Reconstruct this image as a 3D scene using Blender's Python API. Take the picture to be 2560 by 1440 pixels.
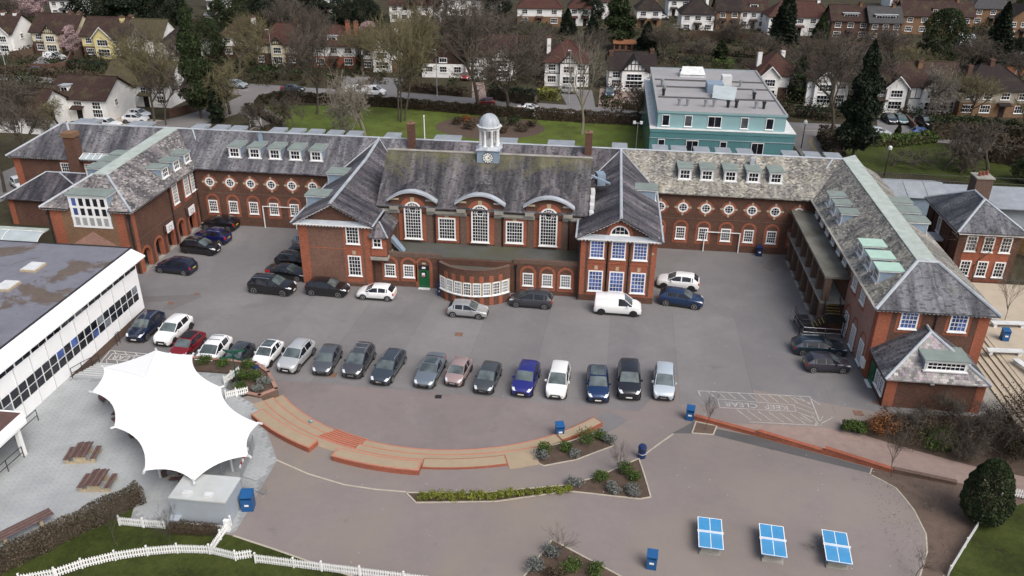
import bpy, bmesh, math, random
import numpy as np
from mathutils import Vector, Matrix
for o in list(bpy.data.objects): bpy.data.objects.remove(o)
sc = bpy.context.scene
R = math.radians
random.seed(7)
# ------------------------------------------------------------------ camera
FPX, PITCH, ROLL, YAW, CAMH = 2068.0, 0.465884, 0.0103726, -0.1088615, 39.5
_fw = np.array([math.sin(YAW)*math.cos(PITCH), math.cos(YAW)*math.cos(PITCH), -math.sin(PITCH)])
_rt = np.array([math.cos(YAW), -math.sin(YAW), 0.0]); _up = np.cross(_rt, _fw)
_r2 = math.cos(ROLL)*_rt + math.sin(ROLL)*_up; _u2 = -math.sin(ROLL)*_rt + math.cos(ROLL)*_up
cam_d = bpy.data.cameras.new('camera'); cam = bpy.data.objects.new('camera', cam_d)
sc.collection.objects.link(cam)
cam.matrix_world = Matrix(((_r2[0], _u2[0], -_fw[0], 0), (_r2[1], _u2[1], -_fw[1], 0), (_r2[2], _u2[2], -_fw[2], CAMH), (0, 0, 0, 1)))
cam_d.sensor_width = 36; cam_d.lens = FPX/2560*36; cam_d.clip_end = 4000; cam_d.clip_start = 1
sc.camera = cam
# ------------------------------------------------------------------ sky, sun, exposure (overcast)
SUN_EL, SUN_AZ = R(50), R(135)
w = bpy.data.worlds.new('World'); sc.world = w; w.use_nodes = True
nt = w.node_tree; nt.nodes.clear()
_o = nt.nodes.new('ShaderNodeOutputWorld'); _b = nt.nodes.new('ShaderNodeBackground'); _s = nt.nodes.new('ShaderNodeTexSky')
_s.sky_type = 'NISHITA'; _s.sun_disc = False; _s.sun_elevation = SUN_EL; _s.sun_rotation = SUN_AZ
_s.air_density = 1.0; _s.dust_density = 6.0; _s.ozone_density = 1.0
_h = nt.nodes.new('ShaderNodeHueSaturation'); _h.inputs['Saturation'].default_value = 0.78
nt.links.new(_s.outputs[0], _h.inputs['Color']); nt.links.new(_h.outputs[0], _b.inputs[0]); nt.links.new(_b.outputs[0], _o.inputs[0])
_b.inputs[1].default_value = 0.14
sl = bpy.data.lights.new('sun', 'SUN'); sl.energy = 1.4; sl.angle = R(40); sl.color = (1, .985, .965)
so = bpy.data.objects.new('sun', sl); sc.collection.objects.link(so)
_d = Vector((math.sin(SUN_AZ)*math.cos(SUN_EL), math.cos(SUN_AZ)*math.cos(SUN_EL), math.sin(SUN_EL)))
so.rotation_euler = _d.to_track_quat('Z', 'Y').to_euler()
sc.view_settings.view_transform = 'Standard'; sc.view_settings.look = 'None'
sc.view_settings.exposure = 0.22; sc.view_settings.gamma = 1.0
try: sc.cycles.max_bounces = 6; sc.cycles.transparent_max_bounces = 6; sc.cycles.use_denoising = True
except Exception: pass
# ------------------------------------------------------------------ placing helpers
def at(px, py, z=0.0):
    """point of the photograph (2560 x 1440) carried down its sight line to the level z"""
    d = _r2*((px-1280)/FPX) - _u2*((py-720)/FPX) + _fw
    t = (z-CAMH)/d[2]
    return Vector((d[0]*t, d[1]*t, z))
ARC = Vector((-12.28, 67.1, 0))
def gz(x, y):
    u = max(0.0, min(1.0, max((-2-x)/8, (56-y)/9)))
    return 0.85*u*u*(3-2*u)
def ats(px, py, dz=0.0):
    """the same on the raised playground"""
    z = 0.4
    for _ in range(12):
        p = at(px, py, z); z = 0.5*z+0.5*(gz(p.x, p.y)+dz)
    return Vector((p.x, p.y, z))
# ------------------------------------------------------------------ mesh helpers
class MB:
    def __init__(s): s.v = []; s.f = []; s.m = []
    def poly(s, pts, mi=0):
        i = len(s.v); s.v += [tuple(p) for p in pts]; s.f.append(tuple(range(i, i+len(pts)))); s.m.append(mi)
    def box(s, x0, x1, y0, y1, z0, z1, mi=0):
        i = len(s.v)
        s.v += [(x0,y0,z0),(x1,y0,z0),(x1,y1,z0),(x0,y1,z0),(x0,y0,z1),(x1,y0,z1),(x1,y1,z1),(x0,y1,z1)]
        for q in ((3,2,1,0),(4,5,6,7),(0,1,5,4),(1,2,6,5),(2,3,7,6),(3,0,4,7)):
            s.f.append(tuple(i+k for k in q)); s.m.append(mi)
    def rbox(s, cx, cy, z0, z1, lx, ly, a=0, mi=0):
        c, n = math.cos(a), math.sin(a); pts = []
        for dx, dy in ((-1,-1),(1,-1),(1,1),(-1,1)):
            x, y = dx*lx/2, dy*ly/2; pts.append((cx+x*c-y*n, cy+x*n+y*c))
        s.prism(pts, z0, z1, mi)
    def prism(s, pts, z0, z1, mi=0, bottom=True):
        """pts counter-clockwise; z0/z1 numbers or functions of (x, y)"""
        f0 = z0 if callable(z0) else (lambda x, y: z0); f1 = z1 if callable(z1) else (lambda x, y: z1)
        n = len(pts); i = len(s.v)
        s.v += [(p[0], p[1], f0(p[0], p[1])) for p in pts]+[(p[0], p[1], f1(p[0], p[1])) for p in pts]
        s.f.append(tuple(i+n+k for k in range(n))); s.m.append(mi)
        if bottom: s.f.append(tuple(i+n-1-k for k in range(n))); s.m.append(mi)
        for k in range(n):
            j = (k+1) % n; s.f.append((i+k, i+j, i+n+j, i+n+k)); s.m.append(mi)
    def slab(s, pts, t, mi=0):
        """polygon in space with thickness t straight down (pts seen counter-clockwise from above)"""
        n = len(pts); i = len(s.v)
        s.v += [tuple(p) for p in pts]+[(p[0], p[1], p[2]-t) for p in pts]
        s.f.append(tuple(i+k for k in range(n))); s.m.append(mi)
        s.f.append(tuple(i+2*n-1-k for k in range(n))); s.m.append(mi)
        for k in range(n):
            j = (k+1) % n; s.f.append((i+j, i+k, i+n+k, i+n+j)); s.m.append(mi)
    def vprism(s, pts, p0, ux, dn, mi=0):
        """polygon pts (u,z) on a vertical plane through p0 along ux, pushed out by dn (vector)"""
        n = len(pts); i = len(s.v)
        for k in (0, 1):
            for u, z in pts: s.v.append((p0[0]+ux[0]*u+dn[0]*k, p0[1]+ux[1]*u+dn[1]*k, p0[2]+z))
        s.f.append(tuple(i+n+k for k in range(n))); s.m.append(mi)
        for k in range(n):
            j = (k+1) % n; s.f.append((i+k, i+j, i+n+j, i+n+k)); s.m.append(mi)
    def tube(s, a, b, r0, r1=None, n=6, mi=0, cap=True):
        r1 = r0 if r1 is None else r1
        a = Vector(a); b = Vector(b); d = b-a
        if d.length < 1e-6: return
        d.normalize(); u = d.cross(Vector((0, 0, 1)) if abs(d.z) < .9 else Vector((1, 0, 0))).normalized(); w_ = d.cross(u)
        i = len(s.v)
        for c, r in ((a, r0), (b, r1)):
            for k in range(n):
                t = 2*math.pi*k/n; p = c+(u*math.cos(t)+w_*math.sin(t))*r; s.v.append((p.x, p.y, p.z))
        for k in range(n):
            j = (k+1) % n; s.f.append((i+k, i+n+k, i+n+j, i+j)); s.m.append(mi)
        if cap:
            s.f.append(tuple(i+k for k in range(n))); s.m.append(mi)
            s.f.append(tuple(i+2*n-1-k for k in range(n))); s.m.append(mi)
    def path(s, pts, r, n=6, mi=0):
        for a, b in zip(pts, pts[1:]): s.tube(a, b, r, r, n, mi)
    def lathe(s, cx, cy, prof, n=16, mi=0):
        i = len(s.v)
        for r, z in prof:
            for k in range(n):
                t = 2*math.pi*k/n; s.v.append((cx+r*math.cos(t), cy+r*math.sin(t), z))
        for q in range(len(prof)-1):
            for k in range(n):
                j = (k+1) % n; s.f.append((i+q*n+k, i+q*n+j, i+(q+1)*n+j, i+(q+1)*n+k)); s.m.append(mi)
        s.f.append(tuple(i+(len(prof)-1)*n+k for k in range(n))); s.m.append(mi)
    def mesh(s, name, smooth=False):
        me = bpy.data.meshes.new(name); me.from_pydata(s.v, [], s.f)
        if any(s.m): me.polygons.foreach_set('material_index', s.m)
        finish(me, smooth); return me
def finish(me, smooth=False):
    """metric UVs: u level along the face, v up its slope"""
    me.update()
    nl = len(me.loops)
    uv = me.uv_layers.new(name='uv')
    vi = np.empty(nl, np.int32); me.loops.foreach_get('vertex_index', vi)
    co = np.empty(len(me.vertices)*3, np.float32); me.vertices.foreach_get('co', co); co = co.reshape(-1, 3)
    npoly = len(me.polygons); nn = np.empty(npoly*3, np.float32); me.polygons.foreach_get('normal', nn); nn = nn.reshape(-1, 3)
    lt = np.empty(npoly, np.int32); me.polygons.foreach_get('loop_total', lt)
    n = np.repeat(nn, lt, axis=0)
    t = np.stack([-n[:, 1], n[:, 0], np.zeros(nl, np.float32)], 1); l = np.linalg.norm(t, axis=1)
    flat = l < .15
    t[flat] = (1, 0, 0); l[flat] = 1; t /= l[:, None]
    b = np.cross(n, t); b[flat] = (0, 1, 0)
    p = co[vi]
    out = np.stack([(p*t).sum(1), (p*b).sum(1)], 1).astype(np.float32)
    uv.data.foreach_set('uv', out.ravel())
    if smooth:
        me.polygons.foreach_set('use_smooth', np.ones(npoly, bool))
        me.set_sharp_from_angle(angle=R(35))
    me.update()
COL = sc.collection
def obj(name, mb, mat, parent=None, loc=None, rot=0.0, smooth=False, rel=False, kind=None):
    """one mesh object; under a thing the mesh holds world coordinates unless rel"""
    me = mb.mesh(name, smooth) if isinstance(mb, MB) else mb
    if len(me.materials) == 0:
        for m in (mat if isinstance(mat, (list, tuple)) else [mat]): me.materials.append(m)
    o = bpy.data.objects.new(name, me); COL.objects.link(o)
    if parent is not None:
        o.parent = parent
        if not rel and loc is None and parent.type == 'EMPTY': o.location = -parent.location
    if loc is not None: o.location = loc
    o.rotation_euler = (0, 0, rot)
    if kind: o['kind'] = kind
    return o
def thing(name, label, cat, loc=(0, 0, 0), rot=0.0, group=None):
    o = bpy.data.objects.new(name, None); COL.objects.link(o); o.empty_display_size = .2
    o.location = loc; o.rotation_euler = (0, 0, rot); o['label'] = label; o['category'] = cat
    if group: o['group'] = group
    return o
def tag(o, label, cat, group=None):
    o['label'] = label; o['category'] = cat
    if group: o['group'] = group
    return o
def struct(name, mb, mat, kind='structure', label=None, **k):
    o = obj(name, mb, mat, **k); o['kind'] = kind
    if label: o['label'] = label
    return o
def dup(root, loc, rot=0.0, scale=None, label=None, group=None, name=None):
    r = root.copy(); COL.objects.link(r); r.location = loc; r.rotation_euler = (0, 0, rot)
    if scale is not None: r.scale = scale if hasattr(scale, '__len__') else (scale,)*3
    if label: r['label'] = label
    if group: r['group'] = group
    if name: r.name = name
    for ch in root.children:
        c = ch.copy(); COL.objects.link(c); c.parent = r
        for g in ch.children:
            d = g.copy(); COL.objects.link(d); d.parent = c
    return r
def drape(poly, dz, step=.5, fn=gz):
    """flat polygon cut into cells and laid on the raised ground"""
    bm = bmesh.new(); vs = [bm.verts.new((p[0], p[1], 0)) for p in poly]; bm.faces.new(vs)
    xs = [p[0] for p in poly]; ys = [p[1] for p in poly]
    for ax, lo, hi in ((0, min(xs), max(xs)), (1, min(ys), max(ys))):
        k = math.ceil(lo/step)*step
        while k < hi:
            g = bm.verts[:]+bm.edges[:]+bm.faces[:]
            bmesh.ops.bisect_plane(bm, geom=g, plane_co=(k, 0, 0) if ax == 0 else (0, k, 0), plane_no=(1, 0, 0) if ax == 0 else (0, 1, 0))
            k += step
    for v in bm.verts: v.co.z = fn(v.co.x, v.co.y)+dz
    for f in bm.faces:
        f.normal_update()
        if f.normal.z < 0: f.normal_flip()
    me = bpy.data.meshes.new('sheet'); bm.to_mesh(me); bm.free(); finish(me); return me
# ------------------------------------------------------------------ materials
class NT:
    def __init__(s, name):
        s.mat = bpy.data.materials.new(name); s.mat.use_nodes = True; s.t = s.mat.node_tree
        s.p = s.t.nodes['Principled BSDF']
    def n(s, typ, **kw):
        nd = s.t.nodes.new('ShaderNode'+typ)
        for k, v in kw.items():
            if k[0] == '_': setattr(nd, k[1:], v)
            else:
                key = int(k[1:]) if k[0] == 'i' and k[1:].isdigit() else k.replace('__', ' ')
                if isinstance(v, tuple) and len(v) == 2 and hasattr(v[0], 'outputs'): s.t.links.new(v[0].outputs[v[1]], nd.inputs[key])
                elif hasattr(v, 'outputs'): s.t.links.new(v.outputs[0], nd.inputs[key])
                else: nd.inputs[key].default_value = v
        return nd
    def uv(s): return s.n('UVMap', _uv_map='uv')
    def pos(s): return s.n('NewGeometry')
    def math(s, op, a, b=None, clamp=False):
        kw = {'i0': a}
        if b is not None: kw['i1'] = b
        return s.n('Math', _operation=op, _use_clamp=clamp, **kw)
    def noise(s, vec, scale, detail=4, rough=.6, dist=0.0):
        return s.n('TexNoise', Vector=vec, Scale=scale, Detail=detail, Roughness=rough, Distortion=dist)
    def ramp(s, fac, stops):
        r = s.n('ValToRGB', Fac=fac); e = r.color_ramp.elements
        while len(e) > 1: e.remove(e[-1])
        e[0].position = stops[0][0]; e[0].color = col(stops[0][1])
        for p, c in stops[1:]: x = e.new(p); x.color = col(c)
        return r
    def mix(s, fac, a, b, blend='MIX'):
        m = s.n('Mix', _data_type='RGBA', _blend_type=blend)
        for i, v in ((0, fac), (6, a), (7, b)):
            if isinstance(v, tuple) and len(v) == 2 and hasattr(v[0], 'outputs'): s.t.links.new(v[0].outputs[v[1]], m.inputs[i])
            elif hasattr(v, 'outputs'): s.t.links.new(v.outputs[2 if v.bl_idname == 'ShaderNodeMix' else 0], m.inputs[i])
            else: m.inputs[i].default_value = col(v) if i else v
        return m
    def out(s, colr, rough=.8, bump=None, bs=.3, bd=.02, metal=0.0, spec=.5, coat=0.0):
        for k, v in (('Base Color', colr), ('Roughness', rough)):
            if hasattr(v, 'outputs'): s.t.links.new(v.outputs[2 if v.bl_idname == 'ShaderNodeMix' else 0], s.p.inputs[k])
            else: s.p.inputs[k].default_value = col(v) if k == 'Base Color' else v
        s.p.inputs['Metallic'].default_value = metal; s.p.inputs['Specular IOR Level'].default_value = spec
        s.p.inputs['Coat Weight'].default_value = coat; s.p.inputs['Coat Roughness'].default_value = .05
        if bump is not None:
            b = s.n('Bump', Strength=bs, Distance=bd, Height=bump); s.t.links.new(b.outputs[0], s.p.inputs['Normal'])
        return s.mat
def col(c):
    if isinstance(c, (int, float)): return (c, c, c, 1)
    return tuple(c)+(1,) if len(c) == 3 else tuple(c)
def plain(name, c, rough=.6, metal=0.0, spec=.5, coat=0.0, var=.25, scale=1.5, dirt=None, damt=.0):
    n = NT(name); g = (n.pos(), 0)
    f = n.noise(g, scale, 5, .65)
    lo = tuple(x*(1-var) for x in c); hi = tuple(min(1, x*(1+var*.6)) for x in c)
    cc = n.ramp(f, [(.25, lo), (.75, hi)])
    if dirt:
        d = n.noise(g, scale*.6, 6, .7); m = n.ramp(d, [(.5-damt*.2, (0,)*3), (.75, (1,)*3)])
        cc = n.mix(n.math('MULTIPLY', m, damt), cc, dirt)
    return n.out(cc, rough, metal=metal, spec=spec, coat=coat)
def brickm(name, c1, c2, mortar, stain=.4):
    n = NT(name); uv = n.uv(); g = (n.pos(), 0)
    b = n.n('TexBrick', Vector=uv, Color1=col(c1), Color2=col(c2), Mortar=col(mortar), Scale=1.0, Mortar__Size=.008, Bias=-.1, Brick__Width=.225, Row__Height=.075)
    big = n.noise(g, .35, 5, .7); v = n.ramp(big, [(.3, (.62, .6, .6)), (.7, (1.15, 1.12, 1.1))])
    m = n.mix(stain, b, n.mix(1.0, b, v, 'MULTIPLY'))
    fine = n.noise(g, 9, 2, .5); m2 = n.mix(.5, m, n.mix(1.0, m, n.ramp(fine, [(.3, (.7,)*3), (.7, (1.25,)*3)]), 'MULTIPLY'))
    return n.out(m2, .9, bump=(b, 1), bs=-.25, bd=.01, spec=.2)
def slate(name, dark, mid, light, lamt, moss, mamt, purple=.3, tw=.26, th=.17, streak=.5, mossz=None, lowz=None):
    """slates drawn course by course: every slate its own tone, lichen and moss in patches and streaks"""
    n = NT(name); uv = n.uv(); s = n.n('SeparateXYZ', Vector=uv); g = (n.pos(), 0)
    row = n.math('FLOOR', n.math('DIVIDE', (s, 1), th))
    off = n.math('FRACT', n.math('MULTIPLY', row, .5))
    cx = n.math('ADD', n.math('DIVIDE', (s, 0), tw), off)
    cel = n.n('CombineXYZ', X=n.math('FLOOR', cx), Y=row, Z=0.0)
    wn = n.n('TexWhiteNoise', _noise_dimensions='2D', Vector=cel)
    base = n.ramp((wn, 0), [(0, dark), (.3, mid), (.6, tuple(m*(1+purple*k) for m, k in zip(mid, (.4, -.1, .35)))), (.8, mid), (1, tuple(m*1.3 for m in mid))])
    st = n.n('Mapping', Vector=uv, Scale=(1.0, .13, 1))
    sn = n.noise(st, .55, 7, .7, .25)
    base = n.mix(streak, base, n.mix(1.0, base, n.ramp(sn, [(.38, (.32, .33, .38)), (.5, (.9,)*3), (.6, (1.9, 1.88, 1.8))]), 'MULTIPLY'))
    s2 = n.noise(n.n('Mapping', Vector=uv, Scale=(1.0, .2, 1)), 2.6, 5, .7); base = n.mix(streak*.7, base, n.mix(1.0, base, n.ramp(s2, [(.35, (.6,)*3), (.65, (1.35,)*3)]), 'MULTIPLY'))
    pn = n.noise(g, .35, 7, .72, .4)                 # lichen: whole slates, in patches
    tot = n.math('ADD', n.math('MULTIPLY', (wn, 0), .35), n.math('MULTIPLY', pn, 1.3))
    if lowz: z3 = n.n('SeparateXYZ', Vector=g); tot = n.math('ADD', tot, n.math('MULTIPLY', n.math('SUBTRACT', lowz, (z3, 2)), .16))
    lm = n.ramp(tot, [(1.1-lamt*.6, (0,)*3), (1.32-lamt*.6, (1,)*3)])
    lw_ = n.n('TexWhiteNoise', _noise_dimensions='2D', Vector=n.n('Mapping', Vector=cel, Location=(17, 5, 0)))
    lc = n.ramp((lw_, 0), [(0, tuple(x*.3 for x in light)), (.55, tuple(x*.75 for x in light)), (1, tuple(x*1.3 for x in light))])
    c = n.mix(n.math('MULTIPLY', lm, .62), base, lc)
    fl = n.noise(g, 9, 3, .65); c = n.mix(n.math('MULTIPLY', n.ramp(fl, [(.55, (0,)*3), (.68, (1,)*3)]), min(.5, lamt*.7)), c, light)
    mn = n.noise(n.n('Mapping', Vector=g, Location=(31, 7, 2)), .35, 7, .75, .5)
    if mossz:
        zz = n.n('SeparateXYZ', Vector=g); mn = n.math('ADD', mn, n.math('MULTIPLY', n.math('SUBTRACT', (zz, 2), mossz), .085))
    mm = n.ramp(mn, [(.62-mamt*.25, (0,)*3), (.8-mamt*.2, (1,)*3)])
    c = n.mix(n.math('MULTIPLY', mm, .6 if mamt > 0 else 0), c, moss)
    fx = n.math('FRACT', cx); fy = n.math('FRACT', n.math('DIVIDE', (s, 1), th))
    edge = n.math('MINIMUM', n.math('MULTIPLY', n.math('MINIMUM', fx, n.math('SUBTRACT', 1.0, fx)), 12, True), n.math('MULTIPLY', fy, 6, True))
    c = n.mix(n.math('SUBTRACT', 1.0, n.math('ADD', .6, n.math('MULTIPLY', edge, .4))), c, (.02, .02, .022))
    hgt = n.math('ADD', n.math('MULTIPLY', edge, .6), n.math('MULTIPLY', n.math('SUBTRACT', 1.0, fy), .5))
    return n.out(c, .62, bump=hgt, bs=.5, bd=.02, spec=.35)
def tiles(name, c1, c2, moss=(.09, .09, .04), mamt=.25):
    n = NT(name); uv = n.uv(); g = (n.pos(), 0)
    b = n.n('TexBrick', Vector=uv, Color1=col(c1), Color2=col(c2), Mortar=col(tuple(x*.45 for x in c1)), Scale=1.0, Mortar__Size=.03, Brick__Width=.35, Row__Height=.28)
    f = n.noise(g, .5, 6, .7); m = n.mix(n.math('MULTIPLY', n.ramp(f, [(.5, (0,)*3), (.7, (1,)*3)]), mamt*2), b, moss)
    f2 = n.noise(g, 1.6, 5, .7); m = n.mix(.6, m, n.mix(1.0, m, n.ramp(f2, [(.3, (.6,)*3), (.7, (1.3,)*3)]), 'MULTIPLY'))
    return n.out(m, .85, bump=(b, 1), bs=-.4, bd=.03, spec=.25)
def tarmac(name, c, patch=.25, tint=None, tamt=.0, scale=.12):
    n = NT(name); g = (n.pos(), 0)
    a = n.noise(g, scale, 7, .62, .3); b = n.noise(g, 1.3, 5, .7); d = n.noise(g, 25, 2, .5)
    v = n.math('ADD', n.math('MULTIPLY', a, .9), n.math('ADD', n.math('MULTIPLY', b, .35), n.math('MULTIPLY', d, .35)))
    cc = n.ramp(v, [(.55, tuple(x*(1-patch) for x in c)), (.8, c), (1.05, tuple(x*(1+patch) for x in c))])
    if tint:
        t = n.noise(n.n('Mapping', Vector=g, Location=(9, 4, 1)), scale*1.7, 6, .65, .6)
        cc = n.mix(n.math('MULTIPLY', n.ramp(t, [(.45, (0,)*3), (.65, (1,)*3)]), tamt), cc, tint)
    sp = n.noise(g, 3.1, 4, .8); cc = n.mix(n.math('MULTIPLY', n.ramp(sp, [(.71, (0,)*3), (.76, (1,)*3)]), .35), cc, tuple(min(1, x*1.8) for x in c))
    dk = n.noise(n.n('Mapping', Vector=g, Location=(3, 40, 1)), .55, 5, .75); cc = n.mix(n.math('MULTIPLY', n.ramp(dk, [(.62, (0,)*3), (.74, (1,)*3)]), .4), cc, tuple(x*.5 for x in c))
    return n.out(cc, .85, bump=d, bs=.15, bd=.01, spec=.3)
def grassm(name, c1, c2, c3):
    n = NT(name); g = (n.pos(), 0)
    a = n.noise(g, .25, 6, .65, .3); b = n.noise(g, 3, 5, .75); f = n.math('ADD', n.math('MULTIPLY', a, .6), n.math('MULTIPLY', b, .45))
    c = n.ramp(f, [(.38, c1), (.52, c2), (.66, c3)])
    fb = n.noise(g, 22, 3, .7); c = n.mix(.7, c, n.mix(1.0, c, n.ramp(fb, [(.3, (.55,)*3), (.7, (1.4,)*3)]), 'MULTIPLY'))
    return n.out(c, .9, bump=fb, bs=.6, bd=.05, spec=.2)
def leafm(name, c1, c2, rough=.75):
    n = NT(name); g = n.pos(); r = n.ramp((g, 'Random Per Island'), [(0, c1), (1, c2)])
    f = n.noise((g, 0), .9, 3, .6); r = n.mix(.7, r, n.mix(1.0, r, n.ramp(f, [(.3, (.55,)*3), (.7, (1.4,)*3)]), 'MULTIPLY'))
    return n.out(r, rough, spec=.25)
def stainm(name, c, amt):
    n = NT(name); tc = n.n('TexCoord'); v = (tc, 3); l = n.n('VectorMath', _operation='LENGTH', i0=v); f = n.noise((n.pos(), 0), 2.2, 5, .7, .4)
    a = n.math('MULTIPLY', n.math('SUBTRACT', 1.0, (l, 1), True), n.ramp(f, [(.35, (0,)*3), (.65, (1,)*3)])); m = n.out(c, .8); n.t.links.new(n.math('MULTIPLY', a, amt, True).outputs[0], n.p.inputs['Alpha']); return m
def paint(name, c, metal=.0, rough=.32):
    n = NT(name); return n.out(c, rough, metal=metal, spec=.5, coat=1.0)
def glassm(name, c, rough=.06, spec=.6):
    n = NT(name); g = (n.pos(), 0); f = n.noise(g, .9, 2, .5)
    return n.out(n.ramp(f, [(.35, tuple(x*.6 for x in c)), (.65, tuple(x*1.5 for x in c))]), rough, spec=spec)
M = {}
M['brick'] = brickm('brown_brick', (.135, .060, .040), (.08, .039, .029), (.13, .105, .088), .7)
M['redbrick'] = brickm('red_brick', (.36, .10, .05), (.25, .07, .04), (.28, .17, .125), .6)
M['gablebrick'] = brickm('gable_brick', (.20, .095, .066), (.13, .068, .05), (.20, .16, .135), .6)
M['farbrick'] = brickm('far_brick', (.12, .06, .042), (.085, .045, .034), (.14, .11, .09))
M['coping'] = plain('salmon_coping', (.44, .18, .12), .85, var=.2, scale=2)
M['arenabrick'] = brickm('seat_brick', (.34, .09, .05), (.27, .07, .04), (.28, .17, .125), .4)
M['oldbrick'] = brickm('weathered_brick', (.14, .08, .06), (.10, .065, .05), (.17, .15, .13))
M['pinkbrick'] = brickm('pink_brick', (.38, .20, .155), (.29, .15, .118), (.36, .29, .25))
M['stockbrick'] = brickm('stock_brick', (.22, .12, .06), (.16, .085, .045), (.22, .18, .14))
M['slate_hall'] = slate('hall_slate', (.028, .028, .031), (.073, .073, .077), (.24, .25, .25), .02, (.15, .145, .06), .48, .4, streak=1.0, mossz=10.6)
M['slate_gable'] = slate('gable_slate', (.034, .034, .038), (.083, .082, .088), (.22, .23, .22), .0, (.12, .12, .07), .06, .45, streak=1.0)
M['slate_back'] = slate('back_slate', (.045, .046, .051), (.108, .111, .12), (.42, .42, .41), .16, (.14, .14, .08), .02, .3, streak=.85, lowz=8.9)
M['slate_east'] = slate('east_slate', (.07, .071, .068), (.185, .182, .165), (.47, .45, .38), .56, (.22, .20, .105), .30, .2, streak=.7)
M['slate_west'] = slate('west_slate', (.05, .049, .05), (.125, .12, .12), (.46, .44, .42), .46, (.13, .12, .09), .04, .3, streak=.8)
M['slate_hip'] = slate('hip_slate', (.035, .038, .045), (.08, .086, .097), (.24, .25, .27), .06, (.13, .13, .08), .05, .2, streak=.95)
M['slate_annex'] = slate('annex_slate', (.10, .095, .10), (.23, .225, .22), (.48, .47, .44), .5, (.16, .16, .10), .05, .5, .34, .26, .4)
M['lead'] = plain('lead', (.40, .44, .49), .5, var=.3, scale=.8, dirt=(.25, .27, .26), damt=.5)
M['leadm'] = plain('dull_lead', (.27, .30, .335), .55, var=.3, scale=.7, dirt=(.19, .20, .2), damt=.5)
M['leadd'] = plain('lead_cheek', (.22, .29, .37), .5, var=.2, scale=2)
M['copper'] = plain('copper', (.41, .465, .435), .7, var=.25, scale=1.2, dirt=(.25, .29, .26), damt=.6)
M['copperd'] = plain('weathered_copper', (.21, .26, .24), .7, var=.25, scale=1.2, dirt=(.14, .16, .15), damt=.6)
M['coppernew'] = plain('fresh_copper', (.38, .55, .47), .6, var=.12, scale=1.5)
M['white'] = plain('white_paint', (.80, .81, .81), .5, var=.08, scale=2)
M['offwhite'] = plain('worn_white_paint', (.62, .64, .65), .6, var=.2, scale=1.5, dirt=(.35, .36, .34), damt=.4)
M['stone'] = plain('stone', (.42, .35, .24), .85, var=.25, scale=3)
M['conc'] = plain('concrete', (.33, .32, .29), .9, var=.3, scale=.8, dirt=(.13, .13, .10), damt=.6)
M['glass'] = glassm('dark_glass', (.012, .014, .02))
M['glassb'] = glassm('blue_blind_glass', (.055, .095, .27), .12)
M['glassg'] = glassm('grey_glass', (.15, .17, .19), .15)
M['glasscar'] = glassm('car_glass', (.075, .095, .098), .05, 1.0)
M['asphalt'] = tarmac('car_park_asphalt', (.178, .173, .176), .15, (.142, .138, .145), .7)
M['asphalt2'] = tarmac('darker_asphalt', (.150, .142, .142), .15)
M['asphalt3'] = tarmac('newer_asphalt', (.19, .184, .186), .15, (.16, .155, .16), .6)
M['wornpaint'] = plain('worn_paint', (.5, .49, .47), .85, var=.1, scale=3, dirt=(.19, .18, .175), damt=1.0)
M['purple'] = tarmac('purple_tarmac', (.188, .162, .160), .2, (.215, .178, .17), .6)
M['playtar'] = tarmac('playground_tarmac', (.203, .177, .170), .14, (.235, .20, .17), .75, .07)
M['road'] = tarmac('road_asphalt', (.17, .16, .155), .15)
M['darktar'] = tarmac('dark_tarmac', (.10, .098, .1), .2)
M['paving'] = plain('paving', (.345, .365, .375), .85, var=.2, scale=.45)
M['joint'] = plain('paving_joint', (.27, .285, .292), .95)
M['pavpink'] = plain('block_paving', (.27, .20, .175), .9, var=.2, scale=1.5)
M['resin'] = plain('resin_gravel', (.33, .262, .18), .9, var=.1, scale=1.2)
M['kerb'] = plain('pale_kerb', (.42, .38, .31), .9, var=.2)
M['soil'] = plain('soil', (.085, .058, .042), .95, var=.4, scale=2)
M['mulch'] = plain('earth_bank', (.12, .085, .066), .95, var=.3, scale=1.2)
M['lawn'] = grassm('lawn', (.02, .022, .006), (.036, .05, .009), (.058, .07, .016))
M['lawnn'] = grassm('north_lawn', (.06, .06, .02), (.085, .115, .022), (.11, .16, .03))
M['garden'] = grassm('garden_ground', (.03, .024, .018), (.044, .038, .022), (.062, .06, .03))
M['hedgeb'] = leafm('bare_hedge', (.05, .042, .028), (.12, .10, .07))
M['hedge'] = leafm('hedge_leaves', (.022, .02, .011), (.05, .042, .022))
M['leaf'] = leafm('shrub_leaves', (.03, .055, .012), (.085, .13, .03))
M['leafy'] = leafm('yellow_green_leaves', (.10, .125, .018), (.21, .225, .04))
M['leafg'] = leafm('grey_leaves', (.10, .115, .105), (.2, .21, .2))
M['leafd'] = leafm('dark_evergreen', (.006, .011, .007), (.022, .034, .016))
M['leafm'] = leafm('mid_evergreen', (.013, .022, .009), (.04, .058, .02))
M['leafo'] = leafm('copper_leaves', (.14, .055, .02), (.27, .12, .045))
M['leafb'] = leafm('brown_undergrowth', (.04, .03, .021), (.092, .07, .044))
M['blossom'] = leafm('pink_blossom', (.32, .22, .24), (.5, .37, .38))
M['bark'] = plain('bark', (.075, .063, .048), .95, var=.35, scale=2)
M['barkp'] = plain('pale_bark', (.24, .22, .17), .95, var=.3, scale=2)
M['twig'] = plain('twigs', (.085, .07, .056), .95, var=.3, scale=.6)
M['twigo'] = plain('olive_twigs', (.13, .115, .06), .95, var=.3, scale=.6)
M['twigp'] = plain('pale_twigs', (.19, .17, .14), .95, var=.3, scale=.6)
M['black'] = plain('black_metal', (.015, .015, .017), .5, var=.1)
M['rubber'] = plain('tyre', (.014, .014, .015), .8, var=.1)
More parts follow.
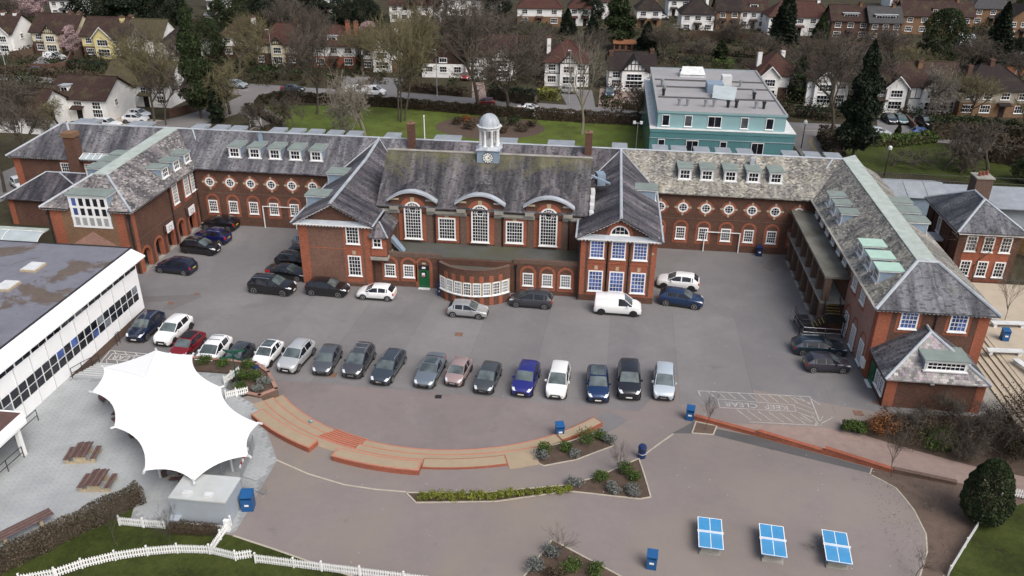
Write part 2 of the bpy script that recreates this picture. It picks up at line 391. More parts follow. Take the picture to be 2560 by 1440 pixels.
M['steel'] = plain('steel', (.42, .44, .46), .35, .7, var=.1)
M['alloy'] = plain('alloy', (.45, .46, .48), .35, .6, var=.1)
M['darkalloy'] = plain('dark_alloy', (.05, .05, .055), .35, .5, var=.1)
M['lamp'] = plain('headlamp', (.62, .66, .70), .12, var=.1)
M['red'] = plain('tail_lamp', (.42, .012, .018), .2, var=.1)
M['plate_w'] = plain('white_plate', (.68, .68, .66), .5, var=.05)
M['plate_y'] = plain('yellow_plate', (.62, .46, .04), .5, var=.05)
M['wood'] = plain('stained_wood', (.10, .055, .048), .75, var=.4, scale=4)
M['wood2'] = plain('greyed_wood', (.15, .10, .09), .8, var=.4, scale=4)
M['timber'] = plain('fence_timber', (.36, .23, .10), .85, var=.3, scale=2)
M['darktimber'] = plain('dark_timber', (.09, .06, .042), .85, var=.3, scale=2)
M['shedwood'] = plain('orange_shed_wood', (.20, .08, .035), .7, var=.2)
M['blue'] = plain('bin_blue', (.012, .085, .24), .4, var=.15)
M['navy'] = plain('bin_navy', (.012, .028, .10), .4, var=.15)
M['ttblue'] = plain('table_blue', (.05, .27, .54), .45, var=.15, scale=1.2, dirt=(.12, .26, .42), damt=.5)
M['green'] = plain('green_door', (.006, .095, .035), .4, var=.1)
M['signgreen'] = plain('sign_green', (.01, .075, .045), .4, var=.1)
M['marking'] = plain('road_paint', (.55, .54, .51), .8, var=.35, scale=3)
M['yellowline'] = plain('yellow_paint', (.42, .29, .05), .8, var=.3, scale=3)
n = NT('roof_felt'); g = (n.pos(), 0); f_ = n.noise(g, .11, 6, .62, .6); n2 = n.noise(g, .8, 5, .7); k_ = n.ramp(f_, [(.46, (0,)*3), (.50, (1,)*3)])
c_ = n.mix(k_, n.ramp(n2, [(.3, (.085, .07, .06)), (.7, (.15, .115, .095))]), n.ramp(n2, [(.3, (.14, .14, .165)), (.7, (.20, .20, .23))]))
M['felt'] = n.out(c_, n.ramp(f_, [(.46, (.8,)*3), (.5, (.28,)*3)]), spec=.4)
M['mossroof'] = plain('mossy_flat_roof', (.085, .09, .092), .7, var=.4, scale=.35, dirt=(.075, .075, .03), damt=.9)
M['glassw'] = glassm('curtained_glass', (.07, .08, .09), .12)
M['concroof'] = plain('stained_canopy_slab', (.21, .205, .18), .8, var=.4, scale=.5, dirt=(.07, .065, .045), damt=1.0)
M['grey_metal'] = plain('grey_cladding', (.33, .37, .41), .45, var=.1, scale=.6)
M['kioskroof'] = plain('kiosk_roof', (.50, .53, .53), .5, var=.15, scale=.5, dirt=(.30, .28, .2), damt=.4)
M['teal'] = plain('teal_panel', (.10, .245, .265), .45, var=.15, scale=.3)
M['teall'] = plain('pale_teal_panel', (.235, .385, .41), .45, var=.12, scale=.3)
M['teald'] = plain('green_glass_panel', (.10, .21, .185), .25, var=.3, scale=.25)
M['roofgrey'] = plain('membrane_roof', (.29, .285, .295), .8, var=.15, scale=.25)
M['fabric'] = plain('white_membrane', (.86, .87, .87), .6, var=.02)
M['panel'] = plain('white_panel', (.88, .89, .90), .45, var=.05, scale=.4)
M['frost'] = plain('clear_plastic_roof', (.40, .46, .48), .2, var=.2, scale=.6)
M['clock'] = plain('clock_white', (.75, .75, .72), .6, var=.05)
M['terra'] = plain('terracotta', (.20, .07, .045), .8, var=.2)
M['rust'] = plain('rusty_cap', (.19, .11, .075), .9, var=.4, scale=3)
M['beige'] = plain('beige_paving', (.42, .36, .28), .9, var=.15, scale=.6)
M['render_w'] = plain('white_render', (.76, .76, .75), .85, var=.12, scale=.8)
M['render_c'] = plain('cream_render', (.60, .55, .40), .85, var=.12, scale=.8)
M['render_y'] = plain('yellow_render', (.66, .58, .28), .85, var=.1, scale=.8)
M['render_s'] = plain('stone_render', (.34, .30, .25), .85, var=.15, scale=.8)
M['tile_b'] = tiles('brown_tiles', (.058, .032, .028), (.04, .024, .022))
M['tile_r'] = tiles('red_tiles', (.085, .036, .03), (.06, .028, .024), mamt=.12)
M['tile_o'] = tiles('olive_tiles', (.09, .076, .044), (.068, .06, .036), mamt=.3)
M['tile_g'] = tiles('grey_tiles', (.075, .075, .08), (.06, .06, .065), mamt=.1)
M['tile_d'] = tiles('dark_tiles', (.032, .023, .023), (.024, .018, .019), mamt=.12)
M['beam'] = plain('black_beam', (.02, .018, .017), .8, var=.1)
M['teal_tarp'] = plain('blue_tarp', (.03, .16, .5), .5, var=.1)
M['stain'] = stainm('oil_stain', (.05, .045, .04), .6)
M['yellow'] = plain('yellow_plastic', (.55, .42, .03), .5, var=.05)
# ------------------------------------------------------------------ the ground
def sheet(name, pts, z, mat, kind='structure'):
    m = MB(); m.poly([(p[0], p[1], z) for p in pts]); return struct(name, m, mat, kind)
def arcpts(r, a0, a1, n): return [(ARC.x+r*math.cos(R(a0+(a1-a0)*k/n)), ARC.y+r*math.sin(R(a0+(a1-a0)*k/n))) for k in range(n+1)]
sheet('ground', [(-1500, -400), (1500, -400), (1500, 2500), (-1500, 2500)], -.08, M['garden'])
sheet('car_park', [(-60, 53), (24, 53), (30, 56.5), (40, 58), (40, 64), (24.3, 66), (24.3, 92), (-60, 92)], 0, M['asphalt'])
bpx = [(689, 951), (827, 960), (1032, 978), (1094, 982), (1272, 998), (1450, 1013), (1584, 1027), (1695, 1031), (1735, 1047)]
yard = [at(*q) for q in bpx][::-1]
sheet('play_yard', [(p.x, p.y) for p in yard]+[(-26.5, 56.5)]+arcpts(17.4, -142, -36, 40)+arcpts(19.6, -36, -33, 2), .006, M['purple'])
# raised playground south of the seating arc
m = MB(); NA, NR = 150, 70; rr = [19.45+k*.5 for k in range(NR)]
for i in range(NA+1):
    a = R(-139.5+i*(139.5-12)/NA)
    for r in rr:
        x, y = ARC.x+r*math.cos(a), ARC.y+r*math.sin(a); m.v.append((x, y, gz(x, y)+.002))
for i in range(NA):
    for k in range(NR-1):
        a = i*NR+k; m.f.append((a, a+1, a+NR+1, a+NR)); m.m.append(0)
m.f = [f[::-1] for f in m.f]
struct('playground', m, M['playtar'])
# patio: a solid base with the paving slabs as pieces
ha = math.atan2(41.32-33.45, -30.29+34.89)      # paving runs with the hedge
patio = [(-44.5, 31), (-38.2, 31), (-30.9, 41.2), (-29.6, 39.0), (-26.7, 38.9), (-22.6, 38.6), (-22.23, 38.9), (-22.23, 46.27), (-26.2, 52.6), (-29.9, 54.8), (-30.4, 56.9), (-37, 56.9), (-37, 54.8), (-44.5, 54.8)]
m = MB(); m.prism(patio, -.2, .862)
pat = struct('patio', m, M['joint'])
def inside(p, poly):
    c = False; j = len(poly)-1
    for i in range(len(poly)):
        if (poly[i][1] > p[1]) != (poly[j][1] > p[1]) and p[0] < (poly[j][0]-poly[i][0])*(p[1]-poly[i][1])/(poly[j][1]-poly[i][1])+poly[i][0]: c = not c
        j = i
    return c
pm = []
for k in range(4):
    mm = MB(); mm.rbox(0, 0, 0, .02, .588, .288); me = mm.mesh('paving_slab')
    me.materials.append(M['paving'] if k < 3 else M['paving2'] if 'paving2' in M else M['paving']); pm.append(me)
cand = []; ca, sa = math.cos(ha), math.sin(ha)
for i in range(-60, 60):
    for j in range(-90, 90):
        u = i*.6+(.3 if j % 2 else 0); v = j*.3; x = -33+u*ca-v*sa; y = 44+u*sa+v*ca
        if all(inside((x+du*ca-dv*sa, y+du*sa+dv*ca), patio) for du in (-.3, .3) for dv in (-.15, .15)): cand.append((y+abs(x+34)*.25+(20 if y < 34.5 or x < -43.6 else 0), x, y))
cand.sort(); rest = MB()
for k, (_, x, y) in enumerate(cand):
    if k < 300:
        o = bpy.data.objects.new('paving_slab', pm[k % 3]); COL.objects.link(o); o.parent = pat; o.location = (x, y, .862+random.uniform(-.004, .003)); o.rotation_euler = (0, 0, ha)
    else:
        rest.rbox(x, y, .862, .882+random.uniform(-.004, .003), .588, .288, ha)
o = obj('paving_field', rest, M['paving'], pat, rel=True); o['kind'] = 'stuff'
# resin seating terraces, brick edged, curving round the yard
def ring(mb, r0, r1, a0, a1, z0, z1, n=40, mi=0):
    """solid arc; z0, z1 numbers or functions of the angle"""
    f0 = z0 if callable(z0) else (lambda a: z0); f1 = z1 if callable(z1) else (lambda a: z1)
    i = len(mb.v)
    for k in range(n+1):
        d = a0+(a1-a0)*k/n; a = R(d)
        for r, z in ((r0, f0(d)), (r1, f0(d)), (r1, f1(d)), (r0, f1(d))): mb.v.append((ARC.x+r*math.cos(a), ARC.y+r*math.sin(a), z))
    for k in range(n):
        b = i+4*k
        for q in range(4): mb.f.append((b+q, b+(q+1) % 4, b+4+(q+1) % 4, b+4+q)); mb.m.append(mi)
    mb.f.append((i, i+3, i+2, i+1)); mb.m.append(mi); e = i+4*n; mb.f.append((e, e+1, e+2, e+3)); mb.m.append(mi)
def phi(px, py, z): p = at(px, py, z); return math.degrees(math.atan2(p.y-ARC.y, p.x-ARC.x))
t = thing('amphitheatre_seating', 'curved brick edged terrace seating around the purple play yard', 'seating', (ARC.x, ARC.y-18, 0))
A0, A1 = -137.5, -42.5
levels = [(17.5, 18.45, .30, A0, A1), (18.45, 19.4, .60, A0+1, -58), (19.4, 20.3, .872, A0+2, -64)]
for k, (r0, r1, z, a0, a1) in enumerate(levels):
    s_, e_ = -114.5, -104.5
    for (b0, b1) in ((a0, s_), (e_, a1)) if k < 2 else ((a0, a1),):
        zf = (lambda z: (lambda a: z if a < -75 else max(.10, z-(z-.28)*max(0, min(1, (a+75)/25)))))(z)
        mb = MB(); ring(mb, r0+.11, r1+.02, b0, b1, -.1, zf); obj('terrace_tread', mb, M['resin'], t)
        mb = MB(); ring(mb, r0, r0+.11, b0, b1, -.1, (lambda zf: (lambda a: zf(a)+.012))(zf)); obj('brick_edge', mb, M['coping'], t)
for k in range(7):
    r0 = 17.15+k*.34; mb = MB(); ring(mb, r0+.09, r0+.36, -114.5, -104.5, -.1+k*.001, .1+k*.115, 10); so_ = obj('step', mb, M['redbrick'], t); mb = MB(); ring(mb, r0, r0+.09, -114.5, -104.5, -.1+k*.001, .112+k*.115, 10); obj('nosing', mb, M['coping'], so_, rel=True)
def seatblock(a0, a1, r0, r1, zt, zb=.5):
    mb = MB(); ring(mb, r0, r1, a0, a1, zb, zt, 24); ob = obj('seat_block', mb, M['arenabrick'], t); mb = MB(); ring(mb, r0-.01, r1+.012, a0-.03, a1+.03, zt-.06, zt+.003, 24); obj('seat_edge', mb, M['coping'], ob, rel=True)
    mb = MB(); ring(mb, r0+.1, r1-.1, a0+.35, a1-.35, zt-.05, zt+.008, 24); o = obj('seat_top', mb, M['resin'], ob, rel=True); return ob
a_s, a_e, b_s, b_e = (phi(*q) for q in ((626, 1036, 1.3), (771, 1120, 1.3), (827, 1140, 1.3), (1047, 1176, 1.3)))
seatblock(a_s, a_e, 20.2, 21.25, 1.32); seatblock(b_s, b_e, 20.2, 21.25, 1.32)
c_e = phi(1271, 1161, .95); mb = MB(); ring(mb, 19.42, 20.52, b_e+.2, c_e, .5, lambda a: .98, 24); lb = obj('seat_block', mb, M['arenabrick'], t)
mb = MB(); ring(mb, 19.5, 20.42, b_e+.3, c_e-.3, .9, .99, 24); obj('seat_top', mb, M['resin'], lb, rel=True)
mb = MB(); ring(mb, 19.38, 21.0, c_e, -64.0, .4, lambda a: .885 if a < -66 else .87, 8); obj('terrace_tread', mb, M['resin'], t)
mb = MB(); ring(mb, 17.5, 18.55, -55, -42.3, .0, .36, 14); lb = obj('seat_block', mb, M['arenabrick'], t)
mb = MB(); ring(mb, 17.6, 18.45, -54.8, -42.6, .3, .368, 14); obj('seat_top', mb, M['resin'], lb, rel=True)
# a ball left on the terrace
m = MB(); bp = at(777, 1054, .4)
m.lathe(bp.x, bp.y, [(.02, .302), (.09, .33), (.13, .40), (.14, .44), (.13, .5), (.09, .56), (.02, .59)], 12)
tag(obj('ball', m, M['leadd'], smooth=True), 'small blue grey ball lying on the terrace seating', 'ball')
# kerb lines
def kerb(name, pts, w=.06, h=.03, fn=gz, mat='kerb'):
    m = MB()
    for a, b in zip(pts, pts[1:]):
        a = Vector((a[0], a[1])); b = Vector((b[0], b[1])); n_ = max(1, int((b-a).length/1.0)); d = (b-a).normalized(); s = Vector((-d.y, d.x))*w
        for k in range(n_):
            p = a.lerp(b, k/n_); q = a.lerp(b, (k+1)/n_)
            P = [p-s, q-s, q+s, p+s]; m.prism([(v.x, v.y) for v in P], lambda x, y: fn(x, y)-.1, lambda x, y: fn(x, y)+h)
    return struct(name, m, M[mat])
S2 = lambda L: [ats(*q) for q in L]
kerb('path_edge', S2([(690, 1150), (770, 1185), (860, 1212), (940, 1224), (1015, 1230)]))
kerb('path_edge', S2([(1607, 1140), (1650, 1108), (1683, 1085)]))
kerb('path_edge', S2([(583, 1340), (680, 1372), (760, 1400), (830, 1425), (900, 1448)]), h=.05)
kerb('path_edge', S2([(2180, 1170), (2175, 1185), (2240, 1220), (2285, 1275), (2315, 1335), (2318, 1380), (2300, 1440), (2280, 1480)]), h=.02, w=.05)
def bed(pts, mat, dz=.012, name='flower_bed', kb=True, step=.5):
    P = S2(pts); struct(name, drape([(p.x, p.y) for p in P], dz, step), M[mat])
    if kb: kerb('bed_kerb', P+[P[0]], .05, .05)
    return P
pl2 = bed([(1015, 1232), (1040, 1257), (1240, 1254), (1420, 1228), (1600, 1248), (1627, 1243), (1597, 1147), (1500, 1190), (1420, 1213), (1200, 1233)], 'soil')
pl1 = bed([(1332, 1153), (1360, 1165), (1440, 1150), (1533, 1115), (1500, 1078), (1420, 1105), (1340, 1122)], 'soil')
pl3 = bed([(1380, 1350), (1265, 1500), (1640, 1490), (1540, 1435)], 'soil')
pit = bed([(1740, 1055), (1730, 1083), (1783, 1087), (1792, 1065)], 'mulch')
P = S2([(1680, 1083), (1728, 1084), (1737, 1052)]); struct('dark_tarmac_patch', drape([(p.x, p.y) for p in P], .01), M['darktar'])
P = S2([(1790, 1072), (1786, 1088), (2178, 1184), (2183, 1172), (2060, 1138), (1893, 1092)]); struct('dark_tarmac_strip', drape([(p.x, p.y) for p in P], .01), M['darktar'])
# earth bank and lawn to the south east, lawn to the south west
P = S2([(2183, 1172), (2176, 1186), (2240, 1222), (2285, 1277), (2315, 1337), (2318, 1380), (2300, 1440), (2270, 1500), (2330, 1500), (2368, 1440), (2445, 1300), (2560, 1262), (2560, 1215), (2390, 1208)])
struct('earth_bank', drape([(p.x, p.y) for p in P], .012), M['mulch'])
P = S2([(2330, 1500), (2368, 1440), (2450, 1300), (2560, 1258), (2760, 1240), (2760, 1560)])
struct('lawn', drape([(p.x, p.y) for p in P], .018), M['lawn'])
P = S2([(583, 1340), (680, 1372), (760, 1400), (830, 1425), (900, 1448), (1060, 1500)])+[Vector(q) for q in ((-34, 28, 0), (-40.4, 27, 0), (-30.1, 40.6, 0), (-29.5, 38.8, 0), (-22.7, 38.5, 0))]
struct('lawn', drape([(p.x, p.y) for p in P], .03), M['lawn'])
# block paved path behind the red wall
P = S2([(1740, 1047), (1893, 1085), (2060, 1130), (2232, 1176), (2390, 1206), (2600, 1250), (2700, 1215), (2560, 1188), (2430, 1163), (2150, 1085), (2050, 1068), (1900, 1062), (1790, 1056)])
struct('block_paved_path', drape([(p.x, p.y) for p in P], .014), M['pavpink'])
# painted hatching, KEEP CLEAR
def stripe(m, a, b, w, z):
    a = Vector((a[0], a[1])); b = Vector((b[0], b[1])); d = (b-a).normalized(); s = Vector((-d.y, d.x))*w/2
    m.poly([(v.x, v.y, z) for v in (a-s, b-s, b+s, a+s)])
def textmesh(txt, size, name):
    c = bpy.data.curves.new(name, 'FONT'); c.body = txt; c.size = size; c.align_x = 'CENTER'; c.align_y = 'CENTER'
    o = bpy.data.objects.new(name, c); COL.objects.link(o); bpy.context.view_layer.update()
    me = bpy.data.meshes.new_from_object(o.evaluated_get(bpy.context.evaluated_depsgraph_get())); bpy.data.objects.remove(o)
    finish(me); return me
m = MB(); z = .007
C = [at(*q) for q in ((1745, 977), (2025, 992), (2053, 1064), (1862, 1053))]
C[3] = Vector((9.6, 57.6, 0))
for a, b in zip(C[:3], C[1:3]): stripe(m, a, b, .1, z)
stripe(m, C[0], (9.6, 60.0), .09, z); stripe(m, C[2], (13.2, 56.7), .07, z)
for k in range(11):                       # hatching broken round the lettering
    x0 = 10.2+k*.86; stripe(m, (x0, 60.85), (x0+.65, 59.85), .07, z)
    if k > 0: stripe(m, (x0+1.35, 58.3-.05*k*.1), (min(x0+2.3, 18.7), 57.0), .07, z)
for k in range(5): stripe(m, (17.4, 60.8-k*.75), (18.7, 60.0-k*.75), .07, z)
B = [(11.0, 59.7), (17.25, 59.6), (17.25, 58.65), (11.05, 58.45)]
for a, b in zip(B, B[1:]+B[:1]): stripe(m, a, b, .07, z)
struct('painted_hatching', m, M['wornpaint'])
me = textmesh('KEEP  CLEAR', .92, 'painted_lettering'); o = struct('painted_lettering', me, M['wornpaint']); o.location = (14.1, 59.1, .007); o.rotation_euler = (0, 0, R(180.3))
m = MB()
for a, b in (((-43.6, 60.6), (-37, 60.3)), ((-43.6, 60.6), (-43.3, 58.45)), ((-43.1, 60.1), (-38.2, 60.0)), ((-43.1, 60.1), (-43.0, 59.15)), ((-43.0, 59.15), (-38.2, 59.05)), ((-38.2, 60), (-38.2, 59.05))): stripe(m, a, b, .09, z)
for k in range(6): stripe(m, (-43.2+k*1.0, 60.55), (-42.7+k, 60.1), .07, z); stripe(m, (-43.1+k, 59.1), (-42.7+k, 58.5), .07, z)
struct('painted_hatching', m, M['marking'])
me = textmesh('CLEAR', .95, 'painted_lettering'); o = struct('painted_lettering', me, M['marking']); o.location = (-41.4, 59.6, .007); o.rotation_euler = (0, 0, R(180))
m = MB(); stripe(m, at(680, 945), at(700, 952), .05, .012)
# manhole covers
for px, py, w_ in ((1147, 836, .75), (427, 758, .6), (830, 937, .8), (1096, 992, .55), (2146, 1033, .75), (2190, 1007, .5), (1120, 748, .7), (492, 735, .5)):
    p = at(px, py); m = MB(); m.rbox(0, 0, 0, .012, w_, w_*.95, R(3)); m.rbox(0, 0, .012, .02, w_*.8, w_*.75, R(3))
    o = struct('manhole_cover', m, M['rust'] if py != 992 else M['black'], loc=(p.x, p.y, .007))
# repair patches and long joints in the car park
m = MB()
for k in range(9): stripe(m, (-30+k*6.3, 57.6+k*.15), (-28.5+k*6.1, 74.5), .05, .004)
struct('tarmac_joint', m, M['asphalt2'])
sheet('tarmac_patch', [at(*q) for q in ((345, 742), (500, 735), (505, 742), (430, 775), (405, 772), (440, 752), (345, 756))], .005, M['asphalt2'])
sheet('damp_patch', [at(*q) for q in ((1905, 668), (1930, 645), (1960, 640), (1985, 660), (1990, 690), (1965, 680), (1950, 665), (1930, 680))], .005, M['asphalt2'])
m = MB(); m.poly([(-1, -1, 0), (1, -1, 0), (1, 1, 0), (-1, 1, 0)]); o = struct('ground_stain', m, M['stain'], loc=(15.0, 42.1, .875)); o.scale = (1.1, .7, 1)
for k in range(0, 8, 2):                     # lanes of older and newer tarmac
    f_ = lambda q, y: (-30+q*6.3, 57.7+q*.15) if y == 0 else (-28.5+q*6.1, 74.4)
    sheet('tarmac_lane', [f_(k, 0), f_(k+1, 0), f_(k+1, 1), f_(k, 1)], .003, M['asphalt3'])
m = MB(); rn = random.Random(9)
for x, y, a, n_ in ((-34, 70, .3, 14), (-20, 66, 1.1, 12), (4, 70, 2.2, 14), (14, 74, .9, 16), (19, 66, 2.6, 12), (-41, 84, .2, 10), (12, 84, .1, 12)):
    for k in range(n_):
        a += rn.gauss(0, .35); nx_, ny_ = x+.6*math.cos(a), y+.6*math.sin(a); stripe(m, (x, y), (nx_, ny_), .03, .0055); x, y = nx_, ny_
struct('tarmac_cracks', m, M['asphalt2'])
m = MB(); rn = random.Random(4)
for k in range(190):
    x, y = rn.uniform(-20, 24), rn.uniform(36, 75); d_ = math.hypot(x-ARC.x, y-ARC.y); r_ = rn.uniform(.015, .045)
    if 17 < d_ < 22 or (d_ < 17 and rn.random() < .4): continue
    z_ = (gz(x, y) if d_ > 19.5 and y < 56 else 0)+.016; m.poly([(x+r_*math.cos(a+k), y+r_*.8*math.sin(a+k), z_) for a in (0, 1.2, 2.5, 3.7, 5)])
struct('pale_specks', m, M['marking'], 'stuff')
# ------------------------------------------------------------------ windows, dormers (shared pieces)
WC = {}
def wmesh(w, h, nx, nz, kind, fr=.12, sash=True):
    key = (round(w, 2), round(h, 2), nx, nz, kind, fr)
    if key in WC: return WC[key]
    F = MB(); G_ = MB(); B = MB(); bw = .017
    y0, y1 = -.07, .02
    if kind == 'rect':
        F.box(-w/2, -w/2+fr, y0, y1, 0, h); F.box(w/2-fr, w/2, y0, y1, 0, h); F.box(-w/2+fr, w/2-fr, y0, y1, h-fr, h); F.box(-w/2+fr, w/2-fr, y0, y1, 0, fr*.9)
        F.box(-w/2-.08, w/2+.08, -.13, .02, -.09, 0)
        iw, ih = w-2*fr, h-1.9*fr
        for k in range(1, nx): x = -iw/2+iw*k/nx; B.box(x-bw, x+bw, -.05, -.012, fr*.9, h-fr)
        for k in range(1, nz): z = fr*.9+ih*k/nz; q = bw*1.7 if sash and k*2 == nz else bw; B.box(-iw/2, iw/2, -.045, -.013, z-q, z+q)
        G_.poly([(-iw/2, -.012, fr*.9), (iw/2, -.012, fr*.9), (iw/2, -.012, h-fr), (-iw/2, -.012, h-fr)])
    elif kind in ('arch', 'lunette'):
        r = w/2; zc = h-r; ri = r-fr; N = 20
        def ringq(mb, ra, rb, ya, yb, a0=0, a1=180):
            for k in range(N):
                p, q = R(a0+(a1-a0)*k/N), R(a0+(a1-a0)*(k+1)/N)
                mb.vprism([(ra*math.cos(p), zc+ra*math.sin(p)), (rb*math.cos(p), zc+rb*math.sin(p)), (rb*math.cos(q), zc+rb*math.sin(q)), (ra*math.cos(q), zc+ra*math.sin(q))], (0, yb, 0), (1, 0), (0, ya-yb))
        ringq(F, ri, r, y0, y1)
        if zc > .05: F.box(-r, -ri, y0, y1, 0, zc); F.box(ri, r, y0, y1, 0, zc)
        F.box(-ri, ri, y0, y1, 0, fr*.9); F.box(-r-.08, r+.08, -.13, .02, -.09, 0)
        pts = [(-ri, fr*.9), (ri, fr*.9)]+[(ri*math.cos(R(180*k/N)), zc+ri*math.sin(R(180*k/N))) for k in range(N+1)]
        G_.poly([(x, -.012, z) for x, z in pts])
        for k in range(1, nx):
            x = -ri+2*ri*k/nx; top = zc if kind == 'arch' else zc+math.sqrt(max(0, ri*ri-x*x))
            B.box(x-bw, x+bw, -.05, -.013, fr*.9, top)
        for k in range(1, nz+1):
            z = fr*.9+(zc-fr*.9)*k/nz
            if kind == 'arch': B.box(-ri, ri, -.045, -.013, z-bw, z+bw)
        if kind == 'arch':
            ringq(B, ri*.42, ri*.42+.06, -.05, -.014, 0, 360); ringq(B, ri*.72, ri*.72+.05, -.05, -.014, 0, 180)
            for k in range(9):
                a = R(180*k/8); B.vprism([(ri*.42*math.cos(a)-.02*math.sin(a), zc+ri*.42*math.sin(a)+.02*math.cos(a)), (ri*.42*math.cos(a)+.02*math.sin(a), zc+ri*.42*math.sin(a)-.02*math.cos(a)), (ri*math.cos(a)+.02*math.sin(a), zc+ri*math.sin(a)-.02*math.cos(a)), (ri*math.cos(a)-.02*math.sin(a), zc+ri*math.sin(a)+.02*math.cos(a))], (0, -.014, 0), (1, 0), (0, -.03))
        else:
            z = zc+ri*.45; B.box(-ri*.55, ri*.55, -.045, -.013, z-bw, z+bw)
    elif kind == 'oval':
        r = w/2; N = 24
        for k in range(N):
            p, q = 2*math.pi*k/N, 2*math.pi*(k+1)/N
            F.vprism([((r-.17)*math.cos(p), r+(r-.17)*math.sin(p)*h/w), (r*math.cos(p), r+r*math.sin(p)*h/w), (r*math.cos(q), r+r*math.sin(q)*h/w), ((r-.17)*math.cos(q), r+(r-.17)*math.sin(q)*h/w)], (0, .02, 0), (1, 0), (0, -.09))
        G_.poly([((r-.17)*math.cos(2*math.pi*k/N), -.012, r+(r-.17)*math.sin(2*math.pi*k/N)*h/w) for k in range(N)])
        c = r-.17
        for s_ in (-.36, .36): B.box(c*s_-bw, c*s_+bw, -.05, -.013, r-c*.9, r+c*.9); B.box(-c*.9, c*.9, -.045, -.013, r+c*s_-bw, r+c*s_+bw)
    fm, gm, bm_ = F.mesh('window'), G_.mesh('pane'), B.mesh('glazing_bars')
    fm.materials.append(M['white']); bm_.materials.append(M['white'])
    WC[key] = (fm, gm, bm_); return WC[key]
def win(parent, x, y, z, w, h, rot=0.0, nx=3, nz=4, glass='glass', kind='rect', fr=.12, name='window', bars=True):
    if glass == 'glass' and kind == 'rect' and random.random() < .22: glass = 'glassw'
    fm, gm, bm_ = wmesh(w, h, nx, nz, kind, fr)
    o = bpy.data.objects.new(name, fm); COL.objects.link(o); o.parent = parent; o.location = Vector((x, y, z))-parent.location; o.rotation_euler = (0, 0, rot)
    g = bpy.data.objects.new('pane', gm); COL.objects.link(g); g.parent = o
    if len(gm.materials) == 0: gm.materials.append(M['glass'])
    g.material_slots[0].link = 'OBJECT'; g.material_slots[0].material = M[glass]
    if bars and (nx > 1 or nz > 1 or kind != 'rect'):
        b = bpy.data.objects.new('glazing_bars', bm_); COL.objects.link(b); b.parent = o
    return o
DC = {}
def dormer(parent, x, y, z, rot, w, h, depth, roofmat='copperd', nx=3, nz=2, over=.16):
    """z at the sill of the front; local -y looks out of the roof"""
    key = (round(w, 2), round(h, 2), depth, roofmat)
    if key not in DC:
        B = MB(); B.box(-w/2, w/2, 0, depth, -.35, h); body = B.mesh('dormer'); body.materials.append(M['leadd'])
        T = MB(); T.box(-w/2-over, w/2+over, -.22, depth, h+.10, h+.17); top = T.mesh('dormer_roof'); top.materials.append(M[roofmat])
        Fa = MB(); Fa.box(-w/2-over*.8, w/2+over*.8, -.18, depth, h-.03, h+.10); Fa.box(-w/2-.02, -w/2+.13, -.05, 0, -.06, h); Fa.box(w/2-.13, w/2+.02, -.05, 0, -.06, h); Fa.box(-w/2-.12, w/2+.12, -.2, .1, -.12, -.02)
        fas = Fa.mesh('dormer_fascia'); fas.materials.append(M['offwhite']); DC[key] = (body, top, fas)
    body, top, fas = DC[key]
    o = bpy.data.objects.new('dormer', body); COL.objects.link(o); o.parent = parent; o.location = Vector((x, y, z))-parent.location; o.rotation_euler = (0, 0, rot)
    for nm, me in (('dormer_roof', top), ('dormer_fascia', fas)):
        c = bpy.data.objects.new(nm, me); COL.objects.link(c); c.parent = o
    fm, gm, bm_ = wmesh(w-.26, h-.08, nx, nz, 'rect', .1)
    for nm, me in (('dormer_window', fm), ('pane', gm), ('glazing_bars', bm_)):
        c = bpy.data.objects.new(nm, me); COL.objects.link(c); c.parent = o; c.location = (0, -.02, .02)
        if nm == 'pane' and len(me.materials) == 0: me.materials.append(M['glass'])
    return o
# ------------------------------------------------------------------ the school
SX = -12.25
S = thing('school_building', 'brown and red brick school with slate roofs, wings and clock cupola around the car park', 'building', (SX, 90, 0))
def sp(name, mb, mat, **k): return obj(name, mb, M[mat] if isinstance(mat, str) else mat, S, **k)
def wallbox(x0, x1, y0, y1, z1, mat='brick', z0=-.1):
    m = MB(); m.box(x0, x1, y0, y1, z0, z1); return sp('wall', m, mat)
def face(x, y, ux, pts, mat, d=.02, name='brick_dressing'):
    """flat panel proud of a wall: pts (u, z) from (x, y) along ux"""
    m = MB(); m.vprism(pts, (x, y, 0), ux, (ux[1]*d, -ux[0]*d)); return sp(name, m, mat)
def rect(u0, u1, z0, z1): return [(u0, z0), (u1, z0), (u1, z1), (u0, z1)]
FR, EA, WE = (1, 0), (0, 1), (0, -1)       # walls seen from the south, from the east, from the west
def surround(x, y, ux, u, zs, w, h, arch=True, mat='redbrick', apron=.5):
    """brick jambs, apron and a ring arch round a window"""
    o = w/2+.3; m = MB(); d = (ux[1]*.02, -ux[0]*.02); p0 = (x, y, 0)
    m.vprism(rect(u-o, u-w/2+.02, zs-apron, zs+h), p0, ux, d); m.vprism(rect(u+w/2-.02, u+o, zs-apron, zs+h), p0, ux, d); m.vprism(rect(u-w/2+.02, u+w/2-.02, zs-apron, zs), p0, ux, d)
    if arch:
        N = 10
        for k in range(N):
            a, b = math.pi*k/N, math.pi*(k+1)/N
            m.vprism([(u+(o-.24)*math.cos(a), zs+h+(o-.24)*math.sin(a)), (u+o*math.cos(a), zs+h+o*math.sin(a)), (u+o*math.cos(b), zs+h+o*math.sin(b)), (u+(o-.24)*math.cos(b), zs+h+(o-.24)*math.sin(b))], p0, ux, d)
    else: m.vprism(rect(u-o, u+o, zs+h, zs+h+.35), p0, ux, d)
    return sp('brick_surround', m, mat)
def roof(name, polys, mat, t=.14):
    m = MB()
    for p in polys: m.slab(p, t)
    return sp(name, m, mat)
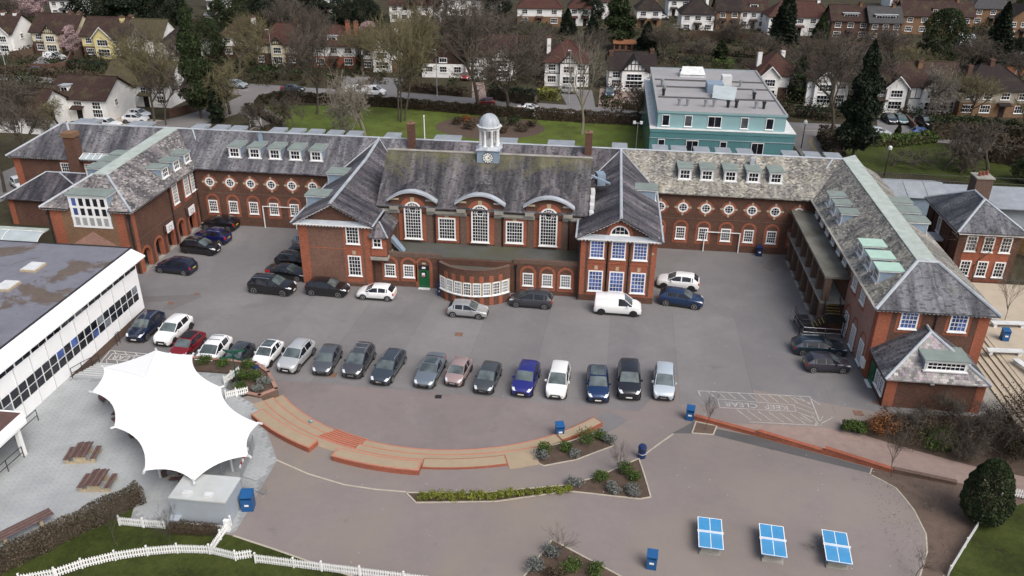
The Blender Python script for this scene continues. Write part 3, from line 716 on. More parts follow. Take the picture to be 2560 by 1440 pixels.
def caps(name, segs, r=.13, mat='lead'):
    for a, b in segs:
        m = MB(); m.tube(a, b, r, r, 6); sp(name, m, mat)
def cornice(x0, y0, x1, y1, z, out=.42, h=.26, dent=.34):
    """white boxed eaves with dentils; wall line from (x0,y0) to (x1,y1), outside on the right hand"""
    a = Vector((x0, y0)); b = Vector((x1, y1)); L = (b-a).length; d = (b-a).normalized(); n = Vector((d.y, -d.x)); m = MB()
    def q(u0, u1, o0, o1, z0, z1):
        P = [a+d*u0+n*o0, a+d*u0+n*o1, a+d*u1+n*o1, a+d*u1+n*o0]; m.prism([(p.x, p.y) for p in P], z0, z1)
    q(-.0, L, -.02, out, z-h*.45, z); k = .1
    while k < L-.15: q(k, k+.16, .0, out-.1, z-h, z-h*.45); k += dent
    return sp('cornice', m, 'white')
def downpipe(x, y, z0, z1):
    m = MB(); m.tube((x, y, z0), (x, y, z1), .07, .07, 6); m.box(x-.13, x+.13, y-.12, y+.12, z1-.3, z1); return sp('downpipe', m, 'black')
# back range: the long block behind the two courts
YB = 90.8
for (x0, x1, e) in ((-58.2, -30.8, 7.35), (6.2, 33.2, 7.0)): wallbox(x0, x1, YB, 100.8, e-.05)
wallbox(-30.8, 6.2, 92.0, 100.8, 7.0)
def bz(x): return 10.5+(x+50)/75*(-.3)
def ez(x): return 7.35+(x+50)/75*(-.35)
YR = 95.9
def backroof(name, x0, x1, mat):
    roof(name, [[(x0, 90.35, ez(x0)), (x1, 90.35, ez(x1)), (x1, YR, bz(x1)), (x0, YR, bz(x0))]], mat)
backroof('roof', -53.2, -23.4, 'slate_back'); backroof('roof', -23.4, 2.4, 'slate_gable'); backroof('roof', 2.4, 28.2, 'slate_east')
roof('roof', [[(-68, YR, bz(-68)), (28.7, YR, bz(28.7)), (33.0, 101.3, 7.0), (-68, 101.3, 7.3)][::1]], 'slate_back')
caps('ridge_cap', [((-68, YR, bz(-68)+.02), (-23.4, YR, bz(-23.4)+.02)), ((-23.4, YR, bz(-23.4)+.02), (28.7, YR, bz(28.7)+.02))], .12)
for k in range(7):
    for x, o_z in ((-46.98+k*2.58, .3), (7.17+k*2.585, 0)):
        if x < -31.2 or 6.6 < x < 23.0:
            zc = 5.27+o_z; zl = 1.36+o_z*1.1
            win(S, x, YB, zc-.6, 1.2, 1.2, 0, 1, 1, 'glass', 'oval')
            m = MB(); N = 24
            for q in range(N):
                a, b = 2*math.pi*q/N, 2*math.pi*(q+1)/N
                m.vprism([(.58*math.cos(a), .58*math.sin(a)), (.86*math.cos(a), .86*math.sin(a)), (.86*math.cos(b), .86*math.sin(b)), (.58*math.cos(b), .58*math.sin(b))], (x, YB, zc), FR, (0, -.02))
            sp('brick_surround', m, 'redbrick')
            for dx, dz, lx, lz in ((-.78, 0, .36, .22), (.78, 0, .36, .22), (0, -.78, .22, .36), (0, .78, .22, .36)):
                m = MB(); m.box(x+dx-lx/2, x+dx+lx/2, YB-.06, YB+.02, zc+dz-lz/2, zc+dz+lz/2); sp('keystone', m, 'stone')
            surround(x, YB, FR, 0, zl, 1.12, 1.52); win(S, x, YB-.02, zl, 1.12, 1.52, 0, 4, 4)
face(-48.8, YB, FR, rect(0, 18, 4.15, 4.25), 'oldbrick', .03, 'string_course'); face(6.2, YB, FR, rect(0, 17.9, 3.85, 3.95), 'oldbrick', .03, 'string_course')
m = MB(); m.box(-48.7, -30.8, YB-.16, YB, 7.15, 7.3); sp('gutter', m, 'black'); m = MB(); m.box(6.2, 24.2, YB-.16, YB, 6.8, 6.95); sp('gutter', m, 'black')
for x in (-43.91, -41.39, -38.87, -36.34, -33.76): dormer(S, x, 92.15, 8.42, 0, 1.45, 1.18, 2.9)
for x in (9.73, 12.23, 14.85, 17.41, 19.92): dormer(S, x, 92.3, 8.18, 0, 1.45, 1.18, 2.9)
for x, w_ in ((-66.17, 3.2), (-58.89, 3.2), (-50.89, 2), (-48.21, 2), (-45.91, 2), (-40.65, 2), (-38.2, 2), (-35.76, 2), (-33.25, 2), (-30.75, 2), (-25.86, 2), (-18.92, 3.4), (-11.39, 2.4), (-4.88, 3.4), (2.21, 2), (7.05, 2), (9.28, 2), (11.99, 2), (14.53, 2), (17.06, 2), (22.35, 2), (24.91, 2), (27.29, 2)):
    dormer(S, x, 99.2, bz(x)-1.95, math.pi, w_-.45, 1.5, 3.0, 'leadm')
m = MB(); m.box(-41.6, -41.2, 94.2, 94.6, 9.2, 10.6); m.tube((-41.4, 94.4, 10.6), (-41.1, 94.2, 11.1), .25, .05); sp('vent_cowl', m, 'leadd')
m = MB(); m.box(17.2, 17.7, 94.3, 94.8, 9.1, 10.3); sp('vent_cowl', m, 'lead')
for x, y, z1 in ((-22.7, 94.9, 12.6), (-1.5, 95.2, 12.3)):
    m = MB(); m.box(x-.42, x+.42, y-.42, y+.42, 8.5, z1); m.box(x-.36, x+.36, y-.36, y+.36, z1-.9, z1-.8); c = sp('chimney', m, 'brick')
    m = MB(); m.box(x-.47, x+.47, y-.47, y+.47, z1, z1+.12); m.lathe(x, y, [(.16, z1+.1), (.14, z1+.35)], 8); obj('chimney_cap', m, M['rust'], c, rel=True)
# two gabled blocks
def gable(x0, x1, left):
    xc = (x0+x1)/2; YF = 76.3; zt = 6.95
    m = MB(); m.box(x0, x1, YF, 92.5, -.1, zt); sp('wall', m, 'brick')
    m = MB(); m.vprism([(x0+.2, zt), (x1-.2, zt), (xc, 9.05)], (0, YF+.02, 0), FR, (0, .3)); m.v = [(v[0], YF+.02 if v[1] < YF+.1 else v[1], v[2]) for v in m.v]
    m2 = MB(); m2.poly([(x0+.1, YF+.03, zt-.1), (x1-.1, YF+.03, zt-.1), (xc, YF+.03, 9.12)]); sp('gable_wall', m2, 'brick')
    cornice(x0-.42, YF, x1+.42, YF, 7.12, .48); cornice(x1, YF-.4, x1, 90.2, 7.12); cornice(x0, 90.2, x0, YF-.4, 7.12)
    m = MB(); m.poly([(x0-.3, YF-.46, 7.125), (x1+.3, YF-.46, 7.125), (x1+.1, YF+.02, 7.42), (x0-.1, YF+.02, 7.42)]); sp('lead_flashing', m, 'lead')
    for s_ in (-1, 1):                                    # raking cornice
        m = MB(); e = x0-.45 if s_ < 0 else x1+.45
        P = [(e, 7.12), (xc, 9.42), (xc, 9.22), (e-s_*.35, 7.12)]
        if s_ > 0: P = P[::-1]
        m.vprism(P, (0, YF+.05, 0), FR, (0, -.45)); n_ = 13
        for k in range(1, n_):
            u = k/n_; x = e+(xc-e)*u; z = 7.12+2.3*u-.14; m.box(x-.09, x+.09, YF-.32, YF, z-.13, z)
        sp('raking_cornice', m, 'white')
    ov = .5; yf = YF-.55
    r0, r1, r2 = (xc, yf, 9.46), (xc, 89.5, 9.75), (xc, YR-.3, bz(xc)-.02)
    for s_, ex in ((-1, x0-ov), (1, x1+ov)):
        A = [(ex, yf, 7.14), r0, r1, (ex, 90.4, 7.14)]; Bp = [(ex, 90.4, 7.14), r1, r2, (xc+s_*.05, YR-.4, bz(xc)-.1), (ex, 90.6, 7.2)]
        Bp = [(ex, 90.4, 7.14), r1, r2]
        if s_ < 0: A, Bp = A[::-1], Bp[::-1]
        A = A[::-1]; Bp = Bp[::-1]
        roof('roof', [A, Bp], 'slate_gable')
        m = MB(); m.tube((ex, 90.4, 7.2), (xc, YR-.3, bz(xc)+.02), .06, .06, 5); sp('valley_flashing', m, 'lead')
        m = MB(); m.box(ex-.09, ex+.09, yf, 90.3, 7.16, 7.24); sp('gutter', m, 'lead')
    caps('ridge_cap', [(r0, r1), (r1, r2)], .17)
    return xc
gable(-30.7, -23.1, True); gable(-1.44, 6.13, False)
YF = 76.3
face(0, YF, FR, rect(-30.7, -23.1, .35, 6.85), 'gablebrick', .012)
# left gabled block front: red corners and one window bay
for u0, u1 in ((-30.7, -29.75), (-25.95, -24.0), (-23.75, -23.1)): face(0, YF, FR, rect(u0, u1, 0, 6.85) if u0 < -29 or u0 > -24 else rect(u0, u1, .55, 6.85), 'redbrick')
win(S, -24.93, YF-.02, 4.95, 1.4, 1.95, 0, 4, 5); win(S, -24.93, YF-.02, 1.3, 1.4, 2.3, 0, 4, 5)
face(0, YF-.02, FR, rect(-25.1, -24.75, 3.75, 4.15), 'stone', .05, 'keystone')
face(0, YF, FR, rect(-30.7, -23.1, 4.28, 4.36), 'redbrick', .035, 'string_course')
# right gabled block front: six windows with blue blinds and a lunette
face(0, YF, FR, rect(-1.44, 6.13, .7, 6.85), 'redbrick')
for u in (.2, 2.33, 4.5):
    for s_ in (-1, 1): face(0, YF-.02, FR, rect(u+s_*1.0-.13, u+s_*1.0+.13, .8, 6.8), 'brick', .012)
    win(S, u, YF-.03, 4.88, 1.42, 1.95, 0, 4, 5, 'glassb'); win(S, u, YF-.03, 1.18, 1.48, 2.3, 0, 4, 5, 'glassb')
    face(0, YF-.02, FR, rect(u-.16, u+.16, 3.6, 4.0), 'stone', .05, 'keystone')
    face(0, YF-.02, FR, rect(u-.95, u+.95, 4.3, 4.4), 'redbrick', .05, 'string_course')
N = 14; m = MB()
for k in range(N):
    a, b = math.pi*k/N, math.pi*(k+1)/N
    m.vprism([(2.35+.95*math.cos(a), 7.5+.95*math.sin(a)), (2.35+1.3*math.cos(a), 7.5+1.3*math.sin(a)), (2.35+1.3*math.cos(b), 7.5+1.3*math.sin(b)), (2.35+.95*math.cos(b), 7.5+.95*math.sin(b))], (0, YF+.03, 0), FR, (0, -.03))
sp('brick_surround', m, 'redbrick'); win(S, 2.35, YF, 7.48, 1.9, 1.0, 0, 4, 1, 'glass', 'lunette')
m = MB(); m.lathe(0, 0, [(.14, -.06), (.14, 0)], 10); m.v = [(5.75+v[0], YF-.05+v[2]*.5, 5.65+v[1]) for v in m.v]; sp('alarm_box', m, 'stone')
# dormers set in the gabled blocks' outer slopes
for y in (88.0, 80.7): dormer(S, -30.75, y, 7.35, -math.pi/2, 1.9, 1.25, 2.6, 'copperd')
dormer(S, 6.2, 87.6, 7.3, math.pi/2, 1.9, 1.25, 2.6, 'copperd')
# hall
YH = 80.8; HX0, HX1 = -23.4, -.85
wallbox(-23.1, -1.44, YH, 91.9, 7.7)
HR = (86.4, 12.0)
roof('roof', [[(HX0, 80.35, 7.75), (HX1, 80.35, 7.75), (HX1, HR[0], HR[1]), (HX0, HR[0], HR[1])], [(HX1, 92.4, 7.75), (HX0, 92.4, 7.75), (HX0, HR[0], HR[1]), (HX1, HR[0], HR[1])]], 'slate_hall')
caps('ridge_cap', [((HX0, HR[0], HR[1]+.03), (HX1, HR[0], HR[1]+.03))], .15, 'conc')
m = MB(); m.poly([(HX1-.1, 80.6, 7.6), (HX1-.1, 92.2, 7.6), (HX1-.1, HR[0], HR[1]-.1)]); sp('gable_wall', m, 'oldbrick'); m = MB(); m.poly([(HX0+.1, 92.2, 7.6), (HX0+.1, 80.6, 7.6), (HX0+.1, HR[0], HR[1]-.1)]); sp('gable_wall', m, 'oldbrick')
for k in range(4):                                       # stepped flashing against the right block
    m = MB(); m.rbox(HX1+.25, 80.7+k*1.15, 7.5+k*.35, 8.1+k*.4, .45, 1.0, R(4)); sp('lead_flashing', m, 'offwhite')
m = MB(); m.slab([(-.9, 84.9, 10.6), (1.2, 84.5, 9.9), (1.2, 84.9, 9.9), (-.9, 85.3, 10.6)], .15); sp('lead_flashing', m, 'leadd')
m = MB(); m.rbox(.1, 86.2, 9.2, 10.5, .9, 1.2, R(15)); sp('roof_vent', m, 'leadd')
XA = (-19.5, -12.26, -5.02)
for x0, x1 in zip((-23.1,)+tuple(x+1.45 for x in XA), tuple(x-1.45 for x in XA)+(-1.44,)):
    m = MB(); m.box(x0, x1, YH-.3, YH, 7.05, 7.35); m.box(x0, x1, YH-.18, YH, 6.85, 7.05); sp('stone_cornice', m, 'conc')
for x0, x1 in zip((-23.0,)+tuple(x+2.42 for x in XA), tuple(x-2.42 for x in XA)+(-1.5,)): m = MB(); m.box(x0, x1, YH-.42, YH-.1, 7.6, 7.78); sp('gutter', m, 'lead')
for xa in (-19.5, -12.26, -5.02):
    m = MB(); N = 16; rw = 2.55; za, zb = 8.55, 9.55       # curved pediment over each arched window
    zf = lambda u: za+(zb-za)*(1-(u/rw)**2)
    P = [(-rw+.15, 7.1), (rw-.15, 7.1)]+[(rw*.95*(1-2*k/N), zf(rw*.95*(1-2*k/N))-.12) for k in range(N+1)]
    m.vprism([(xa+u, z) for u, z in P], (0, YH+1.6, 0), FR, (0, -1.85)); sp('wall', m, 'brick')
    m = MB()
    for k in range(N):
        u0, u1 = -rw*1.05+2.1*rw*k/N, -rw*1.05+2.1*rw*(k+1)/N
        z0, z1 = zf(max(-rw, min(rw, u0)))-(.06 if abs(u0) > rw else 0), zf(max(-rw, min(rw, u1)))-(.06 if abs(u1) > rw else 0)
        m.slab([(xa+u0, YH-.62, z0), (xa+u1, YH-.62, z1), (xa+u1, YH+.15, z1), (xa+u0, YH+.15, z0)], .2)
    sp('curved_pediment', m, 'lead'); m = MB()
    for k in range(N):
        u0, u1 = -rw+2*rw*k/N, -rw+2*rw*(k+1)/N; m.slab([(xa+u0, YH+.14, zf(u0)-.05), (xa+u1, YH+.14, zf(u1)-.05), (xa+u1, YH+3.2, zf(u1)+.25), (xa+u0, YH+3.2, zf(u0)+.25)], .2)
    sp('roof', m, 'slate_hall')
    N = 14; m = MB()
    for k in range(N):
        a, b = math.pi*k/N, math.pi*(k+1)/N
        m.vprism([(xa+.9*math.cos(a), 7.35+.9*math.sin(a)), (xa+1.42*math.cos(a), 7.35+1.42*math.sin(a)), (xa+1.42*math.cos(b), 7.35+1.42*math.sin(b)), (xa+.9*math.cos(b), 7.35+.9*math.sin(b))], (0, YH-.25, 0), FR, (0, -.03))
    for s_ in (-1, 1): m.vprism(rect(xa+s_*1.28-.34, xa+s_*1.28+.34, 3.7, 6.85), (0, YH, 0), FR, (0, -.03))
    sp('brick_surround', m, 'redbrick')
    for s_ in (-1, 1):
        m = MB(); m.box(xa+s_*2.0-.48, xa+s_*2.0+.48, YH-.5, YH-.2, 7.35, 7.75); sp('stone_block', m, 'conc'); m = MB(); m.box(xa+s_*1.95-.5, xa+s_*1.95+.5, YH-.42, YH-.2, 8.45, 8.62); sp('stone_block', m, 'stone' if s_ < 0 else 'conc')
    m = MB(); m.box(xa-.2, xa+.2, YH-.36, YH-.2, 8.25, 8.75); sp('keystone', m, 'stone')
    win(S, xa, YH-.3, 4.05, 1.9, 4.25, 0, 6, 9, 'glass', 'arch', .16)
    m = MB(); m.box(xa-.79, xa+.79, YH-.3, YH, 4.0, 7.3); sp('window_reveal', m, 'white')
for xs in (-15.9, -8.62):
    face(0, YH, FR, rect(xs-1.3, xs+1.3, 3.7, 6.84), 'redbrick', .03); win(S, xs, YH-.03, 4.05, 1.88, 2.5, 0, 6, 6, 'glass', 'rect', .15)
    face(0, YH-.03, FR, rect(xs-.2, xs+.2, 6.55, 6.84), 'stone', .04, 'keystone')
for x in (-23.0, -17.3, -10.0, -3.0): downpipe(x+.15, YH-.12, 3.6, 7.0)
for x in (-21.6, -17.8, -14.1, -10.4, -6.9, -3.3): face(0, YH, FR, rect(x-.35, x+.35, 3.55, 6.85), 'oldbrick', .06, 'pilaster')
# small hipped stair turret beside the left block
m = MB(); m.box(-23.12, -21.4, 76.25, 80.8, 3.1, 5.85); sp('wall', m, 'brick'); face(0, 76.25, FR, rect(-23.05, -21.4, 3.75, 5.8), 'redbrick')
win(S, -22.35, 76.22, 4.72, .95, 1.05, 0, 2, 2)
m = MB(); m.box(-23.15, -21.3, 76.1, 80.8, 3.3, 3.62); sp('stone_band', m, 'conc')
roof('roof', [[(-23.2, 75.95, 5.9), (-21.15, 75.95, 5.9), (-22.4, 77.6, 7.0), (-23.2, 77.6, 7.0)], [(-21.15, 75.95, 5.9), (-21.15, 80.8, 5.9), (-22.4, 80.8, 7.0), (-22.4, 77.6, 7.0)]], 'slate_gable', .1)
caps('hip_cap', [((-21.15, 75.95, 5.93), (-22.4, 77.6, 7.03))], .09)
m = MB(); m.slab([(-21.4, 78.2, 5.0), (-20.0, 77.8, 3.65), (-20.0, 78.6, 3.65), (-21.4, 79.2, 5.0)], .5); sp('stair_hood', m, 'leadd')
# low entrance range between the blocks, curved bay in the middle
YL = 76.95
wallbox(-23.05, -1.5, YL, YH, 3.5)
m = MB(); m.box(-21.4, -1.5, YL+.3, YH+.02, 3.5, 3.56); m2 = MB()
sp('flat_roof', m, 'mossroof')
for x0, x1 in ((-22.0, -15.9), (-8.3, -1.5)): m = MB(); m.box(x0, x1, YL-.02, YL+.3, 3.45, 3.92); sp('parapet', m, 'oldbrick')
BC, BR_ = Vector((-12.1, 78.4)), 4.85                  # bay: arc of radius 4.85
def bay(mb, r0, r1, z0, z1, a0=-139, a1=-41, n=28, mi=0):
    i = len(mb.v)
    for k in range(n+1):
        a = R(a0+(a1-a0)*k/n)
        for r, z in ((r0, z0), (r1, z0), (r1, z1), (r0, z1)): mb.v.append((BC.x+r*math.cos(a), BC.y+r*math.sin(a), z))
    for k in range(n):
        b = i+4*k
        for q in range(4): mb.f.append((b+q, b+(q+1) % 4, b+4+(q+1) % 4, b+4+q)); mb.m.append(mi)
    mb.f.append((i, i+3, i+2, i+1)); mb.m.append(mi); e = i+4*n; mb.f.append((e, e+1, e+2, e+3)); mb.m.append(mi)
m = MB(); bay(m, BR_-.3, BR_, -.1, 1.05); sp('wall', m, 'brick'); m = MB(); bay(m, BR_-.3, BR_, 2.6, 3.95); sp('wall', m, 'brick')
m = MB(); bay(m, BR_-.25, BR_-.02, 1.05, 2.6); sp('bay_band', m, 'stone')
m = MB(); bay(m, BR_-.3, BR_+.08, .98, 1.05); sp('stone_band', m, 'conc'); m = MB(); bay(m, BR_-.32, BR_+.04, 3.95, 4.02); sp('parapet', m, 'oldbrick')
m = MB(); m.poly([(BC.x+(BR_-.3)*math.cos(R(-139+98*k/24)), BC.y+(BR_-.3)*math.sin(R(-139+98*k/24)), 3.565) for k in range(25)]); sp('flat_roof', m, 'mossroof')
for k in range(8):
    a = -131+k*82/7+.0; ad = R(a)
    if k < 8:
        x, y = BC.x+(BR_+.0)*math.cos(ad), BC.y+(BR_+.0)*math.sin(ad)
        win(S, x, y, 1.15, .8, 1.38, ad+math.pi/2, 4, 4, 'glassg' if k % 3 else 'glass', 'rect', .08)
for k in range(7):
    a = -125.2+k*82/7; m = MB(); bay(m, BR_-.1, BR_+.03, -.1, .98, a-2.6, a+2.6, 2); sp('brick_dressing', m, 'redbrick'); m = MB(); bay(m, BR_-.1, BR_+.03, 2.6, 3.3, a-2.6, a+2.6, 2); sp('brick_dressing', m, 'redbrick')
for u in (-21.35, -19.35): surround(0, YL, FR, u, 1.15, 1.15, 1.42); win(S, u, YL-.02, 1.15, 1.15, 1.42, 0, 4, 4)
for u in (-6.75, -4.75, -2.85): surround(0, YL, FR, u, 1.0, 1.1, 1.42); win(S, u, YL-.02, 1.0, 1.1, 1.42, 0, 4, 4, 'glassg' if u > -6 else 'glass')
surround(0, YL, FR, -17.72, .06, 1.2, 2.55, True, 'redbrick', 0)
m = MB(); m.box(-18.3, -17.14, YL-.06, YL, .05, 2.1); m.box(-18.22, -17.22, YL-.09, YL-.06, .2, 1.0); d_ = sp('door', m, 'green')
m = MB(); m.box(-18.0, -17.5, YL-.1, YL-.06, 1.25, 1.95); obj('door_pane', m, M['glass'], d_, rel=True)
m = MB(); m.box(-17.95, -17.62, YL-.12, YL-.1, 1.35, 1.78); obj('notice', m, M['white'], d_, rel=True)
m = MB(); m.box(-17.92, -17.65, YL-.13, YL-.12, 1.38, 1.52); obj('notice_text', m, M['red'], d_, rel=True)
m = MB(); m.box(-18.3, -17.14, YL-.05, YL, 2.14, 2.6); fl = sp('fanlight', m, 'glass'); m = MB(); m.box(-17.92, -17.55, YL-.08, YL-.05, 2.25, 2.45); obj('door_number', m, M['white'], fl, rel=True)
m = MB(); m.box(-17.9, -17.5, YL-.06, YL, 2.75, 2.92); sp('keystone', m, 'stone'); m = MB(); m.box(-18.35, -17.1, YL-.5, YL-.05, 0, .05); sp('door_step', m, 'offwhite')
for x in (-16.1, -8.0): downpipe(x, YL-.1, .1, 3.3)
downpipe(-1.55, YF-.1, .1, 6.9)
# clock cupola astride the hall ridge
CX, CY = -12.1, 86.6
m = MB(); m.box(CX-1.2, CX+1.2, CY-1.2, CY+1.2, 10.9, 12.62); m.box(CX-1.26, CX+1.26, CY-1.26, CY+1.26, 11.0, 11.12); cup = sp('cupola', m, 'leadd')
def cp(name, mb, mat, sm=False): return obj(name, mb, M[mat], cup, rel=True, smooth=sm)
m = MB(); m.box(CX-1.32, CX+1.32, CY-1.32, CY+1.32, 12.62, 12.72); m.lathe(CX, CY, [(1.5, 12.72), (1.25, 12.95), (1.2, 13.0)], 8); cp('cupola_base', m, 'lead')
for k in range(8):
    a = R(22.5+45*k); x, y = CX+.98*math.cos(a), CY+.98*math.sin(a)
    m = MB(); m.lathe(x, y, [(.2, 12.98), (.2, 13.08), (.15, 13.12), (.13, 14.6), (.2, 14.7), (.2, 14.78)], 8); cp('column', m, 'white', True)
m = MB(); m.lathe(CX, CY, [(.95, 14.75), (1.22, 14.78), (1.22, 14.98), (1.4, 15.06), (1.4, 15.14), (.9, 15.16)], 8); cp('entablature', m, 'offwhite')
m = MB(); m.lathe(CX, CY, [(1.12, 15.12)]+[(1.08*math.cos(R(a)), 15.2+1.18*math.sin(R(a))) for a in range(0, 90, 9)]+[(.03, 16.4)], 24); cp('dome', m, 'lead', True)
for k in range(12):
    a0 = R(30*k); m = MB(); pts = [(CX+1.1*math.cos(R(a))*math.cos(a0), CY+1.1*math.cos(R(a))*math.sin(a0), 15.2+1.2*math.sin(R(a))) for a in range(0, 86, 12)]; m.path(pts, .025, 4); cp('dome_rib', m, 'lead')
m = MB(); m.box(CX-.35, CX+.35, CY-.35, CY+.35, 12.95, 13.6); cp('bell_housing', m, 'offwhite')
m = MB(); m.lathe(0, 0, [(.58, 0), (.58, .06), (.0, .06)], 28); m.v = [(CX+v[0], CY-1.21-v[2], 11.88+v[1]) for v in m.v]; cp('clock_rim', m, 'black')
m = MB(); m.lathe(0, 0, [(.33, .0), (.33, .035), (.0, .035)], 24); m.v = [(CX+v[0], CY-1.26-v[2], 11.88+v[1]) for v in m.v]; cp('clock_face', m, 'clock')
for k in range(12):
    a = R(30*k); m = MB(); c_, s_ = math.cos(a), math.sin(a)
    P = [(u*c_-v*s_, u*s_+v*c_) for u, v in ((.37, -.075), (.54, -.09), (.54, .09), (.37, .075))]
    m.vprism([(CX+x, 11.88+z) for x, z in P], (0, CY-1.27, 0), FR, (0, -.03)); cp('clock_numeral', m, 'clock')
for L, a in ((.40, 40), (.28, -20)):
    a = R(a); m = MB(); c_, s_ = math.cos(a), math.sin(a); P = [(-.02*-s_, -.02*c_), (L*c_, L*s_), (.02*-s_, .02*c_)]
    m.vprism([(CX+x*1.0, 11.88+z) for x, z in ((-.03*s_, .03*c_), (.03*s_, -.03*c_), (L*c_+.02*s_, L*s_-.02*c_), (L*c_-.02*s_, L*s_+.02*c_))], (0, CY-1.3, 0), FR, (0, -.02)); cp('clock_hand', m, 'black')
# ---- west wing (big studio window, arcade on the court side)
LX0, LX1, LY, LE = -58.2, -48.8, 76.2, 7.38
LYE = 101
def arcade_wall():
    m = MB(); ys = [77.7+2.7*k for k in range(6)]; r, zs = .72, 1.7; N = 8; x = LX1
    edges = [LY]+[v for y in ys for v in (y-r, y+r)]+[92.2]
    for a, b in zip(edges[::2], edges[1::2]): m.poly([(x, a, -.1), (x, b, -.1), (x, b, zs), (x, a, zs)])
    for y in ys:
        for k in range(N):
            a, b = math.pi*(1-k/N), math.pi*(1-(k+1)/N)
            p, q = (y+r*math.cos(a), zs+r*math.sin(a)), (y+r*math.cos(b), zs+r*math.sin(b))
            m.poly([(x, p[0], p[1]), (x, q[0], q[1]), (x, q[0], 2.6), (x, p[0], 2.6)])
            m.poly([(x, q[0], q[1]), (x, p[0], p[1]), (x-.45, p[0], p[1]), (x-.45, q[0], q[1])], 1)
        for s_ in (-r, r): m.poly([(x, y+s_, -.1), (x, y+s_, zs), (x-.45, y+s_, zs), (x-.45, y+s_, -.1)], 1)
    for a, b in zip(edges[1::2], edges[2::2]): pass
    for a, b in zip(edges[::2], edges[1::2]): m.poly([(x, a, zs), (x, b, zs), (x, b, 2.6), (x, a, 2.6)])
    m.poly([(x, LY, 2.6), (x, 92.2, 2.6), (x, 92.2, LE-.05), (x, LY, LE-.05)])
    sp('wall', m, [M['brick'], M['redbrick']])
    for y in ys:
        m = MB()
        for k in range(12):
            a, b = math.pi*k/12, math.pi*(k+1)/12
            m.vprism([(y+r*math.cos(a), zs+r*math.sin(a)), (y+(r+.3)*math.cos(a), zs+(r+.3)*math.sin(a)), (y+(r+.3)*math.cos(b), zs+(r+.3)*math.sin(b)), (y+r*math.cos(b), zs+r*math.sin(b))], (x, 0, 0), EA, (.03, 0))
        for s_ in (-1, 1): m.vprism(rect(y+s_*(r+.15)-.15, y+s_*(r+.15)+.15, 0, zs), (x, 0, 0), EA, (.03, 0))
        sp('brick_surround', m, 'redbrick'); m = MB(); m.box(x-.4, x+.12, y-r-.1, y+r+.1, 0, .09); sp('door_step', m, 'conc')
arcade_wall()
m = MB(); m.box(LX0, LX1-2.6, LY+.05, LYE, -.1, LE-.06); sp('wall', m, 'brick')             # inner wall of the arcade
m = MB(); m.poly([(LX0, LY, -.1), (LX1, LY, -.1), (LX1, LY, LE-.05), (LX0, LY, LE-.05)]); sp('wall', m, 'brick')
m = MB(); m.box(LX1-2.6, LX1-.02, LY+.05, 92, 2.75, 3.0); sp('arcade_ceiling', m, 'conc')
for u0, u1 in ((LX0, LX0+.0), (-57.9, -56.6), (-50.6, -49.6)): face(0, LY, FR, rect(u0, u1, 0, LE-.2), 'redbrick')
face(0, LY, FR, rect(-56.6, -50.6, 0, LE-.3), 'stockbrick', .015); face(0, LY, FR, [(-56.0, 3.2), (-51.0, 3.2), (-53.5, 4.7)], 'pinkbrick', .03)
face(LX1, 0, EA, rect(LY, LY+.6, 0, LE-.2), 'redbrick', .025)
face(LX1, 0, EA, rect(LY, 90.8, 3.72, 3.8), 'oldbrick', .03, 'string_course')
for y in (85.65, 88.45, 91.1):
    face(LX1, 0, EA, rect(y-.85, y+.85, 4.05, 7.1), 'redbrick', .02)
    if y < 91: win(S, LX1+.02, y, 4.62, 1.15, 2.45, math.pi/2, 4, 6)
win(S, LX1+.02, 90.1, 4.62, 1.1, 2.45, math.pi/2, 4, 6)
for y in (84.3, 90.55): downpipe(LX1+.1, y, .1, 6.9)
downpipe(LX1-.25, LY-.1, .1, 6.8); downpipe(LX0+.1, LY-.1, .1, 6.8)
cornice(LX0-.3, LY, -55.6, LY, LE, .45); cornice(-50.9, LY, LX1+.3, LY, LE, .45); cornice(LX1, LY-.4, LX1, 92.6, LE, .42); cornice(LX0, 92, LX0, LY-.4, LE, .42)
e0, e1, ef = LX0-.45, LX1+.45, LY-.45
RL, RRt, RZ, RF = -54.3, -52.7, 9.95, 79.6; RBk = YR+.3; RBz = bz(-53)+.02
roof('roof', [[(e1, ef, LE), (e1, YR, LE), (RRt, RBk, RBz), (RRt, RF, RZ)]], 'slate_west')
roof('roof', [[(e0, 92.5, LE), (e0, ef, LE), (RL, RF, RZ), (RL, RBk, RBz)]], 'slate_hip')
xm0, xm1 = -55.45, -51.05
# front hip, cut by the big window dormer
def hipz(y): return LE+(y-ef)/(RF-ef)*(RZ-LE)
def hipx(y, s_): return (e0+(RL-e0)*(y-ef)/(RF-ef)) if s_ < 0 else (e1+(RRt-e1)*(y-ef)/(RF-ef))
yd = 78.0
roof('roof', [[(e0, ef, LE), (xm0, ef, LE), (xm0, yd, hipz(yd)), (hipx(yd, -1), yd, hipz(yd))], [(xm1, ef, LE), (e1, ef, LE), (hipx(yd, 1), yd, hipz(yd)), (xm1, yd, hipz(yd))], [(hipx(yd, -1), yd, hipz(yd)), (hipx(yd, 1), yd, hipz(yd)), (RRt, RF, RZ), (RL, RF, RZ)]], 'slate_west')
caps('hip_cap', [((e0, ef, LE+.03), (RL, RF, RZ+.03)), ((e1, ef, LE+.03), (RRt, RF, RZ+.03))], .14); caps('valley_flashing', [((e1, 92.4, LE+.5), (-50.6, YR-.3, bz(-50)+.03))], .1)
roof('ridge_flat', [[(RL, RF, RZ+.05), (RRt, RF, RZ+.05), (RRt+.1, RBk, RBz+.05), (RL-.1, RBk, RBz+.05)]], 'copper', .1)
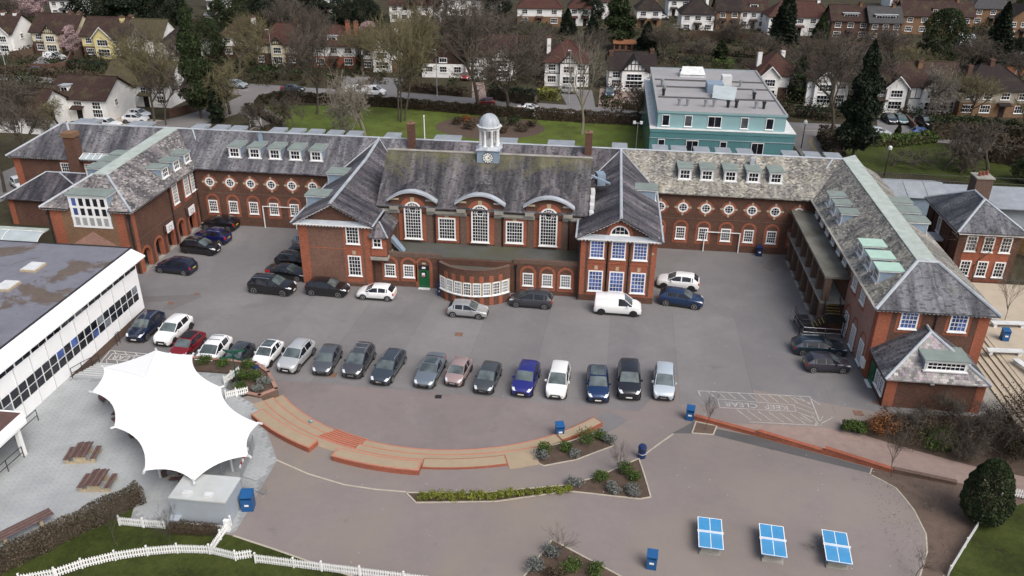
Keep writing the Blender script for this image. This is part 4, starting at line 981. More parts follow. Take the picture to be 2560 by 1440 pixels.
# studio window
m = MB(); m.box(xm0, xm1, LY-.02, yd+1.2, 5.3, 8.75); sd = sp('studio_dormer', m, 'leadd')
m = MB(); m.box(xm0-.12, xm1+.12, LY-.2, yd+1.1, 8.72, 8.86); obj('dormer_fascia', m, M['offwhite'], sd, rel=True)
m = MB(); m.box(xm0-.15, xm1+.15, LY-.25, yd+1.15, 8.86, 8.95); obj('dormer_roof', m, M['copperd'], sd, rel=True)
m = MB(); W_ = xm1-xm0; y_ = LY-.03
m.box(xm0, xm1, y_-.06, y_, 5.2, 5.42); m.box(xm0, xm1, y_-.06, y_, 8.5, 8.74)
for k in range(6): x = xm0+.2+(W_-.4)*k/5; m.box(x-.14, x+.14, y_-.07, y_, 5.42, 8.5)
for z in (6.45, 7.5): m.box(xm0, xm1, y_-.065, y_, z-.12, z+.12)
stw = sp('studio_window', m, 'white')
for k in range(5):
    for j, (za, zb) in enumerate(((5.42, 6.33), (6.57, 7.38), (7.62, 8.5))):
        x = xm0+.2+(W_-.4)*k/5+.14; m = MB(); m.poly([(x, y_-.01, za), (x+(W_-.4)/5-.28, y_-.01, za), (x+(W_-.4)/5-.28, y_-.01, zb), (x, y_-.01, zb)])
        obj('pane', m, M['glassb'] if k == 0 and j else M['glass'], stw, rel=True)
        if j == 0:
            m = MB()
            for q in range(5): xx = x+.06+q*.11; m.box(xx, xx+.04, y_-.05, y_-.02, za, zb)
            obj('balustrade', m, M['offwhite'], stw, rel=True)
for y in (85.5, 88.2, 90.9): dormer(S, -49.3, y-.3, 8.0, math.pi/2, 1.5, 1.1, 2.6)
for y in (88.3, 86.0, 83.5): dormer(S, -57.0, y, 8.35, -math.pi/2, 1.6, 1.1, 2.3)
# ---- west range beyond it
wallbox(-73.0, -58.3, 92.0, 100.9, 7.3)
face(0, 92.0, FR, rect(-73.0, -72.1, 0, 7.2), 'redbrick'); face(0, 92, FR, rect(-66.6, -61, 4.3, 7.2), 'redbrick', .015)
roof('roof', [[(-73.5, 91.5, 7.4), (-57, 91.5, 7.4), (-53, YR, bz(-53)), (-68, YR, bz(-68))], [(-73.5, 101.4, 7.4), (-73.5, 91.5, 7.4), (-68, YR, bz(-68)), (-68, YR+1, bz(-68))]], 'slate_back')
caps('hip_cap', [((-73.5, 91.5, 7.43), (-68, YR, bz(-68)+.03)), ((-64.3, 91.6, 7.45), (-67.3, YR-.1, bz(-68)+.0))], .13); cornice(-73.4, 92, -58.3, 92, 7.4, .45)
for x in (-66.1, -62.9): win(S, x, 91.98, 4.75, 1.35, 1.95, 0, 4, 5)
m = MB(); m.box(-65.1, -63.75, 91.2, 92.4, 0, 10.6); c = sp('chimney', m, 'brick'); m = MB(); m.box(-65.2, -63.65, 91.1, 92.5, 10.2, 10.75); obj('chimney_cap', m, M['stockbrick'], c, rel=True)
m = MB(); m.slab([(-63.6, 91.2, 7.55), (-58.6, 91.2, 7.55), (-58.6, 93.4, 8.3), (-63.6, 93.4, 8.3)], .12); sk = sp('glass_canopy_roof', m, 'frost')
for k in range(7): x = -63.6+k*.83; m = MB(); m.tube((x, 91.2, 7.58), (x, 93.4, 8.33), .035, .035, 4); obj('glazing_bar', m, M['white'], sk, rel=True)
m = MB(); m.tube((-63.6, 92.3, 7.95), (-58.6, 92.3, 7.95), .035, .035, 4); obj('glazing_bar', m, M['white'], sk, rel=True)
# ---- small hipped store in front of the west range
t = thing('store_building', 'small brick store with hipped slate roof beside the west wing', 'building', (-67, 88, 0))
def tp(name, mb, mat): return obj(name, mb, M[mat], t)
m = MB(); m.box(-71.7, -60.2, 87.6, 91.9, -.1, 3.4); tp('wall', m, 'brick'); m = MB(); m.box(-71.72, -71.0, 87.58, 87.7, 0, 3.35); tp('quoin', m, 'redbrick')
m = MB(); m.slab([(-72.2, 87.1, 3.5), (-60, 87.1, 3.5), (-63, 91.0, 5.75), (-68.2, 91.0, 5.75)], .12); m.slab([(-72.2, 93, 3.5), (-72.2, 87.1, 3.5), (-68.2, 91, 5.75), (-68.2, 91.8, 5.75)], .12); tp('roof', m, 'slate_gable')
for a, b in (((-72.2, 87.1, 3.53), (-68.2, 91, 5.78)), ((-60, 87.1, 3.53), (-66.5, 91, 5.78)), ((-68.2, 91, 5.78), (-63, 91, 5.78))): m = MB(); m.tube(a, b, .1, .1, 5); tp('hip_cap', m, 'lead')
# ---- east wing
EX0, EX1, EY, EE = 24.2, 33.2, 64.8, 7.0
m = MB(); m.box(EX0, EX1, EY, 100.9, -.1, EE-.05); sp('wall', m, 'brick')
face(EX0, 0, WE, rect(-73.8, -64.8, 0, EE-.1), 'pinkbrick', .012)
for u0, u1 in ((24.2, 25.3), (32.3, 33.2)): face(0, EY, FR, rect(u0, u1, 0, EE-.2), 'redbrick')
face(EX0, 0, WE, rect(-65.6, -64.8, 0, EE-.2), 'redbrick', .03)
for u in (26.75, 30.75):
    face(0, EY, FR, rect(u-1.0, u+1.0, 4.7, 6.8), 'redbrick', .015); win(S, u, EY-.02, 5.1, 1.45, 1.75, 0, 4, 4, 'glassb')
downpipe(28.9, EY-.1, .1, 6.8)
for y in (72.0, 69.2):
    face(EX0, 0, WE, rect(-y-.8, -y+.8, 4.55, 6.7), 'redbrick', .022); win(S, EX0-.025, y, 5.1, 1.25, 1.6, -math.pi/2, 4, 4, 'glassg')
for y in (72.2, 69.6, 66.9): surround(EX0, 0, WE, -y, .25, 1.2, 2.2, True, 'redbrick', .2); win(S, EX0-.025, y, .25, 1.2, 2.2, -math.pi/2, 4, 6, 'glassg')
for y in range(6): win(S, EX0-.02, 76.2+y*2.5, 5.75, 1.15, .95, -math.pi/2, 3, 2, 'glassg')
cornice(EX0-.3, EY, EX1+.3, EY, EE, .45); cornice(EX0, 92.6, EX0, EY-.4, EE, .45); cornice(EX1, EY-.4, EX1, 100, EE, .45)
f0, f1, ff = EX0-.5, EX1+.5, EY-.5; QL, QR_, QZ, QF = 27.85, 29.55, 9.65, 68.75; QB = YR+.2; QBz = bz(28)+.02
roof('roof', [[(f0, YR, EE), (f0, ff, EE), (QL, QF, QZ), (QL, QB, QBz)]], 'slate_east')
roof('roof', [[(f1, ff, EE), (f1, 101, EE), (QR_, 97.5, QZ), (QR_, QF, QZ)]], 'slate_east')
roof('roof', [[(f0, ff, EE), (f1, ff, EE), (QR_, QF, QZ), (QL, QF, QZ)]], 'slate_hip')
caps('hip_cap', [((f0, ff, EE+.03), (QL, QF, QZ+.03)), ((f1, ff, EE+.03), (QR_, QF, QZ+.03)), ((QL, QF, QZ+.03), (QR_, QF, QZ+.03))], .15)
roof('ridge_flat', [[(QL, QF, QZ+.06), (QR_, QF, QZ+.06), (QR_+.05, QB+1.5, QBz+.06), (QL-.05, QB, QBz+.06)]], 'copper', .1)
caps('valley_flashing', [((f0, 92.0, EE+.1), (26.6, YR-.3, bz(26)+.0))], .1); m = MB(); m.box(f0-.12, f0+.1, ff, 92, EE+.01, EE+.1); sp('gutter', m, 'conc')
for y in (74.2, 71.5, 68.9): dormer(S, 24.75, y, 7.6, -math.pi/2, 1.55, 1.2, 2.9, 'coppernew')
for y in (87.5, 85.0, 82.4): dormer(S, 24.75, y, 7.62, -math.pi/2, 1.4, 1.15, 2.7, 'copperd')
for y in (85.8, 83.2, 80.5): dormer(S, 32.4, y, 7.75, math.pi/2, 1.6, 1.25, 2.8, 'copperd')
# lower hipped annex on its front
m = MB(); m.box(24.45, 32.2, 60.35, 64.85, -.1, 2.85); sp('wall', m, 'brick'); face(0, 60.35, FR, rect(24.45, 25.3, 0, 2.75), 'redbrick'); face(0, 60.35, FR, rect(31.5, 32.2, 0, 2.75), 'redbrick')
g0, g1, gf, gE = 24.1, 32.35, 59.9, 2.9
ax, ay, az = 28.3, 63.7, 5.5
roof('roof', [[(g0, gf, gE), (g1, gf, gE), (ax, ay, az)]], 'slate_annex', .1)
roof('roof', [[(g0, 64.8, gE+.02), (g0, gf, gE), (ax, ay, az), (ax, 64.8, az)], [(g1, gf, gE), (g1, 64.8, gE+.02), (ax, 64.8, az), (ax, ay, az)]], 'slate_hip', .1)
caps('hip_cap', [((g0, gf, gE+.03), (ax, ay, az+.03)), ((g1, gf, gE+.03), (ax, ay, az+.03)), ((ax, ay, az+.03), (ax, 64.8, az+.03))], .12)
dormer(S, 28.85, 60.75, 3.6, 0, 3.3, .85, 2.2, 'copperd', 8, 2)
m = MB(); m.box(24.38, 24.45, 63.2, 64.3, .05, 2.1); d_ = sp('door', m, 'green'); m = MB(); m.box(24.34, 24.38, 63.3, 63.45, .95, 1.1); obj('door_handle', m, M['steel'], d_, rel=True)
m = MB(); m.box(24.1, 24.45, 63.1, 64.4, 0, .06); sp('door_step', m, 'white')
for y in (62.4, 61.2): win(S, 24.43, y, .75, .9, 1.4, -math.pi/2, 2, 4)
m = MB(); m.box(27.8, 28.1, 60.2, 60.35, 2.45, 2.7); sp('security_lamp', m, 'white')
m = MB(); m.box(23.95, 24.18, 65.1, 65.9, .7, 1.5); sp('wall_notice', m, 'white')
# two storey veranda on the court side of the east wing
VX = 21.85
m = MB(); m.box(VX-.05, 24.15, 73.4, 92.2, 5.35, 5.6); sp('veranda_roof', m, 'concroof')
m = MB(); m.box(VX-.02, 24.15, 73.5, 92, 2.65, 2.9); sp('veranda_floor', m, 'conc')
for k in range(7):
    y = 73.75+k*2.6
    m = MB(); m.box(VX, VX+.75, y-.28, y+.28, -.05, 2.65); sp('veranda_pier', m, 'oldbrick'); m = MB(); m.box(VX+.08, VX+.7, y-.25, y+.25, 2.9, 5.35); sp('veranda_pier', m, 'oldbrick')
    if k < 6: m = MB(); m.box(VX-.15, VX+.1, y+.5, y+2.1, 0, .16); sp('veranda_kerb', m, 'conc')
m = MB(); m.box(24.08, 24.19, 74, 90.7, .1, 5.2); sp('veranda_back_wall', m, 'brick')
m = MB(); m.rbox(23.6, 91.6, 5.6, 6.6, 1.1, .5, 0); ac = sp('air_conditioner', m, 'offwhite'); m = MB(); m.lathe(0, 0, [(.33, 0), (.33, .03), (0, .03)], 16); m.v = [(23.45+v[0], 91.35-v[2], 6.1+v[1]) for v in m.v]; obj('fan_grille', m, M['leadd'], ac, rel=True)
# steel escape stair at its end
t = thing('fire_escape_stair', 'black steel stair with yellow edged treads at the veranda end', 'staircase', (22.5, 73, 0))
for k in range(4): m = MB(); m.box(22.3, 23.6, 73.4-k*.28, 73.66-k*.28, 2.55-k*.17, 2.6-k*.17); m.box(22.3, 23.6, 73.36-k*.28, 73.41-k*.28, 2.6-k*.17, 2.62-k*.17, 1); obj('tread', m, [M['black'], M['yellowline']], t)
m = MB(); m.box(22.3, 24.0, 71.6, 72.6, 1.72, 1.8); obj('landing', m, M['black'], t)
for k in range(4): m = MB(); m.box(21.95-k*.28+.05, 22.2-k*.28+.05, 71.6, 72.6, 1.5-k*.17, 1.55-k*.17); m.box(21.9-k*.28+.05, 21.96-k*.28+.05, 71.6, 72.6, 1.55-k*.17, 1.57-k*.17, 1); obj('tread', m, [M['black'], M['yellowline']], t)
m = MB(); m.box(19.9, 21.1, 71.7, 74.3, .85, .92); obj('landing', m, M['black'], t)
for P in ([(22.3, 71.55, 2.7), (24, 71.55, 2.7)], [(21.0, 71.55, 1.9), (22.3, 71.55, 2.7)], [(19.9, 71.6, 1.8), (21.0, 71.55, 1.9)], [(19.85, 71.6, 1.8), (19.85, 74.3, 1.8)], [(22.25, 72.7, 2.7), (22.25, 73.7, 3.5)], [(23.65, 72.7, 2.7), (23.65, 73.7, 3.5)]):
    m = MB(); m.path(P, .03, 5); m.path([(p[0], p[1], p[2]-.45) for p in P], .02, 5)
    a, b = Vector(P[0]), Vector(P[1])
    for k in range(9): c = a.lerp(b, k/8); m.tube(c, c-Vector((0, 0, .9)), .014, .014, 4)
    obj('handrail', m, M['black'], t)
for x, y, z in ((19.95, 71.7, .85), (21.05, 71.7, .85), (19.95, 74.2, .85), (21.05, 74.2, .85), (22.35, 71.7, 1.72), (23.9, 71.7, 1.72), (22.3, 73.5, 2.5)): m = MB(); m.tube((x, y, 0), (x, y, z), .05, .05, 5); obj('post', m, M['black'], t)
m = MB(); m.box(21.9, 24.1, 72.7, 73.3, -.05, 1.5); obj('stair_wall', m, M['brick'], t)
t = thing('guard_rail', 'low galvanised rail around the steel stair', 'railing', (22, 71.5, 0))
P = [(19.7, 75.0, 0), (20.2, 71.45, 0), (22.2, 71.4, 0), (24.1, 71.4, 0)]
for a, b in zip(P, P[1:]):
    for z in (.55, 1.05): m = MB(); m.tube((a[0], a[1], z), (b[0], b[1], z), .028, .028, 5); obj('rail', m, M['steel'], t)
for a in P: m = MB(); m.tube((a[0], a[1], 0), (a[0], a[1], 1.07), .03, .03, 5); obj('post', m, M['steel'], t)
# ------------------------------------------------------------------ white panelled block to the south west
t = thing('classroom_block', 'white panelled flat roofed classroom block with a strip of dark windows', 'building', (-52, 52, 0))
WX = -43.6; Y0, Y1 = 30.0, 67.25
m = MB(); m.box(-75, WX-.05, Y0, Y1, .9, 6.0); obj('wall', m, M['panel'], t)
m = MB(); m.box(-75, WX-.1, Y0, Y1-.05, -.2, .95); obj('plinth', m, M['oldbrick'], t)
m = MB(); m.box(-80, -45.1, Y0, 69.3, 6.0, 6.3); obj('flat_roof', m, M['felt'], t)
m = MB(); m.box(-45.2, -45.05, Y0, 69.4, 6.2, 6.36); m.box(-80, -45.05, 69.3, 69.42, 6.2, 6.36); obj('roof_edge', m, M['black'], t)
m = MB(); m.slab([(-45.1, Y0, 6.28), (-43.25, Y0, 6.02), (-43.25, 68.5, 6.02), (-45.1, 69.3, 6.28)], .12); obj('eaves_canopy', m, M['panel'], t)
py = 66.65
k = 0
while py > 31:
    m = MB(); m.box(WX-.06, WX-.005, py-.42, py+.42, 5.28, 5.72); obj('window', m, M['glass'], t)
    py -= .93 if k % 2 == 0 else 1.06; k += 1
y = 66.2; k = 0
while y > 31:
    for z0, z1 in ((2.22, 2.9), (3.02, 3.7)):
        m = MB(); m.box(WX-.06, WX-.005, y-.41, y+.41, z0, z1); obj('window', m, M['glassb'] if random.random() < .06 else (M['glassg'] if random.random() < .12 else M['glass']), t)
    if k % 2 == 1: m = MB(); m.box(WX-.06, WX+.012, y-.53, y-.47, .92, 5.25); obj('panel_joint', m, M['offwhite'], t)
    y -= .985; k += 1
for x, y_, w_ in ((-51.6, 63.9, 1.5), (-51.5, 60.0, 1.5), (-58, 62, 1.5)): m = MB(); m.rbox(x, y_, 6.28, 6.48, w_, w_*1.2, 0); s_ = obj('rooflight', m, M['stone'], t); m = MB(); m.rbox(x, y_, 6.48, 6.54, w_*.9, w_*1.1, 0); obj('rooflight_dome', m, M['offwhite'], s_, rel=True)
# glazed barrel canopy behind it
t = thing('barrel_canopy', 'curved clear plastic walkway canopy behind the white classroom block', 'canopy', (-66, 74, 0))
for j in range(4):
    m = MB(); N = 10; xa, xb = -58.4-(j+1)*4, -58.4-j*4
    for k in range(N):
        a, b = R(10+k*80/N), R(10+(k+1)*80/N)
        p, q = (72.9+2.4*(1-math.cos(a)), 2.2+2.6*math.sin(a)), (72.9+2.4*(1-math.cos(b)), 2.2+2.6*math.sin(b))
        m.poly([(xa+.05, p[0], p[1]), (xb-.05, p[0], p[1]), (xb-.05, q[0], q[1]), (xa+.05, q[0], q[1])])
    obj('roof_panel', m, M['frost'], t)
    m = MB(); m.path([(xb, 72.9+2.4*(1-math.cos(R(a))), 2.22+2.6*math.sin(R(a))) for a in range(10, 91, 10)], .05, 4); m.tube((xb, 72.93, 2.5), (xb, 72.93, 0), .05, .05, 5); obj('hoop', m, M['offwhite'], t)
m = MB(); m.tube((-74.4, 73.3, 3.9), (-58.4, 73.3, 3.9), .04, .04, 4); m.tube((-74.4, 75.3, 4.82), (-58.4, 75.3, 4.82), .05, .05, 4); obj('purlin', m, M['offwhite'], t)
m = MB(); m.box(-75, -58.4, 75.3, 76.1, 4.7, 4.85); obj('flat_edge', m, M['copper'], t)
# entrance canopy at the picture's edge
t = thing('entrance_canopy', 'brown flat entrance canopy with white fascia on a white post', 'canopy', (-43, 43, .85))
m = MB(); m.box(-46, -41.25, 33, 46.0, 3.45, 3.55); obj('canopy_roof', m, M['felt_b'] if 'felt_b' in M else M['wood'], t)
m = MB(); m.slab([(-41.3, 32.5, 3.58), (-40.5, 32.5, 3.4), (-40.5, 45.3, 3.4), (-41.3, 46.1, 3.58)], .2); m.slab([(-46, 46.1, 3.58), (-41.3, 46.1, 3.58), (-40.5, 45.3, 3.4), (-46, 45.3, 3.4)], .2); obj('fascia', m, M['white'], t)
m = MB(); m.box(-40.95, -40.65, 44.35, 44.65, .85, 3.4); obj('post', m, M['white'], t)
def rails(name, label, pts, z=.87, h=1.0, mat='black', n=2):
    t = thing(name, label, 'railing', (pts[0][0], pts[0][1], z))
    for a, b in zip(pts, pts[1:]):
        for k in range(n): zz = h*(k+1)/n; m = MB(); m.tube((a[0], a[1], a[2]+zz), (b[0], b[1], b[2]+zz), .03, .03, 5); obj('rail', m, M[mat], t)
    for a in pts: m = MB(); m.tube((a[0], a[1], a[2]), (a[0], a[1], a[2]+h+.02), .032, .032, 5); obj('post', m, M[mat], t)
rails('guard_rail', 'black metal guard rail under the brown entrance canopy', [(-42.4, 48.6, .87), (-42.5, 46, .87), (-42.5, 43.5, .87)])
rails('guard_rail', 'black metal guard rail outside the white canopy post', [(-40.6, 44.2, .87), (-40.7, 42.6, .87), (-40.8, 41, .87), (-40.9, 38.5, .87)])
# patio steps down to the car park, with handrail
t = thing('patio_steps', 'pale concrete steps from the car park up to the patio', 'steps', (-40, 56.5, 0))
for k in range(7): m = MB(); m.box(-43.5, -37, 54.8, 54.8+.5*(k+1), .85-.121*(k+1)-.2, .85-.121*k-.01); m.box(-43.5, -37, 54.8+.5*(k+1)-.06, 54.8+.5*(k+1)+.005, .85-.121*k-.03, .85-.121*k-.004, 1); obj('step', m, [M['paving'], M['offwhite']], t)
rails('handrail', 'black handrail beside the patio steps by the white block', [(-43.3, 54.6, .87), (-43.3, 56, .6), (-43.3, 57.4, .25), (-43.3, 58.4, .0)], h=.95)
rails('pipe_post', 'short bent black pipe by the white block wall', [(-43.4, 61.5, 0), (-43.4, 62.0, 0)], h=1.2, n=1)
# ------------------------------------------------------------------ brick house on the east side
t = thing('caretaker_house', 'two storey brick house with hipped slate roof and big chimney east of the school', 'house', (41.5, 90, 0))
hx0, hx1, hy0, hy1, he = 38.4, 44.6, 85.9, 95.5, 5.95
m = MB(); m.box(hx0, hx1, hy0, hy1, -.1, he); obj('wall', m, M['brick'], t); m = MB(); m.box(hx0+.7, hx1-.7, hy0-.02, hy0+.1, .2, he-.1); obj('brick_dressing', m, M['redbrick'], t)
a, b, c, d = (hx0-.5, hy0-.5, he+.05), (hx1+.5, hy0-.5, he+.05), (hx1+.5, hy1+.5, he+.05), (hx0-.5, hy1+.5, he+.05); r0, r1 = (41.5, 89.4, 8.4), (41.5, 92.2, 8.4)
m = MB(); m.slab([a, b, r0], .12); m.slab([b, c, r1, r0], .12); m.slab([c, d, r1], .12); m.slab([d, a, r0, r1], .12); obj('roof', m, M['slate_hip'], t)
for p, q in ((a, r0), (b, r0), (c, r1), (d, r1), (r0, r1)): m = MB(); m.tube(p, q, .13, .13, 5); obj('hip_cap', m, M['lead'], t)
m = MB(); m.box(hx0-.45, hx1+.45, hy0-.45, hy0-.3, he-.2, he); m.box(hx0-.45, hx0-.3, hy0-.45, hy1+.3, he-.2, he); obj('eaves_board', m, M['white'], t)
for i in range(3):
    win(t, 39.75+i*1.75, hy0-.04, 3.75, 1.1, 1.75, 0, 3, 4); win(t, 39.75+i*1.75, hy0-.04, .85, 1.1, 1.8, 0, 3, 4)
win(t, hx0-.02, 91.5, 3.6, .9, 1.7, -math.pi/2, 3, 4)
m = MB(); m.box(41.6, 43.4, 92.6, 94.4, 6, 9.6); ch = obj('chimney', m, M['oldbrick'], t); m = MB(); m.box(41.5, 43.5, 92.5, 94.5, 9.6, 9.75); obj('chimney_cap', m, M['conc'], ch, rel=True)
for q in range(3): m = MB(); m.lathe(42.1+q*.45, 93.4+.2*q, [(.2, 9.75), (.16, 10.2)], 8); obj('chimney_pot', m, M['terra'], ch, rel=True)
for x, y in ((hx0-.08, 88), (hx0-.08, 93.5)): m = MB(); m.tube((x, y, 0), (x, y, he), .06, .06, 5); obj('downpipe', m, M['black'], t)
m = MB(); m.box(36.0, 38.4, 89.5, 91.5, 3.2, 3.5); obj('porch_roof', m, M['lead'], t)
t = thing('railing_fence', 'short black railing in front of the brick house', 'railing', (42, 84.8, 0))
for k in range(34): m = MB(); m.tube((39.5+k*.18, 84.8, 0), (39.5+k*.18, 84.8, 1.1), .015, .015, 4); obj('bar', m, M['black'], t)
m = MB(); m.tube((39.5, 84.8, 1.05), (45.5, 84.8, 1.05), .025, .025, 4); obj('rail', m, M['black'], t)
# terrace with seats and steps east of the east wing
m = MB(); m.box(33.3, 60, 56, 84.5, -.15, .02); struct('terrace_paving', m, M['conc'])
m = MB(); m.box(37.2, 60, 58, 84.5, 0, .72); struct('upper_terrace', m, M['beige'])
t = thing('terrace_steps', 'long beige steps beside the east wing', 'steps', (35.5, 65, 0))
for k in range(5): m = MB(); m.box(34.6+k*.55, 37.2, 56, 78, .02+k*.13, .15+k*.13); obj('step', m, M['beige'], t)
for i, (x, y, l, a, lb) in enumerate(((38.9, 76.6, 2.4, 95, 'white slab bench nearest the brick house'), (40.0, 74.7, 3.2, 4, 'white slab bench along the terrace behind the lone bin'), (37.5, 69.2, 3.2, 3, 'long white slab bench at the top of the terrace steps'), (38.2, 66.3, 3.0, 105, 'white slab bench set crosswise beside the terrace steps'), (40.2, 64.6, 3.0, 105, 'white slab bench farthest along the terrace steps'))):
    t = thing('slab_bench', lb, 'bench', (x, y, .72), R(a), 'slab benches on the terrace')
    m = MB(); m.box(-l/2, l/2, -.3, .3, .36, .48); obj('seat', m, M['offwhite'], t, rel=True)
    for s_ in (-1, 1): m = MB(); m.box(s_*l*.4-.15, s_*l*.4+.15, -.25, .25, 0, .36); obj('leg', m, M['offwhite'], t, rel=True)
# grey sheds beyond the house, timber fence
t = thing('metal_shed', 'pale blue grey metal shed with shallow pitched roof by the garden', 'shed', (36, 108, 0))
m = MB(); m.box(32.5, 44, 104, 109, -.1, 3.2); obj('wall', m, M['leadd'], t)
for k in range(4): m = MB(); m.slab([(34.0+k*2.5, 103.7, 3.2), (36.44+k*2.5, 103.7, 3.2), (36.44+k*2.5, 107, 4.3), (34.0+k*2.5, 107, 4.3)], .08); m.slab([(34.0+k*2.5, 107, 4.3), (36.44+k*2.5, 107, 4.3), (36.44+k*2.5, 110, 3.5), (34.0+k*2.5, 110, 3.5)], .08); obj('roof_sheet', m, M['leadm'], t)
m = MB(); m.slab([(32.5, 104, 3.1), (34, 103.7, 3.2), (34, 110, 3.5), (32.5, 109, 3.2)], .1); obj('roof_sheet', m, M['leadd'], t)
t = thing('long_shed', 'long low pale metal roofed shed behind the brick house', 'shed', (55, 108, 0))
m = MB(); m.box(44.05, 72, 103.4, 108, -.1, 2.7); obj('wall', m, M['grey_metal'], t); m = MB(); m.slab([(44.05, 102.4, 2.75), (72, 102.4, 2.75), (72, 108.6, 3.6), (44.05, 108.6, 3.6)], .1); obj('roof_sheet', m, M['leadm'], t)
t = thing('timber_fence', 'pale timber board fence beside the brick house', 'fence', (48, 94, 0))
for k in range(30): x = 46.2+k*.3; y = 98.5-k*.35; m = MB(); m.rbox(x, y, 0, 2.4, .40, .05, math.atan2(-.35, .3)); obj('board', m, M['timber'], t)
m = MB(); m.rbox(40, 100.2, 0, 2.2, 16, .12, R(-8)); tag(obj('dark_fence', m, M['black']), 'black panel fence behind the brick house roof', 'fence')
# ------------------------------------------------------------------ teal clad block behind
t = thing('teal_block', 'modern teal clad flat roofed block with rooftop plant behind the school', 'building', (17, 130, 0))
tx0, tx1, ty0, ty1 = 6.9, 27.2, 118.2, 150
m = MB(); m.box(tx0, tx1, ty0, ty1, -.1, 6.3); obj('wall', m, M['teal'], t); m = MB(); m.box(tx0-.02, tx0+.1, ty0+.1, ty1, 0, 6.2); obj('glass_side', m, M['teald'], t)
for k in range(58): x = tx0+.2+k*.35; m = MB(); m.box(x, x+.06, ty0-.06, ty0, 3.0, 6.2); obj('cladding_rib', m, M['teal'], t)
m = MB(); m.box(tx0-.05, tx1+.05, ty0-.08, ty1, 6.25, 6.7); obj('parapet', m, M['teal'], t); m = MB(); m.box(tx0-.1, tx1+.1, ty0-.13, ty1+.02, 6.7, 6.78); obj('parapet_cap', m, M['offwhite'], t); m = MB(); m.box(tx0-.1, tx1+.1, ty0-.1, ty0, 5.35, 5.42); obj('cladding_joint', m, M['grey_metal'], t)
ux0, ux1, uy0, uy1 = 7.85, 25.8, 118.9, 148.5
m = MB(); m.box(ux0, ux1, uy0, uy1, 6.6, 9.0); obj('upper_wall', m, M['teall'], t)
m = MB(); m.box(ux0-.1, ux1+.1, uy0-.1, uy1+.1, 9.0, 9.1); obj('flat_roof', m, M['roofgrey'], t)
for b in ((ux0-.15, ux1+.15, uy0-.15, uy0+.15), (ux0-.15, ux1+.15, uy1-.15, uy1+.15), (ux0-.15, ux0+.15, uy0+.15, uy1-.15), (ux1-.15, ux1+.15, uy0+.15, uy1-.15)): m = MB(); m.box(*b, 8.9, 9.2); obj('parapet', m, M['teall'], t); m = MB(); m.box(*b, 9.2, 9.25); obj('parapet_cap', m, M['roofgrey'], t)
for x, w_ in ((9.0, .9), (12.2, .9), (15.9, 1.6), (20.1, .9), (23.6, .9)):
    win(t, x, uy0-.02, 7.05, w_*1.2, 1.6, 0, 2 if w_ > 1 else 1, 1, 'glass', 'rect', .08)
for x, w_ in ((8.6, .9), (13.0, 1.6), (17.4, .9), (22.2, 1.6)): win(t, x, ty0-.08, 3.35, w_*1.1, 1.9, 0, 2 if w_ > 1 else 1, 1, 'glass', 'rect', .08)
for y in (127, 134, 139): m = MB(); m.box(ux0+.3, ux1-.3, y, y+.3, 9.1, 9.3); obj('roof_upstand', m, M['darktar'], t)
for x, y in ((11, 122.5), (12.2, 122.5), (14.8, 122.5), (16, 122.5), (18, 122.5), (19.2, 122.6), (22, 122.5), (23.1, 122.5), (9, 128.5), (9.2, 131), (9.1, 135), (22.5, 128), (22.7, 130), (21.5, 136)): m = MB(); m.lathe(x, y, [(.22, 9.1), (.22, 9.9), (.3, 9.92), (.3, 10.15)], 8); obj('roof_vent', m, M['steel' if int(x*10) % 3 else 'black'], t)
for x, y, l in ((14.5, 143.5, 4.2), ):
    m = MB(); m.slab([(x-l/2, y-1.5, 9.5), (x+l/2, y-1.5, 9.5), (x+l*.4, y, 10.6), (x-l*.4, y, 10.6)], .1); m.slab([(x+l/2, y+1.5, 9.5), (x-l/2, y+1.5, 9.5), (x-l*.4, y, 10.6), (x+l*.4, y, 10.6)], .1); m.box(x-l/2, x+l/2, y-1.5, y+1.5, 9.1, 9.5); obj('rooflight', m, M['offwhite'], t)
m = MB(); m.box(15.8, 18.3, 131, 134, 9.1, 10.5); obj('plant_unit', m, M['leadd'], t); m = MB(); m.box(18.4, 19.9, 134.5, 136.5, 9.1, 11); obj('plant_unit', m, M['offwhite'], t)
m = MB(); m.slab([(16.2, 127.2, 9.3), (19.4, 126.2, 9.3), (20, 129, 10.6), (16.6, 130.2, 10.6)], .1); m.box(16.4, 19.6, 127, 130, 9.1, 9.3); obj('rooflight', m, M['frost'], t)
# ------------------------------------------------------------------ cars
CT = {  # L, W, H, cowl, roof start, roof end, rear glass foot, its z, nose z, cowl z, belt front/rear, wheel r
 'hatch': (4.0, 1.74, 1.47, 1.02, 1.75, 3.45, 3.88, .98, .70, .95, .88, .98, .31),
 'mini': (3.6, 1.64, 1.50, .78, 1.45, 2.95, 3.48, .96, .74, .96, .90, .98, .30),
 'suv': (4.45, 1.86, 1.66, 1.15, 1.95, 3.85, 4.32, 1.12, .86, 1.10, 1.02, 1.12, .36),
 'bigsuv': (4.85, 1.96, 1.78, 1.25, 2.05, 4.35, 4.75, 1.18, .94, 1.18, 1.10, 1.18, .39),
 'mpv': (4.45, 1.82, 1.66, .98, 1.95, 4.0, 4.36, 1.08, .78, 1.04, .96, 1.06, .33),
 'estate': (4.85, 1.84, 1.48, 1.35, 2.1, 4.25, 4.74, .98, .72, .96, .90, .96, .33),
 'saloon': (4.7, 1.84, 1.44, 1.35, 2.1, 3.35, 4.0, 1.02, .70, .96, .90, .97, .33),
 'van': (4.75, 1.92, 1.92, .95, 1.75, 4.62, 4.70, 1.25, .88, 1.16, 1.08, 1.12, .34)}
CM = {}
